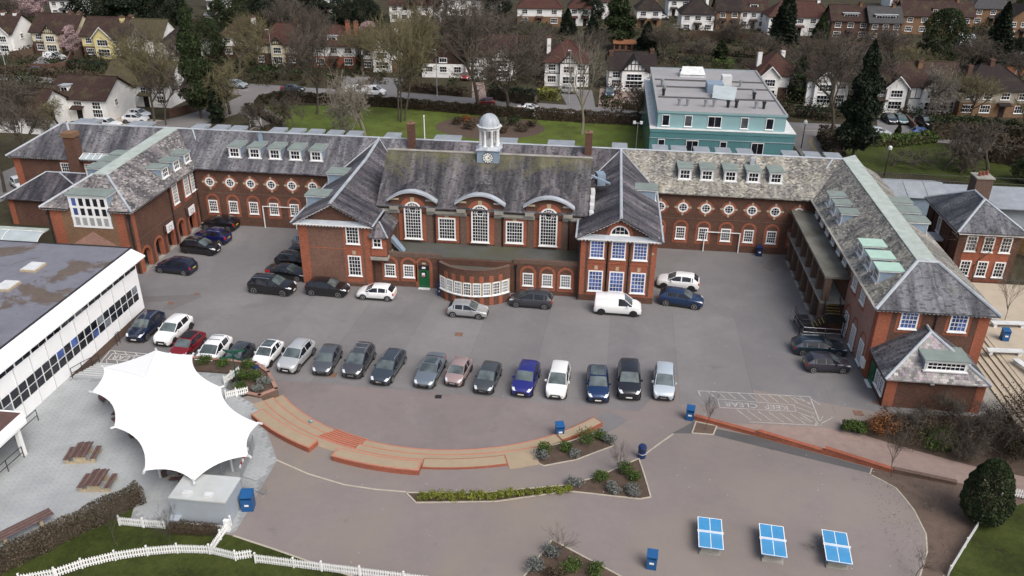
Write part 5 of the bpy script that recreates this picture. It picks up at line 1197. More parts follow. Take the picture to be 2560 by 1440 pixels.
def lerp(x, P):
    for (a, u), (b, v) in zip(P, P[1:]):
        if x <= b: return u+(v-u)*(x-a)/(b-a) if b > a else v
    return P[-1][1]
def carmesh(kind):
    if kind in CM: return CM[kind]
    L, W, H, cw, rs, re, tb, tz, nz, cz, b0, b1, wr = CT[kind]
    low = .24+(.06 if 'suv' in kind else 0)
    top = [(0, nz-.24), (.04, nz-.1), (.13, nz), (.32, nz+.07), (cw*.6, (nz+.07)*.35+cz*.65), (cw, cz+.02), (rs, H-.07), (rs+.4, H-.01), ((rs+re)/2, H), (re-.35, H-.03), (re, H-.09), (tb, tz+.02), (L-.02, tz-.06 if tb > L-.4 else tz-.03), (L, tz-.22)]
    B = rs+.62; Cp = min(re-.25, B+1.05)
    st = [0, .04, .13, .32, .55, cw*.75, cw, rs, (rs+B)/2, B-.05, B+.05, (B+Cp)/2, Cp-.05, Cp+.05, re-.1, re, tb, L-.02, L] if kind != 'saloon' else [0, .04, .13, .32, .55, cw*.75, cw, rs, (rs+B)/2, B-.05, B+.05, (B+Cp)/2, Cp-.05, Cp+.05, re, tb, tb+.3, L-.02, L]
    st = sorted(set(round(s, 4) for s in st))
    belt = lambda s: min(b0+(b1-b0)*s/L, lerp(s, top)-.04)
    wf = lambda s: lerp(s, [(0, .60), (.04, .74), (.13, .85), (.32, .94), (.8, 1), (L-.6, 1), (L-.15, .95), (L, .82)])
    V = []; n = 15
    for s in st:
        w = W/2*wf(s); zt = lerp(s, top); zb = belt(s); h = zt-zb; c = max(0, min(1, (h-.06)/.35))
        lo = low+(.12 if s < .04 else 0)+(.1 if s > L-.03 else 0)
        pts = [(.90*w, lo), (w*.985, lo+.14), (w, lo+(zb-lo)*.62), (w*.975, zb-.015)]
        cab = [(w*.95, zb+.02), (w*(.95-.20*min(1, h/.55)), zt-.075), (w*.60, zt-.008), (0, zt+.012)]
        hood = [(w*.945, zb+.012), (w*lerp(s, [(0, .66), (cw, .86), (tb, .86), (L, .7)]), zt-.012), (w*.45, zt+.012), (0, zt+.022)]
        pts += [(p[0]*c+q[0]*(1-c), p[1]*c+q[1]*(1-c)) for p, q in zip(cab, hood)]
        ring = [(-x, z) for x, z in pts]+[(x, z) for x, z in pts[:-1][::-1]]
        for x, z in ring: V.append((x, s-L/2, z))
    parts = {k: MB() for k in ('body', 'windscreen', 'rear_window', 'wl', 'wr', 'hl', 'hr', 'tl', 'tr')}
    for i in range(len(st)-1):
        a, b = st[i], st[i+1]
        for r in range(14):
            f = (i*n+r, i*n+r+1, (i+1)*n+r+1, (i+1)*n+r); k = 'body'
            if abs(a-cw) < .001 and 5 <= r <= 8: k = 'windscreen'
            elif abs(b-tb) < .001 and 5 <= r <= 8 and kind != 'van': k = 'rear_window'
            elif r in (4, 9) and (a >= cw-.001 and b <= (B-.04 if kind == 'van' else re-.05)) and not (abs(a-(B-.05)) < .001 or abs(a-(Cp-.05)) < .001): k = 'wl' if r == 4 else 'wr'
            elif b < .56 and a > .03 and r in (3, 4, 9, 10) and (b < .33 or r in (3, 10)): k = 'hl' if r < 7 else 'hr'
            elif a > tb-.001 and r in (2, 3, 10, 11): k = 'tl' if r < 7 else 'tr'
            parts[k].poly([V[j] for j in f])
    e = (len(st)-1)*n
    parts['body'].poly([V[j] for j in range(n)]); parts['body'].poly([V[e+j] for j in range(n)][::-1])
    out = {}
    for k, mb in parts.items():
        bm = bmesh.new(); vs = [bm.verts.new(v) for v in mb.v]; 
        for f in mb.f:
            try: bm.faces.new([vs[j] for j in f])
            except ValueError: pass
        bmesh.ops.remove_doubles(bm, verts=bm.verts, dist=.0005); bmesh.ops.recalc_face_normals(bm, faces=bm.faces)
        if k == 'body':
            for s_ in (-1, 1):                       # windscreen pillars
                w0, w1 = W/2*wf(cw), W/2*wf(rs)
        me = bpy.data.meshes.new(k); bm.to_mesh(me); bm.free(); finish(me, True); out[k] = me
    iw = st.index(round(cw, 4)); P = MB()
    for s_, j in ((0, 5), (1, 9)): P.tube(V[iw*n+j], V[(iw+1)*n+j], .035, .035, 5)
    out['pillar'] = P.mesh('pillar')
    w = W/2; fa, ra = .80 if kind != 'mini' else .66, L-.78 if kind not in ('mini', 'hatch') else L-.62
    if kind in ('bigsuv', 'saloon', 'estate'): fa = .88
    ar = MB()
    for s_ in (-1, 1):
        for ax_ in (fa, ra):
            N = 14; pts = [(ax_-L/2+(wr+.07)*math.cos(math.pi*k/N), wr+(wr+.07)*math.sin(math.pi*k/N)) for k in range(N+1)]+[(ax_-L/2-wr-.07, low-.02), (ax_-L/2+wr+.07, low-.02)]
            ar.poly([(s_*(w+.006), y, z) for y, z in pts])
    ar.box(-w*.97, w*.97, -L/2+.2, L/2-.15, .17, low+.05)
    out['arch'] = ar.mesh('wheel_arch')
    T = MB(); T.lathe(0, 0, [(wr-.12, -.1), (wr-.02, -.1), (wr, -.07), (wr, .07), (wr-.02, .1), (wr-.09, .1)], 18); T.v = [(v[2], v[0], v[1]) for v in T.v]; out['tyre'] = T.mesh('wheel', True)
    Q = MB(); rr = wr-.085
    Q.lathe(0, 0, [(rr, .06), (rr, .105), (rr-.035, .105), (rr-.04, .07)], 18)
    for k in range(5):
        a = 2*math.pi*k/5; c, s_ = math.cos(a), math.sin(a)
        Q.poly([(-.04*s_, .04*c, .1), (.04*s_, -.04*c, .1), (rr*c+.03*s_, rr*s_-.03*c, .1), (rr*c-.03*s_, rr*s_+.03*c, .1)])
    Q.lathe(0, 0, [(.06, .08), (.06, .108)], 8); Q.v = [(v[2], v[0], v[1]) for v in Q.v]; out['rim'] = Q.mesh('rim')
    def b_(name, *bx):
        m_ = MB(); m_.box(*bx); out[name] = m_.mesh(name)
    b_('plate', -.26, .26, -.02, .0, -.055, .055); b_('grille', -.4*w/.9, .4*w/.9, -.02, .05, -.1, .07); b_('intake', -.5*w/.9, .5*w/.9, -.015, .1, -.09, .07)
    m_ = MB(); m_.box(-.0, .2, -.06, .06, -.07, .07); out['mirror'] = m_.mesh('mirror')
    m_ = MB(); m_.path([(0, rs+.3-L/2, -.03), (0, rs+.45-L/2, .03), (0, re-.4-L/2, .02), (0, re-.2-L/2, -.05)], .025, 5); out['rail'] = m_.mesh('roof_rail')
    m_ = MB(); m_.box(-w*.62, w*.62, -.04, .04, 0, .05); out['bar'] = m_.mesh('roof_bar')
    if kind == 'suv' or kind == 'bigsuv': m_ = MB(); m_.box(-w-.01, w+.01, -L/2+.9, L/2-.9, low, low+.1); out['sill'] = m_.mesh('sill_trim')
    out['dim'] = (L, W, H, cw, rs, re, tb, tz, nz, fa, ra, wr, lerp(rs+.6, top), w*wf(.12), w*wf(L-.1), w*.62)
    CM[kind] = out; return out
def car(label, kind, color, pos, rot, metal=.0, extras='', cat='car', roofc=None, alloy='alloy', group=None, name=None):
    """pos on the ground, rot: 0 faces -y"""
    d = carmesh(kind); L, W, H, cw, rs, re, tb, tz, nz, fa, ra, wr, zr, wn, wt, wroof = d['dim']
    t = thing(name or ('van' if kind == 'van' else 'car'), label, cat, pos, rot, group)
    pm_ = color if not isinstance(color, tuple) else paint('car_paint', color, metal)
    def part(nm, me, mat, loc=(0, 0, 0), par=t, rz=0, mx=False):
        o = bpy.data.objects.new(nm, me); COL.objects.link(o); o.parent = par; o.location = loc; o.rotation_euler = (0, 0, rz)
        if mx: o.scale = (-1, 1, 1)
        if len(me.materials) == 0: me.materials.append(mat)
        o.material_slots[0].link = 'OBJECT'; o.material_slots[0].material = mat; return o
    part('body', d['body'], pm_); part('windscreen_pillar', d['pillar'], pm_)
    part('windscreen', d['windscreen'], M['glasscar'])
    if kind != 'van': part('rear_window', d['rear_window'], M['glass'])
    part('side_window', d['wl'], M['glass']); part('side_window', d['wr'], M['glass']); part('wheel_arch', d['arch'], M['rubber'])
    for s_ in (-1, 1):
        for ax_ in (fa, ra):
            wl = part('wheel', d['tyre'], M['rubber'], (s_*(W/2-.075), ax_-L/2, wr), mx=(s_ < 0)); part('rim', d['rim'], M[alloy], par=wl)
        part('headlight', d['hl' if s_ < 0 else 'hr'], M['lamp']); part('tail_light', d['tl' if s_ < 0 else 'tr'], M['red'])
        part('mirror', d['mirror'], pm_, (s_*(W/2*.95), cw+.42-L/2, tz-.02 if kind not in ('van',) else 1.15), mx=(s_ < 0))
        if 'r' in extras: part('roof_rail', d['rail'], M['steel'], (s_*wroof, 0, H-.03))
    part('number_plate', d['plate'], M['plate_w'], (0, -L/2+.0, .46)); part('number_plate', d['plate'], M['plate_y'], (0, L/2+.005, .75 if kind != 'hatch' else .68), rz=math.pi)
    part('grille', d['grille'], M['black'], (0, -L/2+.0, nz-.25)); part('air_intake', d['intake'], M['black'], (0, -L/2+.0, .36+(.06 if 'suv' in kind else 0)))
    if 'sill' in d and 'k' in extras: part('sill_trim', d['sill'], M['black'])
    if 'b' in extras:
        for s_ in (rs+.75, rs+1.5): part('roof_bar', d['bar'], M['steel'], (0, s_-L/2, H+.02))
    if 'p' in extras or roofc:                                       # dark glass or contrasting roof panel
        m_ = MB(); w_ = wroof*.9
        m_.slab([(-w_, rs+.12-L/2, zr+.004), (w_, rs+.12-L/2, zr+.004), (w_, re-.3-L/2, H-.012), (-w_, re-.3-L/2, H-.012)], .05); m_.v = [(v[0], v[1], v[2]+.035) for v in m_.v]
        obj('roof_panel', m_, roofc or M['glasscar'], t, rel=True, loc=(0, 0, 0))
    return t
def wheels(kind, fw, rw, side):
    """place a car from the two wheel contacts seen on one side; side: +1 when that side is the car's local +x"""
    d = carmesh(kind); L, W = d['dim'][:2]; fa, ra = d['dim'][9:11]
    f, r = at(*fw), at(*rw); ax = (r-f); ax.z = 0; ax.normalize()          # local +y
    rot = math.atan2(-ax.x, ax.y); sx = Vector((math.cos(rot), math.sin(rot), 0))
    mid = (f+r)/2-ax*((fa+ra)/2-L/2)-sx*side*(W/2)
    return (mid.x, mid.y, .008), rot
q3 = lambda x, y: (300+x/3.2, 740+y/3.2)
q9 = lambda x, y: (900+x/2.9767, 740+y/2.9767)
ql = lambda x, y: (x/2.9767, 560+y/2.9767)
qA = lambda x, y: (720+x/5.1425, 480+y/5.1425)
q6 = lambda x, y: (1600+x/2.6667, 330+y/2.6667)
qr = lambda x, y: (1600+x/2.25, 800+y/2.25)
Wt, Bk, Nv, Gy, Dg = (.78, .79, .80), (.008, .008, .010), (.010, .018, .050), (.10, .11, .125), (.045, .05, .056)
GR = 'cars parked in a row facing the play yard'
def rowcar(label, kind, c, fw, rw, m=.0, ex='', **k): p, r = wheels(kind, fw, rw, 1); return car(label, kind, c, p, r, m, ex, group=GR, **k)
rowcar('dark navy car nearest the white classroom block', 'suv', Nv, q3(232, 352), q3(347, 243), .3, 'r')
rowcar('white car with black lower grille between the navy car and the red car', 'suv', Wt, q3(452, 383), q3(566, 277), 0, alloy='darkalloy')
rowcar('red car with black roof half hidden by the white canopy', 'hatch', (.20, .006, .012), q3(580, 485), q3(666, 405), .2, '', roofc=M['black'])
rowcar('white car with roof bars next to the red car', 'suv', Wt, q3(787, 560), q3(882, 452), 0, 'b', alloy='darkalloy')
rowcar('small dark grey rounded car between two white cars', 'mini', Dg, q3(977, 583), q3(1076, 478), .3)
rowcar('small white car with black roof panel by the blue round bin', 'mini', Wt, q3(1207, 573), q3(1312, 455), 0, 'p', alloy='darkalloy')
rowcar('silver white car with roof rails, fourth from the sign post', 'suv', (.55, .57, .58), q3(1442, 600), q3(1547, 480), .4, 'r')
rowcar('mid grey hatchback beside the brown manhole cover', 'hatch', Gy, q3(1707, 618), q3(1777, 492), .4)
rowcar('dark grey people carrier with silver roof rails and bars', 'mpv', (.075, .08, .09), q3(1952, 643), q3(2038, 508), .4, 'rb')
rowcar('slate blue grey estate car with silver roof rails', 'estate', (.06, .078, .098), q3(2187, 688), q3(2278, 548), .5, 'r')
rowcar('silver blue saloon with black glass roof', 'saloon', (.20, .24, .28), q9(567, 668), q9(638, 532), .5, 'p')
rowcar('pale pink small hatchback', 'mini', (.37, .27, .26), q9(772, 668), q9(832, 560), .3, alloy='darkalloy')
rowcar('charcoal grey hatchback between the pink car and the bright blue car', 'hatch', (.07, .078, .085), q9(1002, 713), q9(1052, 597), .4)
rowcar('bright royal blue compact car with black wheel arches', 'suv', (.020, .022, .20), q9(1293, 732), q9(1335, 612), .3)
rowcar('white people carrier next to the royal blue car', 'mpv', (.72, .73, .72), q9(1540, 745), q9(1563, 620), 0)
def front(label, kind, c, px, py, deg, m=.0, ex='', group=GR, **k):
    p = at(px, py); L = CT[kind][0]; a = R(deg)
    return car(label, kind, c, (p.x-math.sin(a)*L/2, p.y+math.cos(a)*L/2, .008), a, m, ex, group=group, **k)
front('deep blue car with silver roof rails beside the black off-roader', 'suv', (.010, .035, .115), 1494.6, 1013, 2.5, .4, 'rp')
front('black off-roader second from the end of the row', 'bigsuv', (.016, .018, .024), 1571.9, 1006, 0, .3)
front('pale silver blue people carrier at the end of the row', 'mpv', (.50, .57, .63), 1657.5, 1006, -3.5, .3, '')
# cars along the building
def sidecar(label, kind, c, fw, rw, side, m=.0, ex='', group='cars parked beside the school', **k): p, r = wheels(kind, fw, rw, side); return car(label, kind, c, p, r, m, ex, group=group, **k)
sidecar('large black off-roader with silver roof rails on the outer end of the black cars', 'bigsuv', Bk, ql(2097, 542), ql(1900, 522), -1, .2, 'r')
sidecar('black car in front of the brick gable wall', 'suv', Bk, qA(632, 1365), qA(322, 1340), -1, .2)
sidecar('white hatchback parked near the green door', 'hatch', Wt, qA(975, 1393), qA(1268, 1413), 1)
sidecar('silver hatchback in front of the curved bay', 'hatch', (.45, .46, .47), q9(880, 178), q9(690, 162), -1, .5)
sidecar('dark grey people carrier parked right of the curved bay', 'mpv', (.05, .053, .065), q9(1165, 88), q9(1365, 104), 1, .3)
sidecar('white panel van in front of the red brick gable', 'van', Wt, q9(2030, 160), q9(1795, 143), -1, 0, cat='van', alloy='darkalloy')
sidecar('white off-road car facing left beside the gabled block', 'suv', Wt, q6(165, 1050), q6(328, 1068), 1, alloy='darkalloy')
sidecar('metallic blue car facing right in front of the white off-road car', 'suv', (.010, .036, .11), q6(352, 1187), q6(175, 1162), -1, .4)
sidecar('dark blue estate car with silver rails below the steel stair', 'estate', (.018, .035, .055), qr(1100, 213), qr(925, 205), -1, .4, 'r')
sidecar('dark purple grey hatchback near the hipped annex', 'hatch', (.042, .040, .055), qr(1142, 305), qr(968, 300), -1, .3)
sidecar('navy people carrier parked alone by the arcade', 'mpv', (.014, .018, .045), ql(1190, 367), ql(1375, 388), 1, .3)
sidecar('black off-roader with silver front bumper in the west court', 'suv', Bk, ql(1548, 240), ql(1385, 222), -1, .2, 'r', alloy='darkalloy')
sidecar('royal blue estate in the west court', 'suv', (.012, .016, .10), ql(1480, 146), ql(1625, 160), 1, .4, 'r')
sidecar('black car deepest in the west court by the back wall', 'suv', Bk, ql(1545, 48), ql(1692, 60), 1, .2)
# the line of cars whose fronts are hidden by the gabled block's wall
for lb, kind, c, x, y, ex, al in (('black saloon parked behind the large black off-roader', 'saloon', Bk, -32.9, 77.6, '', 'alloy'), ('black off-roader, third along the gable side wall', 'suv', Bk, -33.0, 80.3, 'r', 'alloy'), ('dark car fourth along the gable side wall', 'suv', (.03, .035, .042), -32.4, 82.6, '', 'alloy'), ('blue grey estate parked along the gable side wall', 'suv', (.14, .18, .22), -32.9, 85.6, 'r', 'alloy'), ('white car parked deepest along the gable side wall', 'hatch', Wt, -32.0, 88.6, '', 'alloy')):
    car(lb, kind, c, (x, y, .008), R(83), .3, ex, group='cars parked along the gable side wall')
# ------------------------------------------------------------------ canopy, kiosk and yard furniture
t = thing('tensile_canopy', 'large white tensile fabric canopy over the patio tables', 'canopy', (-31, 47.5, .86))
CE = [(390, 875, 3.7), (482, 887, 3.5), (553, 968, 3.5), (648, 1058, 3.5), (622, 1140, 3.4), (484, 1203, 3.4), (361, 1177, 3.4), (285, 1068, 3.4), (229, 980, 3.4), (258, 918, 3.6)]
CE = [at(*q) for q in CE]; PK = [Vector((-33.6, 49.9, 4.75)), Vector((-27.2, 44.6, 4.75))]
bd = []; cen = sum(CE, Vector())/len(CE)
for a, b in zip(CE, CE[1:]+CE[:1]):
    n_ = 12; L_ = (b-a).length; mid = (a+b)/2; inw = (cen-mid); inw.z = 0; d = (b-a).normalized(); inw = (inw-d*inw.dot(d)).normalized()
    for k in range(n_): u = k/n_; bd.append(a.lerp(b, u)+inw*(4*u*(1-u)*L_*.12)+Vector((0, 0, 4*u*(1-u)*.12)))
m = MB(); NT_ = 10; N = len(bd)
def axis(p):
    d = PK[1]-PK[0]; u = max(0, min(1, (p-PK[0]).dot(d)/d.length_squared)); c = PK[0]+d*u; c.z = 4.75-.25*math.sin(math.pi*u)**1.2; return c
ax_ = [axis(p) for p in bd]
for k in range(NT_+1):
    u = k/NT_
    for p, c in zip(bd, ax_):
        q = c.lerp(p, u); q.z = c.z+(p.z-c.z)*(u**1.1); m.v.append(tuple(q))
for k in range(NT_):
    for j in range(N): m.f.append((k*N+j, k*N+(j+1) % N, (k+1)*N+(j+1) % N, (k+1)*N+j)); m.m.append(0)
m.f = [f[::-1] for f in m.f]
obj_v = list(m.v); obj('membrane', m, M['fabric'], t, smooth=True)
for p in CE:
    o_ = (p-cen); o_.z = 0; o_.normalize(); b_ = p-o_*2.4; m = MB(); m.tube((b_.x, b_.y, p.z+.15), (b_.x, b_.y, .87), .08, .09, 8); obj('mast', m, M['offwhite'], t); m = MB(); m.tube(p-o_*.15, p+o_*.25, .1, .09, 6); obj('corner_plate', m, M['offwhite'], t)
for k_ in range(len(CE)):
    m = MB(); m.path([tuple(Vector(mv)+Vector((0, 0, .012))) for mv in [obj_v[j*N+k_*12] for j in range(NT_+1)]], .012, 4); obj('seam', m, M['offwhite'], t)
for p in PK: m = MB(); m.tube(p+Vector((0, 0, -.05)), Vector((p.x, p.y, .87)), .1, .1, 8); obj('mast', m, M['offwhite'], t)
# kiosk
t = thing('kiosk', 'grey flat roofed metal kiosk beside the white canopy', 'kiosk', (-24.7, 40.2, .86))
kx0, kx1, ky0, ky1, kt = -26.6, -22.72, 39.08, 41.6, 3.02
m = MB(); m.box(kx0+.05, kx1-.05, ky0+.05, ky1-.05, .86, kt-.1); obj('wall', m, M['grey_metal'], t)
m = MB(); m.box(kx0, kx1, ky0, ky1, kt-.1, kt); obj('roof', m, M['kioskroof'], t)
for x in (-25.55, -24.1): m = MB(); m.box(x-.28, x+.28, ky0+.35, ky0+.75, kt, kt+.12); obj('roof_vent', m, M['offwhite'], t)
m = MB(); m.box(kx0-.0, kx0+.7, ky0-.5, ky0+.04, .86, 1.6); obj('ramp_box', m, M['grey_metal'], t)
m = MB(); m.box(kx0+.7, kx1-.1, ky0-.02, ky0+.04, .9, 1.0); obj('trim', m, M['white'], t)
m = MB(); m.box(-22.95, -22.6, 38.75, 39.0, .86, 1.75); tag(obj('meter_cabinet', m, M['white']), 'small white cabinet at the kiosk corner', 'cabinet')
m = MB(); m.box(-24.3, -22.9, 41.62, 41.7, 1.5, 2.9); obj('serving_hatch', m, M['navy'], t)
# bins
def bin_(label, pos, rot, mat, w_=.62, h=1.15):
    t = thing('litter_bin', label, 'bin', pos, rot, 'blue litter bins'); m = MB(); a = w_/2
    m.box(-a, a, -a, a, 0, h*.72); obj('body', m, M[mat], t, rel=True); m = MB(); 
    m.box(-a, a, a-.05, a, h*.72, h*.9); m.box(-a, -a+.05, -a, a-.05, h*.72, h*.9); m.box(a-.05, a, -a, a-.05, h*.72, h*.9); obj('hood', m, M[mat], t, rel=True)
    m = MB(); m.slab([(-a-.03, -a-.03, h*.9), (a+.03, -a-.03, h*.9), (a+.03, a+.03, h), (-a-.03, a+.03, h)], .06); obj('lid', m, M[mat], t, rel=True)
    m = MB(); m.box(-.14, .14, -a-.01, -a, .45, .6); obj('sticker', m, M['clock'], t, rel=True); return t
def rbin(label, pos, mat='navy'):
    t = thing('litter_bin', label, 'bin', pos, 0, 'blue litter bins'); m = MB(); m.lathe(0, 0, [(.28, 0), (.30, .05), (.30, .85)], 16); obj('body', m, M[mat], t, rel=True)
    m = MB(); m.lathe(0, 0, [(.31, .85), (.33, .9), (.27, 1.08), (.1, 1.12)], 16); obj('lid', m, M[mat], t, rel=True)
    m = MB(); m.box(-.12, .12, -.33, -.28, .78, .9); obj('opening', m, M['black'], t, rel=True); m = MB(); m.lathe(0, 0, [(.305, .4), (.305, .44)], 16); obj('band', m, M['clock'], t, rel=True); return t
p = ats(622, 1270); bin_('large blue bin against the grey kiosk', p, R(10), 'blue', .78, 1.35)
p = at(1399, 1085, .15); bin_('blue hooded bin at the arc of the terrace seating', (p.x, p.y+.0, .006), R(15), 'blue')
p = ats(1724, 1047); bin_('blue hooded bin at the end of the red brick ramp wall', p, R(-10), 'blue')
p = ats(1628, 1416); bin_('blue hooded bin standing alone near the table tennis tables', p, R(-5), 'blue')
p = at(1099, 738); bin_('navy bin beside the curved bay and green door', (-15.75, 75.6, .01), 0, 'navy', .6, 1.3)
p = at(1896, 637); bin_('navy bin against the east court wall', (p.x, 90.2, .01), 0, 'navy', .6, 1.2)
bin_('navy bin in the corner of the west court', (-45.4, 90.1, .01), 0, 'navy', .9, 1.3)
bin_('blue bin on the beige terrace beyond the east wing', (38.6, 72.0, .73), 0, 'blue')
rbin('round navy bin at the tip of the triangular planter', ats(1604, 1143)); rbin('round navy bin behind the planter near the small white car', (-28.6, 58.1, .01))
# table tennis tables
for lb, px, py, a in (('blue table tennis table nearest the lone blue bin', 1776, 1332, 3.5), ('blue table tennis table in the middle of the three', 1932, 1350, 5), ('blue table tennis table nearest the earth bank', 2092, 1366, 6)):
    z = gz(9, 43); p = at(px, py, z+.76); t = thing('table_tennis_table', lb, 'table', (p.x, p.y, z+.004), R(-a), 'table tennis tables'); W_, L_ = 1.56, 2.8
    m = MB(); m.box(-W_/2, W_/2, -L_/2, L_/2, .70, .76); obj('tabletop', m, M['ttblue'], t, rel=True)
    m = MB(); zz = .763
    for x0, x1, y0, y1 in ((-W_/2, W_/2, -L_/2, -L_/2+.05), (-W_/2, W_/2, L_/2-.05, L_/2), (-W_/2, -W_/2+.05, -L_/2+.05, L_/2-.05), (W_/2-.05, W_/2, -L_/2+.05, L_/2-.05), (-.02, .02, -L_/2+.05, -.08), (-.02, .02, .08, L_/2-.05)): m.poly([(x0, y0, zz), (x1, y0, zz), (x1, y1, zz), (x0, y1, zz)])
    obj('painted_lines', m, M['white'], t, rel=True); m = MB(); m.box(-W_/2-.05, W_/2+.05, -.02, .02, .76, .91); obj('net', m, M['white'], t, rel=True)
    for s_ in (-1, 1): m = MB(); m.box(-W_*.36, W_*.36, s_*.95-.12, s_*.95+.12, 0, .70); m.box(-W_*.42, W_*.42, s_*.95-.3, s_*.95+.3, 0, .1); obj('leg', m, M['conc'], t, rel=True)
# picnic tables with concrete ends
def picnic(label, px, py, a):
    p = ats(px, py); t = thing('picnic_table', label, 'table', (p.x, p.y, .884), R(a), 'picnic tables with concrete ends')
    for k in range(8): x = -.5+k*.1428; m = MB(); m.box(x-.055, x+.055, -.85-.04*(k%2), .85+.05*(k%3), .72, .76); obj('top_slat', m, M['wood' if (k*7) % 3 else 'wood2'], t, rel=True)
    for s_ in (-1, 1):
        for k in range(3): x = s_*.93+(k-1)*.135; m = MB(); m.box(x-.06, x+.06, -.75, .75, .43, .47); obj('seat_slat', m, M['wood' if k % 2 else 'wood2'], t, rel=True)
    for s_ in (-1, 1): m = MB(); m.box(-.42, .42, s_*.6-.08, s_*.6+.08, .1, .72); m.box(-1.05, 1.05, s_*.6-.08, s_*.6+.08, .0, .12); m.box(-1.05, -.78, s_*.6-.08, s_*.6+.08, .12, .43); m.box(.78, 1.05, s_*.6-.08, s_*.6+.08, .12, .43); obj('concrete_end', m, M['stone'], t, rel=True)
picnic('slatted picnic table with concrete ends, farther from the hedge', 210, 1145, 12); picnic('slatted picnic table with concrete ends, nearer the hedge', 247, 1215, 7)
p = at(112, 1322, 1.62); t = thing('long_table', 'long dark wood table and bench beside the brown hedge', 'table', (-35.5, 35.9, .884), R(55), 'long tables')
for k in range(6): m = MB(); m.box(-3.4, 2.6, .25+k*.145, .38+k*.145, .72, .76); obj('top_plank', m, M['wood' if k % 2 else 'wood2'], t, rel=True)
for k in range(3): m = MB(); m.box(-3.4, 2.4, -.75+k*.14, -.62+k*.14, .42, .46); obj('seat_plank', m, M['wood'], t, rel=True)
for x in (-2.6, -.4, 1.8): m = MB(); m.box(x-.1, x+.1, -.75, 1.1, .06, .16); m.box(x-.1, x+.1, .4, .95, .16, .72); m.box(x-.1, x+.1, -.7, -.35, .16, .42); obj('trestle', m, M['stone'], t, rel=True)
for lb, px, py in (('round picnic table under the canopy corner nearest the white block', 268, 1000), ('round picnic table peeping from under the canopy between two masts', 300, 1050), ('round picnic table under the canopy edge above the slatted tables', 345, 1093), ('round picnic table under the canopy beside the kiosk', 428, 1192)):
    p = ats(px, py); t = thing('round_table', lb, 'table', (p.x+.5, p.y+.3, .884), R(px), 'round picnic tables')
    m = MB(); m.lathe(0, 0, [(.62, .7), (.62, .75)], 18); m.lathe(0, 0, [(.1, 0), (.1, .7)], 8); obj('tabletop', m, M['wood'], t, rel=True)
    for k in range(4):
        m = MB(); i = len(m.v)
        for j in range(7):
            a = R(90*k+12+j*11)
            for r_, z in ((.82, .44), (1.18, .44), (1.18, .40), (.82, .40)): m.v.append((r_*math.cos(a), r_*math.sin(a), z))
        for j in range(6):
            for q in range(4): m.f.append((4*j+q, 4*j+(q+1) % 4, 4*j+4+(q+1) % 4, 4*j+4+q)); m.m.append(0)
        a = R(90*k+45); m.tube((.9*math.cos(a), .9*math.sin(a), .4), (.9*math.cos(a), .9*math.sin(a), 0), .04, .04, 5); obj('seat', m, M['wood'], t, rel=True)
    m = MB(); m.box(-1.0, 1.0, -.05, .05, .2, .28); m.box(-.05, .05, -1.0, 1.0, .2, .28); obj('frame', m, M['stone'], t, rel=True)
# picket fences
pk = MB(); pk.box(-.045, .045, -.012, .012, .05, .68); pk.poly([(-.045, -.012, .68), (.045, -.012, .68), (0, -.012, .75)]); pk.poly([(.045, .012, .68), (-.045, .012, .68), (0, .012, .75)]); pkm = pk.mesh('picket'); pkm.materials.append(M['white'])
def picket(label, pts, sp_=.155, z=.88, posts=True):
    pts = [Vector((p[0], p[1], 0)) for p in pts]; t = thing('picket_fence', label, 'fence', (pts[0].x, pts[0].y, z), 0, None); o0 = pts[0]; acc = 0
    for a, b in zip(pts, pts[1:]):
        L_ = (b-a).length; d = (b-a).normalized(); ang = math.atan2(d.y, d.x); k = acc
        while k < L_:
            c = a+d*k-o0; o = bpy.data.objects.new('picket', pkm); COL.objects.link(o); o.parent = t; o.location = (c.x, c.y, random.uniform(-.01, .01)); o.rotation_euler = (0, random.uniform(-.02, .02), ang); k += sp_
        acc = k-L_; n = Vector((-d.y, d.x, 0))*.03; c = (a+b)/2-o0+n
        for zz in (.22, .54): m = MB(); m.rbox(c.x, c.y, zz-.04, zz+.04, L_, .04, ang); obj('rail', m, M['white'], t, rel=True, loc=(0, 0, 0))
        if posts: c = a-o0; m = MB(); m.rbox(c.x, c.y, 0, .8, .09, .09, ang); m.rbox(c.x, c.y, .8, .84, .11, .11, ang); obj('post', m, M['white'], t, rel=True, loc=(0, 0, 0))
    return t
FL = [(140, 1445), (207, 1422), (290, 1402), (370, 1390), (445, 1384), (525, 1386), (590, 1402), (632, 1396)]
picket('long curving white picket fence across the south west lawn', [(-33.2, 33.0)]+[ats(*q) for q in FL])
picket('white picket fence run along the foot of the playground', [ats(*q) for q in ((640, 1408), (735, 1420), (805, 1429), (900, 1441), (1010, 1455), (1130, 1470))])
picket('short white picket fence between the brown hedge and the kiosk', [ats(*q) for q in ((300, 1314), (360, 1320), (415, 1324))])
picket('short white picket fence from the kiosk corner to the lawn', [ats(*q) for q in ((578, 1315), (553, 1350), (530, 1383))])
picket('short white picket fence below the planter by the canopy', [ats(*q) for q in ((566, 998), (592, 992), (620, 986))])
picket('short white picket fence beside the green finger post', [ats(*q) for q in ((562, 962), (580, 948), (600, 934))])
picket('short white picket fence by the big round conifer', [ats(*q) for q in ((2505, 1240), (2560, 1250), (2620, 1262))])
picket('white picket fence along the south east lawn edge', [ats(*q) for q in ((2370, 1440), (2412, 1370), (2455, 1302))], .155)
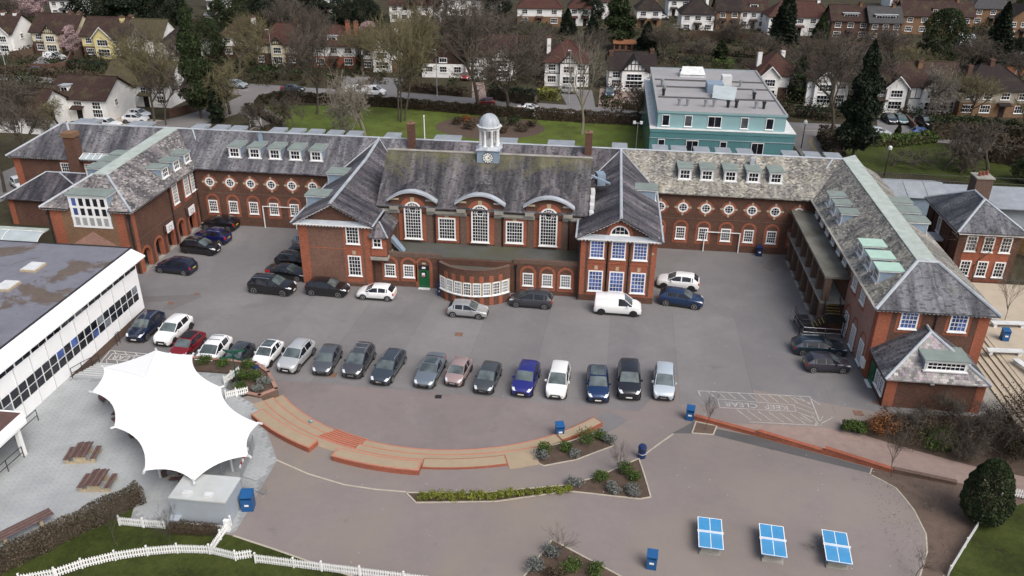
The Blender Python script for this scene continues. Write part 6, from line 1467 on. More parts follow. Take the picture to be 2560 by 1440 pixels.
# red brick ramp wall in stepped lengths
t = thing('ramp_wall', 'low red brick wall stepping along the block paved ramp', 'wall', (18, 53, 0))
RW = [ats(*q) for q in ((1736, 1047), (1893, 1089), (2060, 1134), (2232, 1181), (2390, 1211))]
for k, (a, b) in enumerate(zip(RW, RW[1:])):
    d = (b-a); d.z = 0; ang = math.atan2(d.y, d.x); c = (a+b)/2; zt = max(gz(a.x, a.y), gz(b.x, b.y))+(.28 if k < 3 else .22)
    m = MB(); m.rbox(c.x, c.y, -.1, zt, d.length, .3, ang); o = obj('wall_length', m, M['redbrick'] if k < 3 else M['oldbrick'], t); m = MB(); m.rbox(c.x, c.y, zt, zt+.07, d.length+.02, .36, ang); obj('coping', m, M['arenabrick'] if k < 3 else M['oldbrick'], t)
# raised bed by the canopy with finger post
PB = [(-35.8, 57.0), (-30.3, 57.0), (-29.7, 57.3), (-27.6, 54.1), (-26.6, 53.9), (-25.6, 55.0), (-27.2, 57.4), (-28.9, 58.7), (-35.8, 58.9)]
m = MB(); m.prism(PB, -.05, .93); struct('planter_soil', m, M['soil'])
t = thing('planter_wall', 'low brown brick planter wall around the shrubs by the canopy', 'wall', (-28, 56, 0))
for a, b in zip(PB[3:]+PB[:1], PB[4:]+PB[:1]):
    a = Vector(a); b = Vector(b); d = b-a; c = (a+b)/2
    if d.length > .05: m = MB(); m.rbox(c.x, c.y, -.05, 1.02, d.length+.2, .24, math.atan2(d.y, d.x)); obj('wall_length', m, M['oldbrick'], t); m = MB(); m.rbox(c.x, c.y, 1.02, 1.09, d.length+.24, .3, math.atan2(d.y, d.x)); obj('coping', m, M['pinkbrick'], t)
p = ats(577, 990); t = thing('finger_post', 'dark green finger post sign with many arms by the canopy', 'signpost', (-29.2, 55.5, .93))
m = MB(); m.tube((0, 0, 0), (0, 0, 3.3), .05, .05, 8); obj('post', m, M['signgreen'], t, rel=True)
for k, (a, z) in enumerate(((20, 3.1), (160, 3.0), (65, 2.8), (-40, 2.75), (200, 2.6), (-15, 2.5))):
    m = MB(); m.box(.05, .95, -.015, .015, z-.09, z+.09); m.poly([(.95, 0, z-.11), (1.08, 0, z), (.95, 0, z+.11)]); o = obj('sign_arm', m, M['signgreen'], t, rel=True, loc=(0, 0, 0), rot=R(a))
# crowd barriers by the kiosk
def barrier(label, a, b, tape=False):
    a, b = Vector((a[0], a[1], 0)), Vector((b[0], b[1], 0)); L_ = (b-a).length; c = (a+b)/2; t = thing('crowd_barrier', label, 'barrier', (c.x, c.y, gz(c.x, c.y)+.02), math.atan2((b-a).y, (b-a).x), 'steel crowd barriers')
    m = MB(); m.path([(-L_/2, 0, .15), (-L_/2, 0, 1.1), (L_/2, 0, 1.1), (L_/2, 0, .15), (-L_/2, 0, .15)], .022, 5); obj('frame', m, M['steel'], t, rel=True)
    m = MB()
    for k in range(1, 16): x = -L_/2+L_*k/16; m.tube((x, 0, .15), (x, 0, 1.1), .01, .01, 4)
    obj('bars', m, M['steel'], t, rel=True)
    for s_ in (-1, 1): m = MB(); m.tube((s_*L_*.4, -.35, 0), (s_*L_*.4, .35, 0), .02, .02, 4); m.tube((s_*L_*.4, 0, 0), (s_*L_*.4, 0, .15), .02, .02, 4); obj('foot', m, M['steel'], t, rel=True)
    if tape:
        for k in range(7): m = MB(); m.box(-L_/2+L_*k/7, -L_/2+L_*(k+1)/7, -.03, .03, .95, 1.14); obj('tape_band', m, M['red'] if k % 2 else M['white'], t, rel=True)
barrier('steel crowd barrier standing out from the kiosk corner', ats(606, 1222), ats(668, 1240)); barrier('steel crowd barrier with red and white tape', ats(604, 1200), ats(625, 1150), True)
barrier('steel crowd barrier under the canopy tip above the kiosk', ats(632, 1142), ats(636, 1118)); barrier('steel crowd barrier in the shade between canopy and kiosk', ats(556, 1190), ats(590, 1152))
# wall sport gear
for lb, x, zb_ in (('painted white goal frame against the west court wall', -38.6, .35), ('painted white goal frame against the east court wall', 14.55, 0)):
    t = thing('goal_frame', lb, 'goal', (x, 90.6, 0), 0, 'goal frames against the court walls')
    for s_ in (-1, 1): m = MB(); m.box(s_*2.0-.05, s_*2.0+.05, -.05, .05, 0, 2.5+zb_); obj('upright', m, M['white'], t, rel=True)
    m = MB(); m.box(-1.95, 1.95, -.05, .05, 2.42+zb_, 2.5+zb_); obj('crossbar', m, M['white'], t, rel=True)
for lb, y in (('basketball backboard on the arcade wall nearer the white block', 82.4), ('basketball backboard on the arcade wall nearer the back court', 87.8)):
    t = thing('basketball_hoop', lb, 'basketball hoop', (-48.75, y, 2.5), 0, 'basketball hoops on the arcade wall')
    m = MB(); m.box(.45, .5, -.75, .75, .0, 1.0); obj('backboard', m, M['white'], t, rel=True); m = MB()
    for a, b in (((-.3, .2), (.3, .2)), ((.3, .2), (.3, .62)), ((.3, .62), (-.3, .62)), ((-.3, .62), (-.3, .2))): m.tube((.51, a[0], a[1]), (.51, b[0], b[1]), .02, .02, 4)
    obj('target_square', m, M['black'], t, rel=True); m = MB(); m.path([(.78+.23*math.cos(R(a)), .23*math.sin(R(a)), .12) for a in range(0, 361, 30)], .018, 5); obj('hoop', m, M['red'], t, rel=True)
    m = MB(); m.box(0, .45, -.6, -.5, .1, .9); m.box(0, .45, .5, .6, .1, .9); m.box(0, .06, -.6, .6, .0, 1.0); obj('bracket', m, M['wood'], t, rel=True)
# poles beyond the school
m = MB(); m.tube((-23.0, 103.5, 0), (-23.0, 103.5, 11.2), .09, .06, 8); m.lathe(-23, 103.5, [(.1, 11.2), (.1, 11.35)], 8); tag(obj('flagpole', m, M['white']), 'white flagpole on the lawn behind the school roof', 'flagpole')
p = at(1515, 372, 8.5)
t = thing('floodlight_pole', 'slim pole with two floodlights left of the teal block', 'floodlight', (4.6, 108, 0)); m = MB(); m.tube((4.6, 108, 0), (4.6, 108, 10.3), .07, .05, 6); m.tube((4.1, 108, 10.2), (5.1, 108, 10.2), .04, .04, 5); obj('pole', m, M['steel'], t)
for x in (4.15, 5.05): m = MB(); m.box(x-.18, x+.18, 107.7, 107.95, 10.15, 10.5); obj('floodlight', m, M['offwhite'], t)
# ------------------------------------------------------------------ roads, lawns and hedged fronts to the north
def ribbon(name, px, width, z, mat, fn=None):
    P = [at(*q) for q in px] if not hasattr(px[0], 'x') else px
    m = MB(); L_ = []; 
    for i, p in enumerate(P):
        d = (P[min(i+1, len(P)-1)]-P[max(i-1, 0)]); d.z = 0; d.normalize(); n = Vector((-d.y, d.x, 0))*width/2; L_.append((p+n, p-n))
    for (a, b), (c, d) in zip(L_, L_[1:]): m.poly([(b.x, b.y, z), (d.x, d.y, z), (c.x, c.y, z), (a.x, a.y, z)])
    return struct(name, m, M[mat]), P, L_
NL = [at(*q) for q in ((690, 262), (1000, 268), (1190, 283), (1380, 296), (1605, 305))]
sheet('north_lawn', [(-60, 101.5), (10, 101.5)]+[(p.x, p.y) for p in (NL[4], NL[3], NL[2], NL[1], NL[0])]+[at(655, 268).to_2d(), at(690, 300).to_2d(), at(700, 325).to_2d()], -.04, M['lawnn'])
sheet('orchard_lawn', [at(*q).to_2d() for q in ((2115, 420), (2115, 372), (2300, 350), (2480, 385), (2560, 410), (2700, 440), (2560, 475), (2330, 440))], -.04, M['lawn'])
mr = [(-400, 170), (-100, 183), (300, 205), (560, 222), (680, 230), (760, 236), (1000, 248), (1200, 264), (1400, 279), (1600, 294), (1800, 311), (2000, 325), (2200, 333), (2400, 345), (2700, 365)]
ribbon('main_road', mr, 7.4, -.03, 'road'); _, P, _ = ribbon('pavement', [(x, y-13) for x, y in mr], 3.0, -.02, 'asphalt')
ribbon('pavement', [(x, y+13) for x, y in mr[5:11]], 2.2, -.02, 'asphalt')
ribbon('side_road', [(690, 226), (640, 245), (590, 268), (480, 300), (330, 335), (180, 380), (50, 440), (-100, 520)], 7.5, -.026, 'road')
ribbon('side_road', [(1985, 318), (2010, 340), (2040, 370), (2065, 400), (2120, 450)], 6.5, -.026, 'road')
ribbon('drive', [(600, 262), (650, 285), (680, 310), (650, 330), (600, 345)], 5, -.022, 'road')
for off in (-.13, .13): 
    m = MB(); P = [at(*q) for q in ((2030, 343), (2026, 355), (2036, 372), (2056, 392), (2074, 410))]
    for a, b in zip(P, P[1:]): stripe(m, (a.x+off, a.y), (b.x+off, b.y), .12, -.02)
    struct('yellow_line', m, M['yellowline'])
m = MB(); P = [at(*q) for q in mr]
for a, b in zip(P[3:-1], P[4:]):
    n_ = int((b-a).length/6)
    for k in range(n_): stripe(m, a.lerp(b, (k+.1)/n_), a.lerp(b, (k+.5)/n_), .12, -.024)
struct('centre_line', m, M['marking'])
def drive(px, mat='pavpink', z=-.035): sheet('front_drive', [at(*q).to_2d() for q in px], z, M[mat])
drive(((1495, 270), (1500, 215), (1600, 225), (1600, 280))); drive(((2195, 322), (2190, 285), (2290, 290), (2300, 330)), 'asphalt'); drive(((180, 180), (60, 180), (100, 140), (175, 140)), 'asphalt'); drive(((1180, 262), (1180, 205), (1210, 205), (1220, 264))); drive(((280, 315), (285, 292), (410, 300), (400, 320)), 'beige')
drive(((850, 225), (860, 190), (1010, 195), (1000, 232)), 'asphalt'); drive(((1420, 268), (1395, 220), (1480, 225), (1490, 275)), 'asphalt')
# circular shrub bed on the north lawn
BEDC = at(1225, 318); m = MB(); m.poly([(BEDC.x+9.5*math.cos(R(k*12)), BEDC.y+7*math.sin(R(k*12)), -.03) for k in range(30)]); struct('shrub_bed', m, M['soil'])
# ------------------------------------------------------------------ houses
def lw(t, x, y, z, w_, h, rot=0, nx=3, nz=1, glass='glass'):
    fm, gm, bm_ = wmesh(w_, h, nx, nz, 'rect', .09)
    o = bpy.data.objects.new('window', fm); COL.objects.link(o); o.parent = t; o.location = (x, y, z); o.rotation_euler = (0, 0, rot)
    if len(gm.materials) == 0: gm.materials.append(M['glass'])
    for nm, me in (('pane', gm), ('glazing_bars', bm_)): c = bpy.data.objects.new(nm, me); COL.objects.link(c); c.parent = o
def house(label, xl, xr, yb, roofm, up, lowm, kind='gable', d=9, he=5.0, rise=3.6, gables=(), chim=(), dorm=(), rot=0, n=3, floors=2, bay=None, side=True, chm='render_w', door='tile_d'):
    a, b = at(xl, yb), at(xr, yb); w_ = (b-a).length; c = (a+b)/2
    ang = math.atan2((b-a).y, (b-a).x)*.35+R(rot)
    t = thing('house', label, 'house', (c.x, c.y, -.08), ang, 'houses beyond the school')
    def hp(nm, m, mat): return obj(nm, m, M[mat], t, rel=True)
    m = MB(); x0, x1 = -w_/2, w_/2; hs = 2.6 if floors == 2 else 0
    if floors == 2: m.box(x0, x1, 0, d, 0, hs); hp('lower_wall', m, lowm); m = MB()
    m.box(x0-.02, x1+.02, -.02, d+.02, hs, he); hp('wall', m, up)
    o = .45; zr = he+rise; ze = he-.1
    if kind == 'hip':
        r = min(w_, d)/2*.9; m = MB()
        A, B_, C_, D_ = (x0-o, -o, ze), (x1+o, -o, ze), (x1+o, d+o, ze), (x0-o, d+o, ze)
        if w_ >= d: p, q = (x0+r, d/2, zr), (x1-r, d/2, zr); pl = [[A, B_, q, p], [B_, C_, q], [C_, D_, p, q], [D_, A, p]]; hips = [(A, p), (B_, q), (p, q)]
        else: p, q = (0, r, zr), (0, d-r, zr); pl = [[A, B_, p], [B_, C_, q, p], [C_, D_, q], [D_, A, p, q]]; hips = [(A, p), (B_, p), (p, q)]
        for s_ in pl: m.slab(s_, .15)
        hp('roof', m, roofm)
        for a_, b_ in hips: m = MB(); m.tube(a_, b_, .12, .12, 5); hp('ridge_tiles', m, roofm)
    elif kind == 'gable':
        m = MB(); m.slab([(x0-o, -o, ze), (x1+o, -o, ze), (x1+o, d/2, zr), (x0-o, d/2, zr)], .15); m.slab([(x1+o, d+o, ze), (x0-o, d+o, ze), (x0-o, d/2, zr), (x1+o, d/2, zr)], .15); hp('roof', m, roofm)
        m = MB(); m.poly([(x0, 0, he), (x0, d/2, zr-.25), (x0, d, he)]); m.poly([(x1, 0, he), (x1, d, he), (x1, d/2, zr-.25)]); hp('gable_wall', m, up)
        m = MB(); m.tube((x0-o, d/2, zr), (x1+o, d/2, zr), .12, .12, 5); hp('ridge_tiles', m, roofm)
    else:                                                   # gable end to the road
        m = MB(); m.slab([(x0-o, -o, ze), (0, -o, zr), (0, d, zr), (x0-o, d, ze)][::-1], .15); m.slab([(0, -o, zr), (x1+o, -o, ze), (x1+o, d, ze), (0, d, zr)][::-1], .15); hp('roof', m, roofm)
        m = MB(); m.poly([(x0, 0, he-.1), (x1, 0, he-.1), (0, 0, zr-.25)]); hp('gable_wall', m, roofm if kind == 'tilefront' else up)
    for gx, gw, style in gables:                           # projecting gabled bays: gx -1..1
        xc = gx*w_/2; y0 = -.9; g0, g1 = xc-gw/2, xc+gw/2; gz_ = he+gw*.5
        m = MB(); m.box(g0, g1, y0, .1, 0, he if style != 'low' else he-.6); b_ = hp('bay_wall', m, up)
        m = MB(); m.slab([(g0-.4, y0-.4, he-.35), (xc, y0-.4, gz_+.1), (xc, d*.4, gz_+.1), (g0-.4, d*.3, he-.35)][::-1], .13); m.slab([(xc, y0-.4, gz_+.1), (g1+.4, y0-.4, he-.35), (g1+.4, d*.3, he-.35), (xc, d*.4, gz_+.1)][::-1], .13); hp('bay_roof', m, roofm)
        m = MB(); m.poly([(g0, y0, he-.02), (g1, y0, he-.02), (xc, y0, gz_-.1)]); hp('gable_wall', m, up)
        if style == 'tudor':
            m = MB()
            for k in range(-3, 4):
                xx = xc+k*gw/7; zt = gz_-.1-abs(k)*2/7*(gz_-he); m.box(xx-.07, xx+.07, y0-.05, y0, he-.1, zt)
            m.box(g0, g1, y0-.06, y0, he-.2, he-.0); m.box(xc-gw*.25, xc+gw*.25, y0-.06, y0, he+(gz_-he)*.45, he+(gz_-he)*.45+.14)
            hp('timber_frame', m, 'beam')
        for s_ in (-1, 1): m = MB(); m.slab([(xc, y0-.45, gz_+.12), (xc+s_*(gw/2+.45), y0-.45, he-.36), (xc+s_*(gw/2+.45), y0-.38, he-.36), (xc, y0-.38, gz_+.12)], .22); hp('bargeboard', m, 'beam' if style == 'tudor' else 'white')
        lw(t, xc, y0-.02, he-2.05, gw*.62, 1.35, 0, 4, 2); 
        if floors == 2: lw(t, xc, y0-.02, .75, gw*.7, 1.5, 0, 4, 2)
    if any(g_[2] == 'tudor' for g_ in gables):
        m = MB()
        for k in range(int(w_/.95)+1): xx = x0+k*w_/int(w_/.95); m.box(xx-.06, xx+.06, -.05, -.02, hs+.15, he-.1)
        m.box(x0, x1, -.06, -.02, hs, hs+.15); hp('timber_frame', m, 'beam')
    occ = [(gx*w_/2-gw/2-.6, gx*w_/2+gw/2+.6) for gx, gw, _ in gables]
    for k in range(n):
        x = x0+w_*(k+.5)/n
        if any(a_ < x < b_ for a_, b_ in occ): continue
        if kind != 'tilefront' or floors == 1: lw(t, x, -.04, he-1.75, min(1.6, w_/n*.55), 1.25, 0, 3, 2)
        if floors == 2:
            if k == n//2 or (n == 2 and k == 0): m = MB(); m.box(x-.5, x+.5, -.06, .0, 0, 2.1); hp('door', m, door); m = MB(); m.slab([(x-1.1, -1.2, 2.35), (x+1.1, -1.2, 2.35), (x+1.1, 0, 2.75), (x-1.1, 0, 2.75)], .12); hp('porch_roof', m, roofm)
            else: lw(t, x, -.03, .8, min(1.9, w_/n*.6), 1.4, 0, 4, 2)
    if kind == 'tilefront': lw(t, 0, -.04, he+.3, 1.7, 1.0, 0, 3, 1)
    for s_ in (-1, 1):
        if side: lw(t, s_*(w_/2+.03), d*.35, he-1.8, 1.0, 1.2, s_*math.pi/2, 2, 2)
    for cx, cy, ch in chim:
        x, y = cx*w_/2, cy*d; m = MB(); m.box(x-.4, x+.4, y-.55, y+.55, he-.5, he+ch); k_ = hp('chimney', m, chm)
        m = MB(); m.box(x-.45, x+.45, y-.6, y+.6, he+ch, he+ch+.35); m.lathe(x, y-.25, [(.12, he+ch+.3), (.1, he+ch+.65)], 7); m.lathe(x, y+.25, [(.12, he+ch+.3), (.1, he+ch+.65)], 7); obj('chimney_pots', m, M['farbrick'], k_, rel=True, loc=(0, 0, 0))
    for dx, dw, fl in dorm:
        x = dx*w_/2; z = he+.5; y = d/2*(.75/rise)+.1
        m = MB(); m.box(x-dw/2, x+dw/2, y, d/2, z-.3, z+1.25); q = hp('dormer', m, up if fl != 'g' else 'tile_g'); m = MB(); m.box(x-dw/2-.15, x+dw/2+.15, y-.2, d/2+.2, z+1.25, z+1.38); obj('dormer_roof', m, M['lead' if fl != 'p' else roofm], q, rel=True, loc=(0, 0, 0)); lw(t, x, y-.02, z, dw*.85, 1.1, 0, max(2, int(dw*1.3)), 1)
    return t
z1 = lambda *v: [x/2.9767 for x in v]
def H(org, xl, xr, yb, *a, **k): s_ = 2.9767; return (org+xl/s_, org+xr/s_, yb/s_)+a
def hs(org, label, xl, xr, yb, *a, **k): return house(label, org+xl/2.9767, org+xr/2.9767, yb/2.9767, *a, **k)
A_, B_, C_ = 0, 850, 1700
hs(A_, 'white house with two white chimneys at the far left of the road', -160, 140, 398, 'tile_b', 'render_w', 'render_w', gables=((.55, 3.4, 'plain'),), chim=((.1, .5, 3.8), (.75, .5, 3.8)), rot=-4)
hs(A_, 'cream house with black timbered gable beside the yellow house', 250, 600, 398, 'tile_b', 'render_c', 'farbrick', gables=((-.05, 3.6, 'tudor'),), chim=((.45, .55, 3.6), (.85, .55, 3.6)), rot=-3)
hs(A_, 'bright yellow house with brick ground floor', 625, 950, 430, 'tile_b', 'render_y', 'farbrick', gables=((.1, 4.2, 'plain'),), chim=((.75, .4, 3.6), (.9, .7, 3.4)), rot=-3, chm='render_y', door='red')
hs(A_, 'white house with olive roof next to the yellow house', 965, 1235, 445, 'tile_o', 'render_w', 'render_w', gables=((-.2, 4.2, 'plain'),), rot=-4, d=8)
hs(A_, 'white house with dark hipped bay behind the ivy clad tree', 1230, 1480, 478, 'tile_d', 'render_w', 'render_w', kind='hip', rot=-4)
hs(A_, 'brown roofed house half hidden by olive bare trees', 1660, 1930, 425, 'tile_b', 'render_w', 'farbrick', kind='hip', chim=((.6, .5, 3.5),), d=8)
hs(A_, 'cream house with hipped red roof and small timbered gable', 1910, 2300, 488, 'tile_r', 'render_c', 'farbrick', kind='hip', gables=((-.1, 2.9, 'tudor'),), chim=((.45, .5, 4.2), (.85, .6, 3.6)), n=5, chm='farbrick')
hs(A_, 'white house with red brick ground floor and rooftop dormer', 2335, 2655, 505, 'tile_r', 'render_w', 'redbrick', kind='hip', dorm=((-.1, 2.2, 'f'),), chim=((.55, .4, 4.4), (.9, .5, 4.2)), n=3, chm='redbrick')
hs(B_, 'white gabled house with white chimney behind the willow like tree', 165, 440, 528, 'tile_b', 'render_w', 'farbrick', gables=((.15, 4.0, 'plain'),), chim=((.85, .4, 3.8),), n=3, door='yellow')
hs(B_, 'low chalet with a big brown tiled gable to the road', 610, 930, 575, 'tile_b', 'render_w', 'render_w', kind='tilefront', he=2.9, rise=5.2, floors=1, n=3)
hs(B_, 'half timbered house behind the two bare lawn trees', 935, 1300, 590, 'tile_b', 'render_w', 'render_w', gables=((.5, 4.0, 'tudor'),), chim=((-.9, .5, 3.4),), n=3)
hs(B_, 'red roofed house with timbered gable and brick upper bay', 1520, 1845, 640, 'tile_r', 'render_w', 'render_w', kind='hip', gables=((.1, 3.6, 'tudor'),), chim=((-.85, .6, 3.8),), n=3)
hs(B_, 'white house with broad half timbered gable left of the teal block', 1995, 2330, 672, 'tile_d', 'render_w', 'render_w', gables=((.1, 5.0, 'tudor'),), chim=((.9, .5, 2.9), (-.9, .4, 2.6)), n=3, chm='farbrick', he=4.3, rise=2.7)
hs(C_, 'white house with red hipped roof right behind the teal block', 560, 860, 745, 'tile_r', 'render_w', 'farbrick', kind='hip', gables=((-.45, 3.4, 'plain'),), chim=((-.8, .5, 3.6), (.3, .5, 4.0)), n=3)
hs(C_, 'pale gabled house screened by the tall bare roadside tree', 930, 1225, 785, 'tile_b', 'render_w', 'render_w', gables=((-.2, 3.8, 'plain'),), chim=((.3, .5, 3.4),), n=3)
hs(C_, 'white and brick house just right of the giant conifer', 1420, 1640, 828, 'tile_b', 'render_w', 'farbrick', gables=((.35, 3.6, 'plain'),), n=2, d=8)
hs(C_, 'white house with timbered gable opposite the orchard lawn', 1690, 2035, 838, 'tile_b', 'render_w', 'render_w', gables=((-.1, 4.0, 'tudor'),), chim=((-.55, .4, 3.6),), n=3, chm='stockbrick')
hs(C_, 'brown rendered house with wide dark hipped roof at the right edge', 2070, 2560, 868, 'tile_d', 'render_s', 'stockbrick', kind='hip', chim=((0, .5, 4.2), (-.75, .3, 3.4)), n=4, chm='farbrick', d=10)
# nearer houses left of the junction
hs(A_, 'white house with brown roof just beyond the west range', 385, 830, 898, 'tile_b', 'render_w', 'render_w', d=9, he=4.0, rise=3.0, n=3, rot=-4, dorm=((-.55, 1.5, 'f'),))
hs(A_, 'house with large olive mossy roof behind the bare street trees', 790, 1290, 790, 'tile_o', 'render_w', 'render_w', d=9, he=4.2, rise=3.4, n=4, rot=-4)
hs(A_, 'low white house with skylights at the left edge', -200, 330, 985, 'tile_b', 'render_w', 'render_w', d=10, he=3.0, rise=3.4, floors=1, n=4, rot=-4)
# second row
for a in ((A_, 'white bungalow with grey roof behind the cream house', 385, 590, 128, 'tile_g', 'render_w', 'render_w', 'hip'), (A_, 'small white house in the dark trees above the junction', 1540, 1660, 70, 'tile_g', 'render_w', 'render_w', 'hip'),
          (A_, 'white house with brick chimney glimpsed between dark evergreens', 2290, 2520, 110, 'tile_b', 'render_w', 'farbrick', 'gable'), (B_, 'long white house above the willow like tree', 370, 750, 165, 'tile_r', 'render_w', 'render_w', 'gable'),
          (B_, 'white house with brown roof left of the semi detached pair', 800, 1190, 120, 'tile_b', 'render_w', 'render_w', 'gable'), (B_, 'semi detached pair with white upper floor and brick below', 1320, 1645, 190, 'tile_r', 'render_w', 'stockbrick', 'hip'),
          (B_, 'white house between two dark conifers', 1700, 1860, 190, 'tile_r', 'render_w', 'render_w', 'hip'), (B_, 'white house behind the tallest dark conifers', 1890, 2070, 140, 'tile_b', 'render_w', 'render_w', 'gable'),
          (B_, 'white house over brick garage above the orange summerhouse', 2205, 2385, 205, 'tile_d', 'render_w', 'stockbrick', 'hip'), (B_, 'white rendered house with green garage door', 2440, 2600, 120, 'tile_d', 'render_w', 'render_w', 'hip'),
          (C_, 'white house with glazed veranda and dark hipped roof', 5, 240, 240, 'tile_d', 'render_w', 'render_w', 'hip'), (C_, 'narrow brown brick house with rooflight', 265, 435, 215, 'tile_d', 'stockbrick', 'stockbrick', 'gable'),
          (C_, 'white house with hung tile dormer', 440, 630, 215, 'tile_b', 'render_w', 'render_w', 'gable'), (C_, 'white and red roofed house behind the tall dark fir', 655, 1105, 262, 'tile_r', 'render_w', 'render_w', 'hip'),
          (C_, 'brown brick terrace house with wide flat dormer', 1115, 1385, 295, 'tile_b', 'farbrick', 'farbrick', 'gable'), (C_, 'brick house with grey slate loft extension', 1395, 1620, 310, 'tile_g', 'farbrick', 'stockbrick', 'gable'),
          (C_, 'brown brick pair with two little white gabled dormers', 1650, 2145, 255, 'tile_b', 'stockbrick', 'stockbrick', 'gable'), (C_, 'dark roofed brick house at the top right', 2160, 2450, 190, 'tile_g', 'stockbrick', 'stockbrick', 'hip'), (C_, 'brown brick gabled house at the right edge of the upper row', 2420, 2640, 290, 'tile_d', 'stockbrick', 'stockbrick', 'road'), (C_, 'white rendered house peeping above the upper row', 1560, 1720, 60, 'tile_r', 'render_w', 'render_w', 'gable')):
    dm = {'brown brick terrace house with wide flat dormer': ((0, 4.2, 'f'),), 'brick house with grey slate loft extension': ((0, 6.0, 'g'),), 'brown brick pair with two little white gabled dormers': ((-.1, 1.4, 'p'), (.5, 1.4, 'p')), 'white house with hung tile dormer': ((0, 2.4, 'p'),)}.get(a[1], ())
    n_ = 5 if a[3]-a[2] > 340 else (3 if a[3]-a[2] > 180 else 2)
    hs(*a[:-1], kind=a[-1], n=n_, dorm=dm, chim=((.6, .5, 3.9),), chm='stockbrick' if 'brick' in a[1] else 'render_w', d=8)
# small garden buildings
def shed(label, px, py, w_, d, h, wm, rm, windows=0):
    p = at(px, py); t = thing('garden_shed', label, 'shed', (p.x, p.y, -.08), 0, 'garden sheds'); m = MB(); m.box(-w_/2, w_/2, 0, d, 0, h); obj('wall', m, M[wm], t, rel=True)
    m = MB(); m.slab([(-w_/2-.2, -.3, h-.05), (w_/2+.2, -.3, h-.05), (w_/2+.2, d/2, h+.7), (-w_/2-.2, d/2, h+.7)], .08); m.slab([(w_/2+.2, d+.3, h-.05), (-w_/2-.2, d+.3, h-.05), (-w_/2-.2, d/2, h+.7), (w_/2+.2, d/2, h+.7)], .08); obj('roof', m, M[rm], t, rel=True)
    for k in range(windows): m = MB(); x = -w_/2+w_*(k+.5)/windows; m.box(x-.45, x+.45, -.03, 0, .9, h-.35); obj('window', m, M['glass'], t, rel=True)
shed('orange timber summerhouse with dark windows', 1564, 132, 6.0, 3.0, 2.3, 'shedwood', 'shedwood', 4); shed('orange timber shed below the dark evergreens', 435, 55, 2.8, 2.5, 2.2, 'shedwood', 'tile_b'); shed('pale flat shed in the gardens above the junction', 530, 55, 4, 2.5, 2, 'conc', 'felt')
shed('dark timber garden shed behind the chalet', 1108, 82, 2.4, 2, 2, 'darktimber', 'tile_b'); shed('pale blue grey shed behind the bare lawn trees', 1102, 105, 2.0, 2, 2, 'leadd', 'lead'); shed('white greenhouse beside the tall right hand fir', 2415, 115, 3.5, 3, 2.2, 'offwhite', 'frost'); shed('dark timber outbuilding at the right edge', 2525, 188, 6, 4, 2.4, 'shedwood', 'tile_d')
# cars beyond the school
BG = 'cars on the streets beyond the school'
for lb, kind, c, px, py, a in (('dark grey car driving along the main road', 'saloon', (.03, .035, .04), 733, 228, 92), ('silver car waiting at the junction', 'suv', (.35, .4, .44), 592, 219, 80), ('white van driving behind the pale bare tree', 'van', Wt, 935, 237, 88), ('white van following on the main road behind the bare tree', 'van', Wt, 895, 235, 88), ('white off-road car on the drive behind the west range', 'suv', Wt, 341, 306, 95), ('white car parked behind the white off-road car', 'hatch', Wt, 350, 292, 80), ('white car roof just above the west range ridge', 'estate', Wt, 272, 316, 80), ('white car passing the long road hedge', 'saloon', Wt, 1325, 278, 92), ('dark red car on the main road between the two bare trees', 'hatch', (.12, .01, .015), 1213, 262, -88), ('dark blue car on the brick drive by the half timbered house', 'suv', (.03, .05, .08), 1523, 240, 2), ('silver car parked in front of the red roofed timbered house', 'hatch', (.35, .36, .37), 1420, 232, 85), ('black car on the drive right of the giant conifer', 'hatch', (.01, .012, .015), 2222, 305, 8), ('dark teal car beside the black car on the drive', 'hatch', (.05, .10, .11), 2249, 306, 5), ('pale silver car at the kerb below the giant conifer', 'hatch', (.45, .5, .52), 2196, 338, 85), ('bright blue car by the orchard hedge', 'hatch', (.03, .1, .32), 2307, 340, 85), ('black car behind the red brick garden wall', 'suv', Bk, 2311, 313, 10), ('white van on the drive of the cream timbered house', 'van', Wt, 138, 150, 92), ('blue car below the brick forecourt wall at the left', 'hatch', (.03, .07, .2), 98, 184, 88), ('pale blue car in the upper gardens', 'hatch', (.35, .42, .5), 1690, 75, 20), ('white car in front of the garage in the upper row', 'hatch', Wt, 1655, 47, 85), ('red car behind the half timbered house tree', 'hatch', (.25, .02, .02), 1165, 197, 0), ('white car at the far left street by the railings', 'hatch', Wt, 52, 468, 50)):
    p = at(px, py); car(lb, kind, c, (p.x, p.y, -.02), R(a), .2, group=BG, cat='van' if kind == 'van' else 'car')
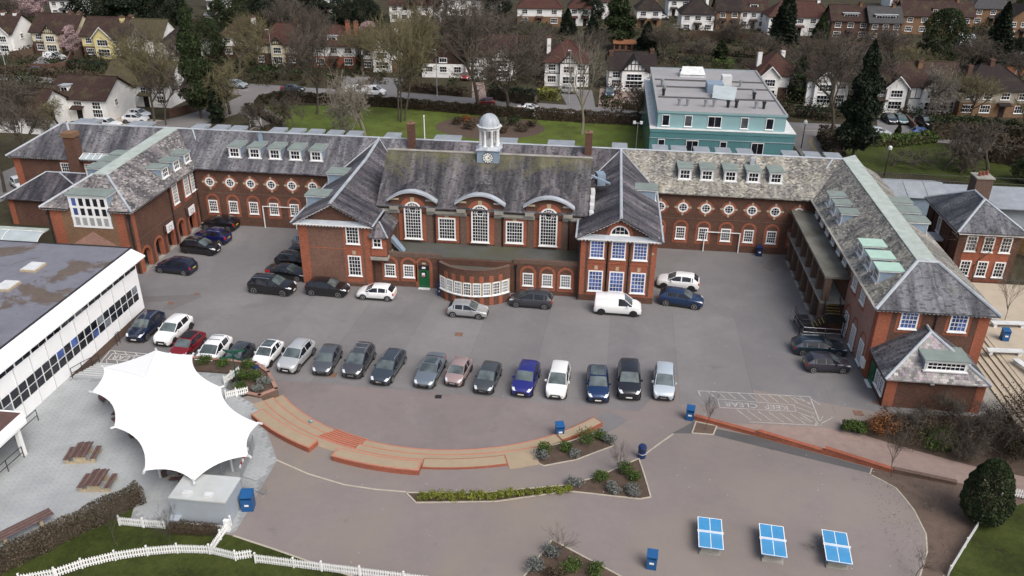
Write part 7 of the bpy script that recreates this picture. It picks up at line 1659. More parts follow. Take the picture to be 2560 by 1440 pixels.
# street lamps, railings
def lamp(label, px, py, h, kind='tall'):
    p = at(px, py); t = thing('street_lamp', label, 'street lamp', (p.x, p.y, -.05), 0, 'street lamps'); m = MB(); m.tube((0, 0, 0), (0, 0, h), .09, .06, 6); obj('post', m, M['grey_metal' if kind == 'tall' else 'black'], t, rel=True)
    m = MB()
    if kind == 'tall': m.tube((0, 0, h), (-.3, -.9, h+.1), .05, .05, 5); m.box(-.45, -.2, -1.3, -.8, h+.05, h+.2)
    else: m.lathe(0, 0, [(.12, h), (.3, h+.1), (.3, h+.45), (.1, h+.65)], 8)
    obj('lantern', m, M['offwhite'], t, rel=True)
lamp('tall street lamp by the cream house with small timbered gable', 683, 172, 8.5); lamp('tall street lamp in front of the tiled chalet', 1093, 240, 9); lamp('tall street lamp left of the half timbered house drive', 1422, 258, 10); lamp('tall street lamp at the far left of the road', 17, 178, 8.5); lamp('globe lamp on the near side of the orchard lawn', 2210, 440, 4.0, 'globe'); lamp('globe lamp at the far side of the orchard lawn', 2434, 432, 3.2, 'globe'); lamp('tall street lamp by the dark hipped house at the right edge', 2530, 215, 7); lamp('lamp post right of the teal block', 2003, 370, 4.0, 'globe')
t = thing('garden_railing', 'black iron railing along the orchard lawn', 'railing', (45, 112, -.08)); a, b = at(2170, 448, 0), at(2640, 470, 0); n_ = 90
for k in range(n_): p = a.lerp(b, k/n_); m = MB(); m.tube((p.x, p.y, -.08), (p.x, p.y, 1.2), .03, .03, 3); obj('bar', m, M['black'], t)
for z in (.25, 1.1): m = MB(); m.tube((a.x, a.y, z), (b.x, b.y, z), .03, .03, 4); obj('rail', m, M['black'], t)
def wallrun(name, label, cat, px, h, th, mat, z=-.08):
    P = [at(*q) for q in px]; t = thing(name, label, cat, (P[0].x, P[0].y, z))
    for a, b in zip(P, P[1:]): d = b-a; c = (a+b)/2; m = MB(); m.rbox(c.x, c.y, z, h, d.length+th*.5, th, math.atan2(d.y, d.x)); obj('wall_length' if cat == 'wall' else 'fence_panel', m, M[mat], t)
wallrun('garden_wall', 'red brick forecourt wall below the white van at the left', 'wall', ((65, 178), (140, 178), (170, 172), (180, 145)), 1.6, .3, 'farbrick'); wallrun('garden_wall', 'red brick wall by the ivy clad tree', 'wall', ((425, 292), (470, 280), (500, 262)), 1.3, .3, 'farbrick')
wallrun('garden_wall', 'low brick wall along the half timbered house drive', 'wall', ((1560, 272), (1605, 278)), 1.1, .3, 'farbrick'); wallrun('garden_wall', 'red brick wall beside the two parked cars', 'wall', ((2262, 300), (2285, 325)), 1.1, .3, 'farbrick')
wallrun('garden_fence', 'dark timber fence between the white house and the cream house', 'fence', ((30, 150), (85, 140), (90, 120)), 1.9, .1, 'darktimber'); wallrun('garden_fence', 'long dark fence behind the second row gardens', 'fence', ((1640, 88), (1800, 95), (1950, 108), (2100, 122), (2300, 130)), 1.8, .1, 'darktimber'); wallrun('garden_fence', 'dark fence behind the tiled chalet gardens', 'fence', ((900, 100), (1050, 95), (1200, 105), (1330, 108)), 1.8, .1, 'darktimber'); wallrun('garden_fence', 'timber fence between the yellow house and the cream house', 'fence', ((190, 150), (208, 140), (215, 125)), 1.8, .1, 'darktimber')
m = MB(); 
t = thing('entrance_gate', 'small white barrier gate on the school drive', 'gate', at(640, 318))
p = at(640, 318)
for z in (.4, .75, 1.1): m = MB(); m.tube((p.x-1, p.y, z), (p.x+1, p.y, z), .04, .04, 4); obj('bar', m, M['white'], t)
for s_ in (-1, 1): m = MB(); m.tube((p.x+s_, p.y, 0), (p.x+s_, p.y, 1.6 if s_ > 0 else 1.1), .05, .05, 5); obj('post', m, M['white'], t)
for i, (x, y) in enumerate(((700, 305), (705, 300))):
    p = at(x, y); t = thing('traffic_cone', ('orange traffic cone on the lawn edge nearer the school', 'orange traffic cone on the lawn edge nearer the road')[i], 'cone', (p.x, p.y, -.04), 0, 'traffic cones'); m = MB(); m.box(-.25, .25, -.25, .25, 0, .05); m.lathe(0, 0, [(.18, .05), (.04, .95)], 10); obj('body', m, M['terra'], t, rel=True); m = MB(); m.lathe(0, 0, [(.135, .4), (.09, .65)], 10); obj('band', m, M['white'], t, rel=True)
# ------------------------------------------------------------------ vegetation
RN = np.random.default_rng(5)
def cloud(name, C, S_, mats, flat=.0):
    """little leaf faces at the points C with sizes S_"""
    n = len(C); a = RN.normal(size=(n, 3)); a[:, 2] *= (1-flat); a /= np.linalg.norm(a, axis=1)[:, None]
    b = np.cross(a, RN.normal(size=(n, 3))); b /= np.linalg.norm(b, axis=1)[:, None]
    s = np.asarray(S_).reshape(-1, 1)*.5; a = a*s; b = b*s*.7
    V = np.stack([C-a, C-b, C+a, C+b], 1).reshape(-1, 3).astype(np.float32)
    me = bpy.data.meshes.new(name); me.vertices.add(4*n); me.vertices.foreach_set('co', V.ravel()); me.loops.add(4*n); me.loops.foreach_set('vertex_index', np.arange(4*n, dtype=np.int32))
    me.polygons.add(n); me.polygons.foreach_set('loop_start', np.arange(0, 4*n, 4, dtype=np.int32)); me.update(calc_edges=True)
    for m_ in mats: me.materials.append(m_)
    return me
def ellip(n, c, r, shell=.55):
    d = RN.normal(size=(n, 3)); d /= np.linalg.norm(d, axis=1)[:, None]; k = RN.uniform(shell, 1, size=(n, 1))**.7
    return np.array(c)+d*k*np.array(r)
def clumps(n, cs, per, rad):
    """points gathered in clumps for light and dark masses"""
    P = []
    for c in cs: P.append(ellip(per, c, (rad*RN.uniform(.7, 1.3),)*2+(rad*RN.uniform(.5, .9),), .3))
    return np.concatenate(P)
def grow(seed, h, limbs=6, lv_max=5, kids=(6, 5, 5, 4, 3), up=.25, r0=.2, trunk=.3, spread=1.0, tw=.02, multi=1):
    rn = random.Random(seed); T = MB(); K = MB()
    def br(p, d, L_, r, lv):
        ns = 3 if lv < 3 else (2 if lv < 5 else 1)
        pts = [p]
        for s_ in range(ns):
            d = (d+Vector((rn.gauss(0, .16), rn.gauss(0, .16), rn.gauss(0, .1)+up*.25))).normalized(); q = p+d*(L_/ns); ra = r*(1-.28*s_/ns*1.5); rb = r*(1-.28*(s_+1)/ns*1.5)
            if lv <= 2: T.tube(p, q, ra, rb, 6 if lv < 1 else 4, cap=False)
            else: K.tube(p, q, max(ra, tw), max(rb*.8, tw*.7), 3, cap=False)
            p = q; pts.append(q)
        if lv >= lv_max: return
        nk = kids[lv]
        for k in range(nk):
            u = rn.uniform(.35, 1) if lv else rn.uniform(.55, 1); i = min(ns-1, int(u*ns)); base = pts[i].lerp(pts[i+1], u*ns-i)
            an = rn.uniform(.45, .95)*spread; az = rn.uniform(0, 6.283); e1 = d.orthogonal().normalized(); e2 = d.cross(e1)
            nd = (d*math.cos(an)+(e1*math.cos(az)+e2*math.sin(az))*math.sin(an)).normalized()
            br(base, nd, L_*rn.uniform(.5, .8)*(1.25 if lv == 0 else 1), r*rn.uniform(.42, .6), lv+1)
    for k in range(multi):
        a = 6.283*k/max(1, multi); o = Vector((math.cos(a), math.sin(a), 0))*(.5 if multi > 1 else 0)
        br(o, Vector((o.x*.3, o.y*.3, 1)), h*trunk, r0/(multi**.4), 0)
    zt = max(v[2] for v in K.v); s_ = h/zt
    for M_ in (T, K): M_.v = [(x*s_, y*s_, z*s_) for x, y, z in M_.v]
    w_ = np.percentile(np.abs(np.array(K.v)[:, :2]), 95)
    return T.mesh('trunk', True), K.mesh('crown'), w_
BT = {}
for nm, a in {'a': dict(seed=3, h=14), 'b': dict(seed=11, h=14, kids=(7, 5, 5, 4, 3), spread=.85), 'c': dict(seed=23, h=12, up=.1, spread=1.15, trunk=.22), 'm': dict(seed=31, h=14, multi=3, kids=(4, 5, 5, 4, 3), trunk=.34, up=.4, spread=.8), 'p': dict(seed=41, h=15, kids=(5, 4, 4, 3, 3), r0=.3, trunk=.4, spread=.9, tw=.012), 's': dict(seed=51, h=4.2, lv_max=4, kids=(7, 4, 4, 3), r0=.05, trunk=.55, tw=.006, spread=.6), 'o': dict(seed=61, h=4, lv_max=4, kids=(4, 4, 4, 4), r0=.16, trunk=.3, spread=1.3, up=.02, tw=.012)}.items(): BT[nm] = grow(**a)
def bare(label, kind, px, py, ytop, width=None, mat='twig', bark='bark', group='bare trees', z=None, rot=None, name='bare_tree', pos=None):
    """base pixel and the row its top reaches give place and height"""
    T, K, w0 = BT[kind]; p = (pos if pos is not None else at(px, py)) if z is None else at(px, py, z)
    h = (py-ytop)/(FPX*math.cos(PITCH)/ _fw.dot(np.array((p.x, p.y, p.z-CAMH))))
    h = h/(1-.0); h0 = {'a': 14, 'b': 14, 'c': 12, 'm': 14, 'p': 15, 's': 4.2, 'o': 4}[kind]; s = h/h0
    sw = s if width is None else width/(FPX/_fw.dot(np.array((p.x, p.y, p.z-CAMH))))/2/w0
    t = thing(name, label, 'tree', (p.x, p.y, p.z-.06), rot if rot is not None else (px*.37) % 6.28, group)
    for nm, me, mt in (('trunk', T, bark), ('crown', K, mat)):
        o = bpy.data.objects.new(nm, me); COL.objects.link(o); o.parent = t; o.scale = (sw, sw, s)
        if len(me.materials) == 0: me.materials.append(M['bark'])
        o.material_slots[0].link = 'OBJECT'; o.material_slots[0].material = M[mt]
    return t
for a in (('tall bare tree at the left edge beside the west range', 'a', 12, 480, 190, 170, 'twig', 'bark'), ('bare garden tree in front of the low white house', 'c', 95, 330, 205, 170, 'twig', 'bark'), ('bare tree hiding the white house beyond the west range', 'c', 150, 320, 235, 120, 'twigo', 'bark'), ('tall bare street tree left of the ivy clad tree', 'b', 386, 312, 95, 140, 'twigo', 'bark'), ('slim bare street tree between the two taller ones', 'b', 415, 312, 150, 90, 'twig', 'bark'), ('bare tree leaning over the junction', 'c', 575, 285, 140, 150, 'twigo', 'bark'), ('bare tree on the lawn near the junction hedge', 'a', 793, 285, 75, 150, 'twig', 'bark'), ('pale spreading bare tree on the lawn behind the west roof', 'c', 913, 345, 175, 175, 'twigp', 'barkp'), ('big olive tinted multi stemmed tree on the lawn', 'm', 1003, 302, 28, 190, 'twigo', 'bark'), ('tall dark bare tree on the lawn edge left of the cupola', 'a', 1196, 278, 15, 210, 'twig', 'bark'), ('broad dark bare tree on the lawn edge behind the cupola', 'b', 1275, 282, 105, 190, 'twig', 'bark'), ('pale barked pollarded tree in front of the road hedge', 'p', 1455, 335, 95, 120, 'twigp', 'barkp'), ('young bare tree beside the teal block', 'b', 1588, 312, 215, 60, 'twig', 'bark'), ('large bare tree overhanging the side road by the giant conifer', 'a', 2078, 352, 95, 200, 'twig', 'bark'), ('bare tree with many fine twigs behind the teal block', 'c', 2120, 260, 110, 170, 'twig', 'bark'), ('bare tree in the garden of the timbered house opposite the orchard', 'c', 2312, 300, 165, 120, 'twigp', 'bark'), ('bare tree behind the red roofed timbered house', 'c', 1400, 190, 90, 130, 'twig', 'bark'), ('bare garden tree left of the willow like tree', 'c', 900, 160, 60, 130, 'twigo', 'bark'), ('bare tree rising behind the long white house', 'b', 1085, 95, -30, 140, 'twig', 'bark'), ('bare tree between the upper gardens left of the conifers', 'c', 1245, 120, 35, 170, 'twig', 'bark'), ('bare tree above the tiled chalet', 'c', 1060, 110, 55, 120, 'twigp', 'bark'), ('bare tree behind the orange summerhouse', 'c', 1690, 105, 60, 110, 'twigo', 'bark'), ('brown bare tree left of the brown brick terrace house', 'c', 1830, 100, 40, 110, 'twig', 'bark'), ('dense dark bare tree at the far side of the orchard lawn', 'c', 2360, 425, 318, 130, 'twig', 'bark'), ('dense dark bare tree behind the globe lamp', 'c', 2470, 425, 300, 150, 'twig', 'bark'), ('bare tree at the right edge above the orchard', 'c', 2550, 390, 245, 150, 'twigo', 'bark'), ('bare tree in the hedge beside the dark hipped house', 'b', 2420, 300, 190, 120, 'twigo', 'bark'), ('bare tree in the west gardens above the olive roof', 'b', 720, 120, 0, 120, 'twig', 'bark'), ('twiggy tree in front of the brown roofed house', 'c', 600, 190, 75, 130, 'twigo', 'bark'), ('bare young tree on the lawn by the drive', 'c', 740, 325, 235, 90, 'twig', 'bark'), ('small bare tree beside the school drive', 'c', 655, 320, 255, 70, 'twig', 'bark'), ('bare tree in front of the half timbered house', 'b', 1320, 235, 150, 90, 'twig', 'bark'), ('bare tree between the yellow house and the olive roofed house', 'b', 330, 165, 60, 90, 'twig', 'bark'), ('dark bare tree in front of the white house with dark hipped bay', 'a', 455, 215, 90, 110, 'twig', 'bark'), ('bare tree beside the cream hipped house', 'b', 640, 175, 40, 90, 'twigo', 'bark'), ('bare tree left of the white and red brick house', 'a', 778, 175, 30, 110, 'twig', 'bark'), ('bare tree right of the white and red brick house', 'b', 905, 185, 70, 90, 'twigo', 'bark'), ('bare tree behind the chalet chimney', 'a', 1130, 150, 50, 130, 'twig', 'bark'), ('bare tree above the half timbered house roof', 'c', 1310, 150, 60, 140, 'twig', 'bark'), ('bare tree in the garden behind the red roofed timbered house', 'b', 1480, 165, 75, 90, 'twig', 'bark'), ('bare tree right of the orange summerhouse', 'b', 1660, 150, 70, 90, 'twig', 'bark'), ('bare tree in the scrub behind the teal block', 'c', 1745, 150, 85, 110, 'twig', 'bark'), ('bare tree behind the red hipped roof', 'b', 1890, 165, 85, 90, 'twig', 'bark'), ('bare tree over the gardens left of the rounded evergreen', 'a', 2215, 190, 75, 130, 'twig', 'bark'), ('bare tree above the white house opposite the orchard', 'b', 2265, 215, 120, 100, 'twigo', 'bark'), ('bare tree between the rounded evergreen and the tall fir', 'b', 2415, 200, 95, 110, 'twig', 'bark'), ('bare tree at the far right above the hipped house', 'b', 2540, 235, 130, 90, 'twig', 'bark'), ('dark bare tree behind the far left white house', 'a', 45, 110, -10, 110, 'twig', 'bark'), ('thin bare tree over the low white house roof', 'b', 45, 330, 200, 110, 'twig', 'bark'), ('bare tree by the railings at the left edge', 'b', 60, 400, 255, 100, 'twig', 'bark')):
    bare(*a[:5], width=a[5], mat=a[6], bark=a[7])
for lb, px, py, yt, wd in (('gnarled orchard tree leaning nearest the railing', 2232, 415, 372, 80), ('gnarled orchard tree with forked trunk in mid lawn', 2282, 412, 368, 80), ('gnarled orchard tree near the far globe lamp', 2402, 432, 395, 60)): bare(lb, 'o', px, py, yt, wd, 'twig', 'bark', 'gnarled orchard trees')
for lb, px, py, yt in (('young bare tree on the lawn in front of the brown hedge', 294, 1366, 1215), ('young bare tree on the lawn by the kiosk fence', 423, 1373, 1225), ('sapling in the planter at the bottom edge', 1393, 1402, 1292), ('sapling in the long triangular planter', 1552, 1186, 1096), ('young bare tree in the square pit by the ramp wall', 1763, 1074, 955), ('young bare tree beside the red ramp wall', 2228, 1192, 1035), ('thin sapling at the edge of the earth bank', 2290, 1440, 1345), ('small bare sapling on the earth bank', 2330, 1280, 1235)):
    bare(lb, 's', px, py, yt, 75 if py > 1100 else 55, 'twig', 'bark', 'young bare saplings', pos=ats(px, py), name='sapling')
bare('young street tree on the terrace in front of the brick house', 's', 2430, 712, 530, 120, 'twigp', 'bark', 'terrace trees', name='young_tree'); bare('tall thin young tree at the terrace edge', 's', 2505, 815, 640, 60, 'twigp', 'bark', 'terrace trees', name='young_tree'); bare('large dark bare tree in the shrub bed by the annex', 'c', 2530, 1130, 905, 260, 'twig', 'bark', name='bare_tree')
# evergreens
EV = {}
def evergreen(kind):
    if kind in EV: return EV[kind]
    N = 15000
    if kind == 'cypress': u = RN.uniform(0.03, 1, N); z = u; r = .17*np.minimum(1, (1-u)*2.2)**.75*(.75+.25*np.sin(u*37)*np.sin(u*11+2))*np.where(u < .12, .75, 1)
    elif kind == 'fir': u = RN.uniform(.06, 1, N); z = u; r = .21*(1-u)**.8*(.72+.28*(((u*17) % 1)))
    elif kind == 'big': u = RN.uniform(.12, 1, N); z = u; r = .19*np.minimum(1, (1-u)*1.7)**.65*(.8+.2*np.sin(u*29+1))*np.where(u < .2, .8, 1)
    else: u = RN.uniform(0, 1, N); z = u; r = .5*np.sqrt(np.maximum(0, 1-(2*u-1)**2))
    th = RN.uniform(0, 6.283, N); lob = 1+.22*np.sin(th*3+u*9)+.12*np.sin(th*7-u*23); q = r*lob*RN.uniform(.5, 1, N)**.45
    C = np.stack([q*np.cos(th), q*np.sin(th), z+RN.normal(0, .008, N)], 1)
    big = RN.uniform(size=N); me = cloud('crown', C, .024+.02*big, [M['leafd']])
    T = MB(); T.tube((0, 0, 0), (0, 0, .9), .018, .004, 7)
    for k in range(14): a = k*2.4; zz = .15+k*.05; T.tube((0, 0, zz), (.12*(1-zz)*math.cos(a), .12*(1-zz)*math.sin(a), zz+.02), .005, .002, 4)
    EV[kind] = (T.mesh('trunk'), me, {'cypress': .19, 'fir': .2, 'big': .2, 'round': .52}[kind]); return EV[kind]
def ever(label, kind, px, py, ytop, width, mat='leafd', group='evergreen trees', pos=None, name='evergreen_tree'):
    T, K, w0 = evergreen(kind); p = pos or at(px, py); dep = _fw.dot(np.array((p.x, p.y, p.z-CAMH))); s = (py-ytop)/(FPX*math.cos(PITCH)/dep); sw = width/(FPX/dep)/2/w0
    t = thing(name, label, 'tree', (p.x, p.y, p.z-.06), (px*.61) % 6.28, group)
    for nm, me, mt in (('trunk', T, 'bark'), ('crown', K, mat)):
        o = bpy.data.objects.new(nm, me); COL.objects.link(o); o.parent = t; o.scale = (sw, sw, s)
        if len(me.materials) == 0: me.materials.append(M['bark'])
        o.material_slots[0].link = 'OBJECT'; o.material_slots[0].material = M[mt]
for a in (('giant dark conifer beside the side road', 'big', 2130, 400, 142, 92, 'leafd'), ('narrow cypress right of the teal block', 'cypress', 1992, 255, 145, 58, 'leafm'), ('tall dark fir above the red hipped house', 'fir', 1955, 115, -12, 80, 'leafd'), ('tall dark fir behind the dark hipped house', 'fir', 2478, 180, 32, 95, 'leafd'), ('rounded evergreen oak below the brick pair', 'round', 2345, 165, 42, 105, 'leafm'), ('smaller fir beside the brown brick terrace', 'fir', 2048, 112, 42, 55, 'leafm'), ('dark evergreen beside the semi detached pair', 'fir', 1418, 85, 30, 50, 'leafd'), ('dark conifer left of the tallest pair', 'cypress', 1478, 118, 50, 50, 'leafd'), ('tall dark ivy clad tree above the half timbered house', 'big', 1545, 122, -15, 80, 'leafm'), ('dark evergreen beside the orange summerhouse', 'fir', 1615, 140, 65, 70, 'leafd'), ('dark round evergreen above the chalet', 'round', 915, 75, 0, 70, 'leafd'), ('wide dark evergreen above the cream timbered house', 'round', 250, 70, -40, 130, 'leafd'), ('tall dark evergreen in the top left gardens', 'big', 325, 75, -60, 110, 'leafd'), ('dark yew above the white olive roofed house', 'round', 420, 70, -25, 110, 'leafd'), ('ivy clad dark evergreen towering beside the junction', 'big', 503, 295, 45, 80, 'leafm'), ('dark evergreen above the cream hipped house', 'round', 690, 95, -10, 130, 'leafd'), ('dark pine at the top between white houses', 'big', 780, 80, -50, 110, 'leafd'), ('dark evergreen above the brown roofed house', 'round', 590, 75, -20, 110, 'leafm'), ('green evergreen in the gardens above the junction', 'round', 530, 150, 60, 70, 'leafm'), ('small dark evergreen by the upper white house', 'round', 860, 60, 0, 60, 'leafd'), ('tree of dark foliage at the top right corner', 'round', 2555, 60, 0, 60, 'leafm'), ('dark evergreen shrub tree behind the greenhouse', 'round', 2540, 175, 105, 70, 'leafd'), ('mid green cypress in the gardens behind the teal block', 'cypress', 1800, 155, 105, 45, 'leafm'), ('pair of dark evergreens behind the conifer row', 'round', 1470, 60, -10, 70, 'leafd'), ('small fir in the front garden right of the conifer', 'fir', 2243, 342, 310, 22, 'leafm'), ('dark evergreen in the top row above the semi detached pair', 'round', 1240, 45, -20, 70, 'leafd'), ('dark ivy clad trunk by the junction', 'cypress', 545, 305, 205, 45, 'leafd'), ('evergreen behind the long shed', 'round', 2560, 455, 400, 70, 'leafm')):
    ever(*a)
p = ats(2450, 1300); t = thing('conifer', 'large round clipped conifer by the south east lawn', 'tree', (p.x, p.y, p.z)); u = RN.uniform(0, 1, 16000); th = RN.uniform(0, 6.283, 16000); r_ = 1.95*np.sqrt(np.maximum(0, 1-(2*u-1)**2))**.8*(1-.5*u)*(1+.05*np.sin(th*5+u*12)+.04*np.sin(th*11-u*31))*RN.uniform(.75, 1, 16000)**.4
obj('crown', cloud('crown', np.stack([r_*np.cos(th), r_*np.sin(th), .1+4.9*u], 1), RN.uniform(.08, .2, 16000), [M['leafm']]), M['leafm'], t, rel=True, loc=(0, 0, 0)); m = MB(); m.tube((0, 0, 0), (0, 0, 3.5), .2, .05, 7); obj('trunk', m, M['bark'], t, rel=True, loc=(0, 0, 0))
for lb, px, py, yt, wd in (('pink blossom tree in front of the cream timbered house', 190, 132, 72, 65), ('pink blossom tree at the top left corner', 75, 40, -25, 90), ('pale blossom tree left of the willow like tree', 925, 120, 62, 50)): ever(lb, 'round', px, py, yt, wd, 'blossom', 'blossom trees', name='blossom_tree')
# shrubs and hedges
def shrub(label, c, r, h, mat, n=900, size=.09, group='planter shrubs', name='shrub'):
    cs = ellip(14, (0, 0, h*.5), (r*.65, r*.65, h*.32), .2); P = clumps(n, cs, n//14, r*.42); P = P[P[:, 2] > .02]
    o = obj(name, cloud('foliage', P, RN.uniform(size*.6, size*1.4, len(P)), [M[mat]]), M[mat], loc=c); tag(o, label, 'shrub', group); return o
def row(label, pts, r, h, mats, n=700, size=.1, group='planter shrubs'):
    for i, p in enumerate(pts):
        shrub(label if isinstance(label, str) else label[i], p, r*random.uniform(.8, 1.2), h*random.uniform(.8, 1.2), mats[i % len(mats)], n, size, group)
row(['yellow green shrub, %s from the west end of the curved planter row' % q for q in 'first second third fourth fifth sixth seventh eighth ninth tenth eleventh twelfth thirteenth fourteenth fifteenth sixteenth'.split()], [ats(1058+i*24, 1246-max(0, i-7)*2.1) for i in range(16)], .52, .6, ['leafy'], 500, .1, 'yellow green shrubs in the long planter')
for lb, px, py, mt, r_ in (('grey shrub at the bend of the long planter', 1437, 1212, 'leafg', .8), ('green shrub in the triangle planter beside the sapling', 1500, 1200, 'leaf', .8), ('larger green shrub behind the sapling in the triangle planter', 1560, 1180, 'leaf', .9), ('grey shrub at the foot of the triangle planter', 1530, 1228, 'leafg', .75), ('second grey shrub at the foot of the triangle planter corner', 1580, 1232, 'leafg', .8), ('green shrub near the tip of the triangle planter', 1585, 1200, 'leaf', .7),
        ('grey shrub at the west end of the arc planter', 1350, 1145, 'leafg', .75), ('green shrub over the seat end of the arc planter', 1362, 1130, 'leaf', .85), ('mixed green shrub in the middle of the arc planter', 1415, 1125, 'leaf', .7), ('big bright green shrub at the east end of the arc planter', 1470, 1105, 'leaf', 1.2), ('grey shrub at the tip of the arc planter', 1520, 1105, 'leafg', .7), ('second green shrub on the east end of the arc planter', 1500, 1095, 'leaf', .8), ('grey shrub in mid arc planter', 1435, 1140, 'leafg', .6),
        ('grey shrub at the left of the bottom planter', 1335, 1420, 'leafg', .9), ('green shrub in the middle of the bottom planter', 1430, 1425, 'leaf', 1.0), ('grey shrub beside the sapling in the bottom planter', 1375, 1385, 'leafg', .8), ('green shrub at the right of the bottom planter', 1490, 1435, 'leaf', .9), ('dull shrub at the foot of the bottom planter', 1385, 1445, 'leafb', .9)):
    shrub(lb, ats(px, py), r_, r_*.95, mt, 800, .11)
for lb, x, y, mt, r_ in (('green shrub beside the finger post', -29.0, 56.3, 'leaf', .9), ('bright green shrub in the middle of the raised bed', -27.9, 56.3, 'leaf', 1.0), ('grey shrub at the east corner of the raised bed', -26.9, 55.7, 'leafg', .8), ('green shrub at the picket fence end of the raised bed', -28.6, 54.6, 'leaf', .8), ('green shrub behind the finger post fence', -29.3, 58.0, 'leaf', .8), ('green shrub behind the canopy near the grey rounded car', -31.5, 58.0, 'leaf', .9), ('green shrub behind the canopy near the roof bar car', -33.3, 58.1, 'leaf', .9), ('grey shrub at the south tip of the raised bed', -27.1, 54.6, 'leafg', .7)): shrub(lb, (x, y, .92), r_, r_*.9, mt, 800, .11)
def hedge(label, pts, w_, h, mat, dens=260, size=.11, z=0, name='hedge', trim=True):
    P = []
    for a, b in zip(pts, pts[1:]):
        a = np.array(a[:2]); b = np.array(b[:2]); L_ = np.linalg.norm(b-a); d = (b-a)/L_; nn = np.array((-d[1], d[0])); n = int(dens*L_*(w_+h))
        u = RN.uniform(-.2, L_+.2, n); s_ = RN.uniform(-1, 1, n); zz = RN.uniform(0, 1, n); k = RN.uniform(size=n) < .6
        s_ = np.where(k & (RN.uniform(size=n) < .5), np.sign(s_)*RN.uniform(.85, 1.05, n), s_); zz = np.where(~k & (RN.uniform(size=n) < .7), RN.uniform(.9, 1.04, n), zz)
        wob = 1+.1*np.sin(u*1.7)+.07*np.sin(u*4.1)
        xy = a+d*u[:, None]+nn*(s_*w_/2*wob)[:, None]; P.append(np.column_stack([xy, zz*h*(1+.06*np.sin(u*2.3))]))
    P = np.concatenate(P); o0 = np.array((pts[0][0], pts[0][1], 0)); me = cloud('leaves', P-o0, RN.uniform(size*.6, size*1.4, len(P)), [M[mat]])
    t = thing(name, label, 'hedge', (pts[0][0], pts[0][1], z)); obj('leaves', me, M[mat], t, rel=True, loc=(0, 0, 0))
    m = MB()
    for a, b in zip(pts, pts[1:]): a = Vector((a[0], a[1])); b = Vector((b[0], b[1])); c = (a+b)/2-Vector(o0[:2]); m.rbox(c.x, c.y, 0, h*.72, (b-a).length, w_*.5, math.atan2((b-a).y, (b-a).x))
    obj('branches', m, M['soil'], t, rel=True, loc=(0, 0, 0)); return t
hedge('clipped brown hedge between the patio and the south west lawn', [(-36.6, 32.0), (-29.9, 40.9)], 1.15, 1.25, 'hedgeb', 800, .1, .87)
hedge('scruffy brown hedge below the kiosk wall', [(-26.3, 38.4), (-23.4, 38.5)], .7, .65, 'leafb', 900, .08, .87)
nh = [at(*q) for q in ((640, 290), (655, 262), (700, 250), (990, 268), (1190, 285), (1330, 296))]
hedge('dark clipped hedge along the road side of the north lawn', nh, 1.3, 1.7, 'hedge', 110, .28, -.06)
hedge('grey brown clipped hedge between the road and the lawn by the teal block', [at(*q) for q in ((1338, 297), (1460, 305), (1600, 312))], 1.2, 2.0, 'leafb', 110, .25, -.06)
hedge('low hedge looping round the school drive', [at(*q) for q in ((620, 272), (668, 298), (700, 318), (660, 335), (610, 345))], 1.1, 1.1, 'hedge', 60, .25, -.06)
for lb, pts, h, mt in (('dark hedge in front of the brown roofed house', ((640, 190), (700, 196), (760, 200)), 1.9, 'leafm'), ('dark clipped hedge below the yellow house', ((180, 172), (260, 180)), 1.9, 'leafd'), ('red brown hedge along the far left road', ((5, 182), (60, 186), (130, 190), (260, 200)), 1.5, 'leafb'), ('brown hedge in front of the tiled chalet', ((1010, 222), (1100, 232), (1160, 238)), 1.4, 'leafb'), ('yellow green clipped bush row by the timbered red roofed house', ((1350, 245), (1395, 250)), 2.0, 'leafy'), ('dark hedge in front of the half timbered house', ((1225, 245), (1340, 262)), 2.6, 'leafd'), ('bright green hedge behind the second row gardens', ((1300, 85), (1360, 85)), 2.8, 'leaf'), ('dark hedge along the road below the red hipped house', ((1990, 290), (2075, 300)), 1.8, 'leafd'), ('brown hedge at the corner by the giant conifer', ((2062, 345), (2075, 375), (2092, 395)), 2.2, 'leafb'), ('green hedge below the conifer', ((2160, 362), (2240, 362), (2330, 352)), 1.6, 'leaf'), ('thick bushes along the right edge of the orchard', ((2400, 370), (2480, 400), (2580, 420)), 4.0, 'leafb'), ('dark bushes above the orchard lawn', ((2320, 345), (2420, 345), (2560, 360)), 3.5, 'leafm'), ('conifer hedge behind the long white house', ((1640, 90), (1720, 95)), 2.2, 'leafd'), ('green hedge in the gardens behind the teal block', ((1780, 175), (1830, 178)), 2.4, 'leaf'), ('brown scrub bank behind the red hipped house', ((1700, 130), (1780, 135), (1850, 140), (1960, 150)), 1.2, 'leafb')):
    hedge(lb, [at(*q) for q in pts], 2.4, h, mt, 34, .4, -.08)
# shrubs on the round bed of the north lawn and by the annex
for i, (dx, dy, r_, mt) in enumerate(((-6, 1, 1.4, 'leafb'), (-3.5, -1.5, 1.6, 'leafb'), (-1, 2, 1.7, 'leafb'), (1.5, 0, 1.8, 'leafm'), (4, 2, 1.9, 'leafm'), (5.5, -1.5, 1.6, 'leafb'), (-4.5, 3, 1.2, 'leafo'), (2.5, -3, 1.4, 'leafb'), (7, 1.5, 1.3, 'leafb'))):
    shrub(('rusty brown shrub at the west of the round bed', 'brown shrub nearest the school in the round bed', 'brown shrub at the back of the round bed', 'green shrub in the middle of the round bed', 'dark green shrub right of the cupola dome in the round bed', 'brown shrub at the front right of the round bed', 'copper shrub at the back left of the round bed', 'low brown shrub front centre of the round bed', 'brown shrub at the east end of the round bed')[i], (BEDC.x+dx, BEDC.y+dy, -.05), r_, r_*1.1, mt, 500, .25, 'shrubs in the round bed')
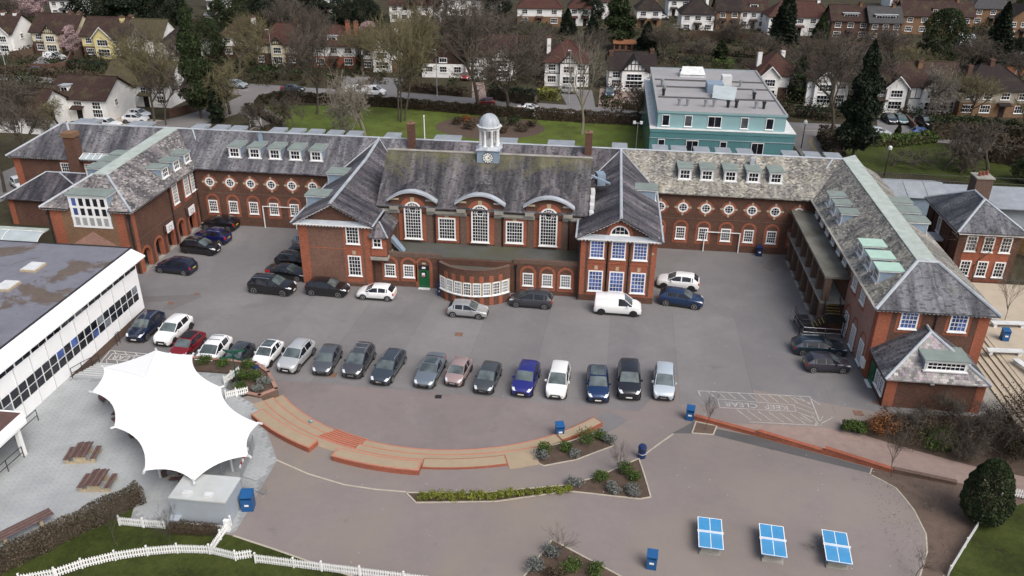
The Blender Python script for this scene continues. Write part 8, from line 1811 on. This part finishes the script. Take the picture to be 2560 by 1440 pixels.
BS = [ats(*q) for q in ((2105, 1068), (2150, 1085), (2430, 1165), (2600, 1200), (2720, 1180), (2720, 1060), (2500, 1040), (2200, 1040))]
struct('shrub_bed', drape([(p.x, p.y) for p in BS], .02), M['soil'])
for lb, px, py, r_, h, mt in (('orange copper beech bush by the annex corner', 2195, 1085, 1.6, 1.9, 'leafo'), ('small green bush at the end of the shrub bed', 2118, 1078, .7, 1.3, 'leaf'), ('second small green bush in the shrub bed', 2148, 1082, .6, 1.1, 'leaf'), ('dark brown scrub in the middle of the shrub bed', 2270, 1100, 1.7, 1.6, 'leafb'), ('green tinted scrub beside the path', 2340, 1118, 1.6, 1.5, 'leaf'), ('brown scrub below the annex front wall', 2330, 1075, 1.7, 1.5, 'leafb'), ('tall dark scrub at the right of the shrub bed', 2420, 1120, 1.9, 2.4, 'leafb'), ('rust tinted scrub at the right edge of the shrub bed', 2490, 1090, 1.9, 2.2, 'leafb'), ('dense dark bush over the path at the right edge', 2530, 1150, 1.9, 2.3, 'hedge'), ('brown bush behind the large dark bare tree', 2550, 1050, 2.0, 2.4, 'leafb')): shrub(lb, ats(px, py), r_*1.25, h*1.1, mt, 2200, .12, 'shrubs by the annex')
for lb, px, py, yt, wd in (('bare twiggy shrub behind the orange bush', 2235, 1075, 1010, 90), ('bare twiggy shrub in the middle of the bed below the annex', 2300, 1098, 1020, 110), ('bare twiggy shrub beside the path bend', 2375, 1128, 1040, 120), ('bare twiggy shrub under the annex corner', 2400, 1080, 990, 120), ('bare twiggy shrub at the right of the bed', 2470, 1125, 1020, 130), ('bare twiggy shrub at the picture edge above the path', 2545, 1120, 1000, 130)): bare(lb, 'c', px, py, yt, wd, 'twig', 'bark', 'bare shrubs by the annex', pos=ats(px, py), name='bare_shrub')
# garden undergrowth: uncounted scrub between the houses
P = []; S_ = []
for k in range(1500):
    px, py = random.uniform(-60, 2620), random.uniform(30, 175)
    if random.random() < .35: py = random.uniform(150, 215) if px < 1500 else random.uniform(230, 300)
    p = at(px, py)
    if 101 < p.y < 152 and -62 < p.x < 30: continue
    r_ = random.uniform(.6, 2.2); P.append(ellip(70, (p.x, p.y, r_*.55), (r_*1.2, r_*1.2, r_*.75), .3)); S_.append(np.full(70, .42)*RN.uniform(.6, 1.3, 70))
P = np.concatenate(P); S_ = np.concatenate(S_); k = np.arange(len(P))//70 % 3
for j, mt in enumerate(('leafb', 'hedge', 'leafm')):
    o = obj('garden_undergrowth', cloud('undergrowth', P[k == j], S_[k == j], [M[mt]]), M[mt]); o['kind'] = 'stuff'; o['label'] = ('brown scrub filling the gardens between the houses', 'dull hedging filling the gardens between the houses', 'dark green bushes filling the gardens between the houses')[j]; o['category'] = 'shrubbery'
# dry leaves and litter on the playground edges
P = np.column_stack([RN.uniform(20, 27, 1500), RN.uniform(39, 51, 1500), np.zeros(1500)]); P[:, 2] = [gz(a, b)+.03 for a, b in P[:, :2]]
o = obj('fallen_leaves', cloud('leaves', P, RN.uniform(.03, .08, 1500), [M['leafb']], .9), M['leafb']); o['kind'] = 'stuff'
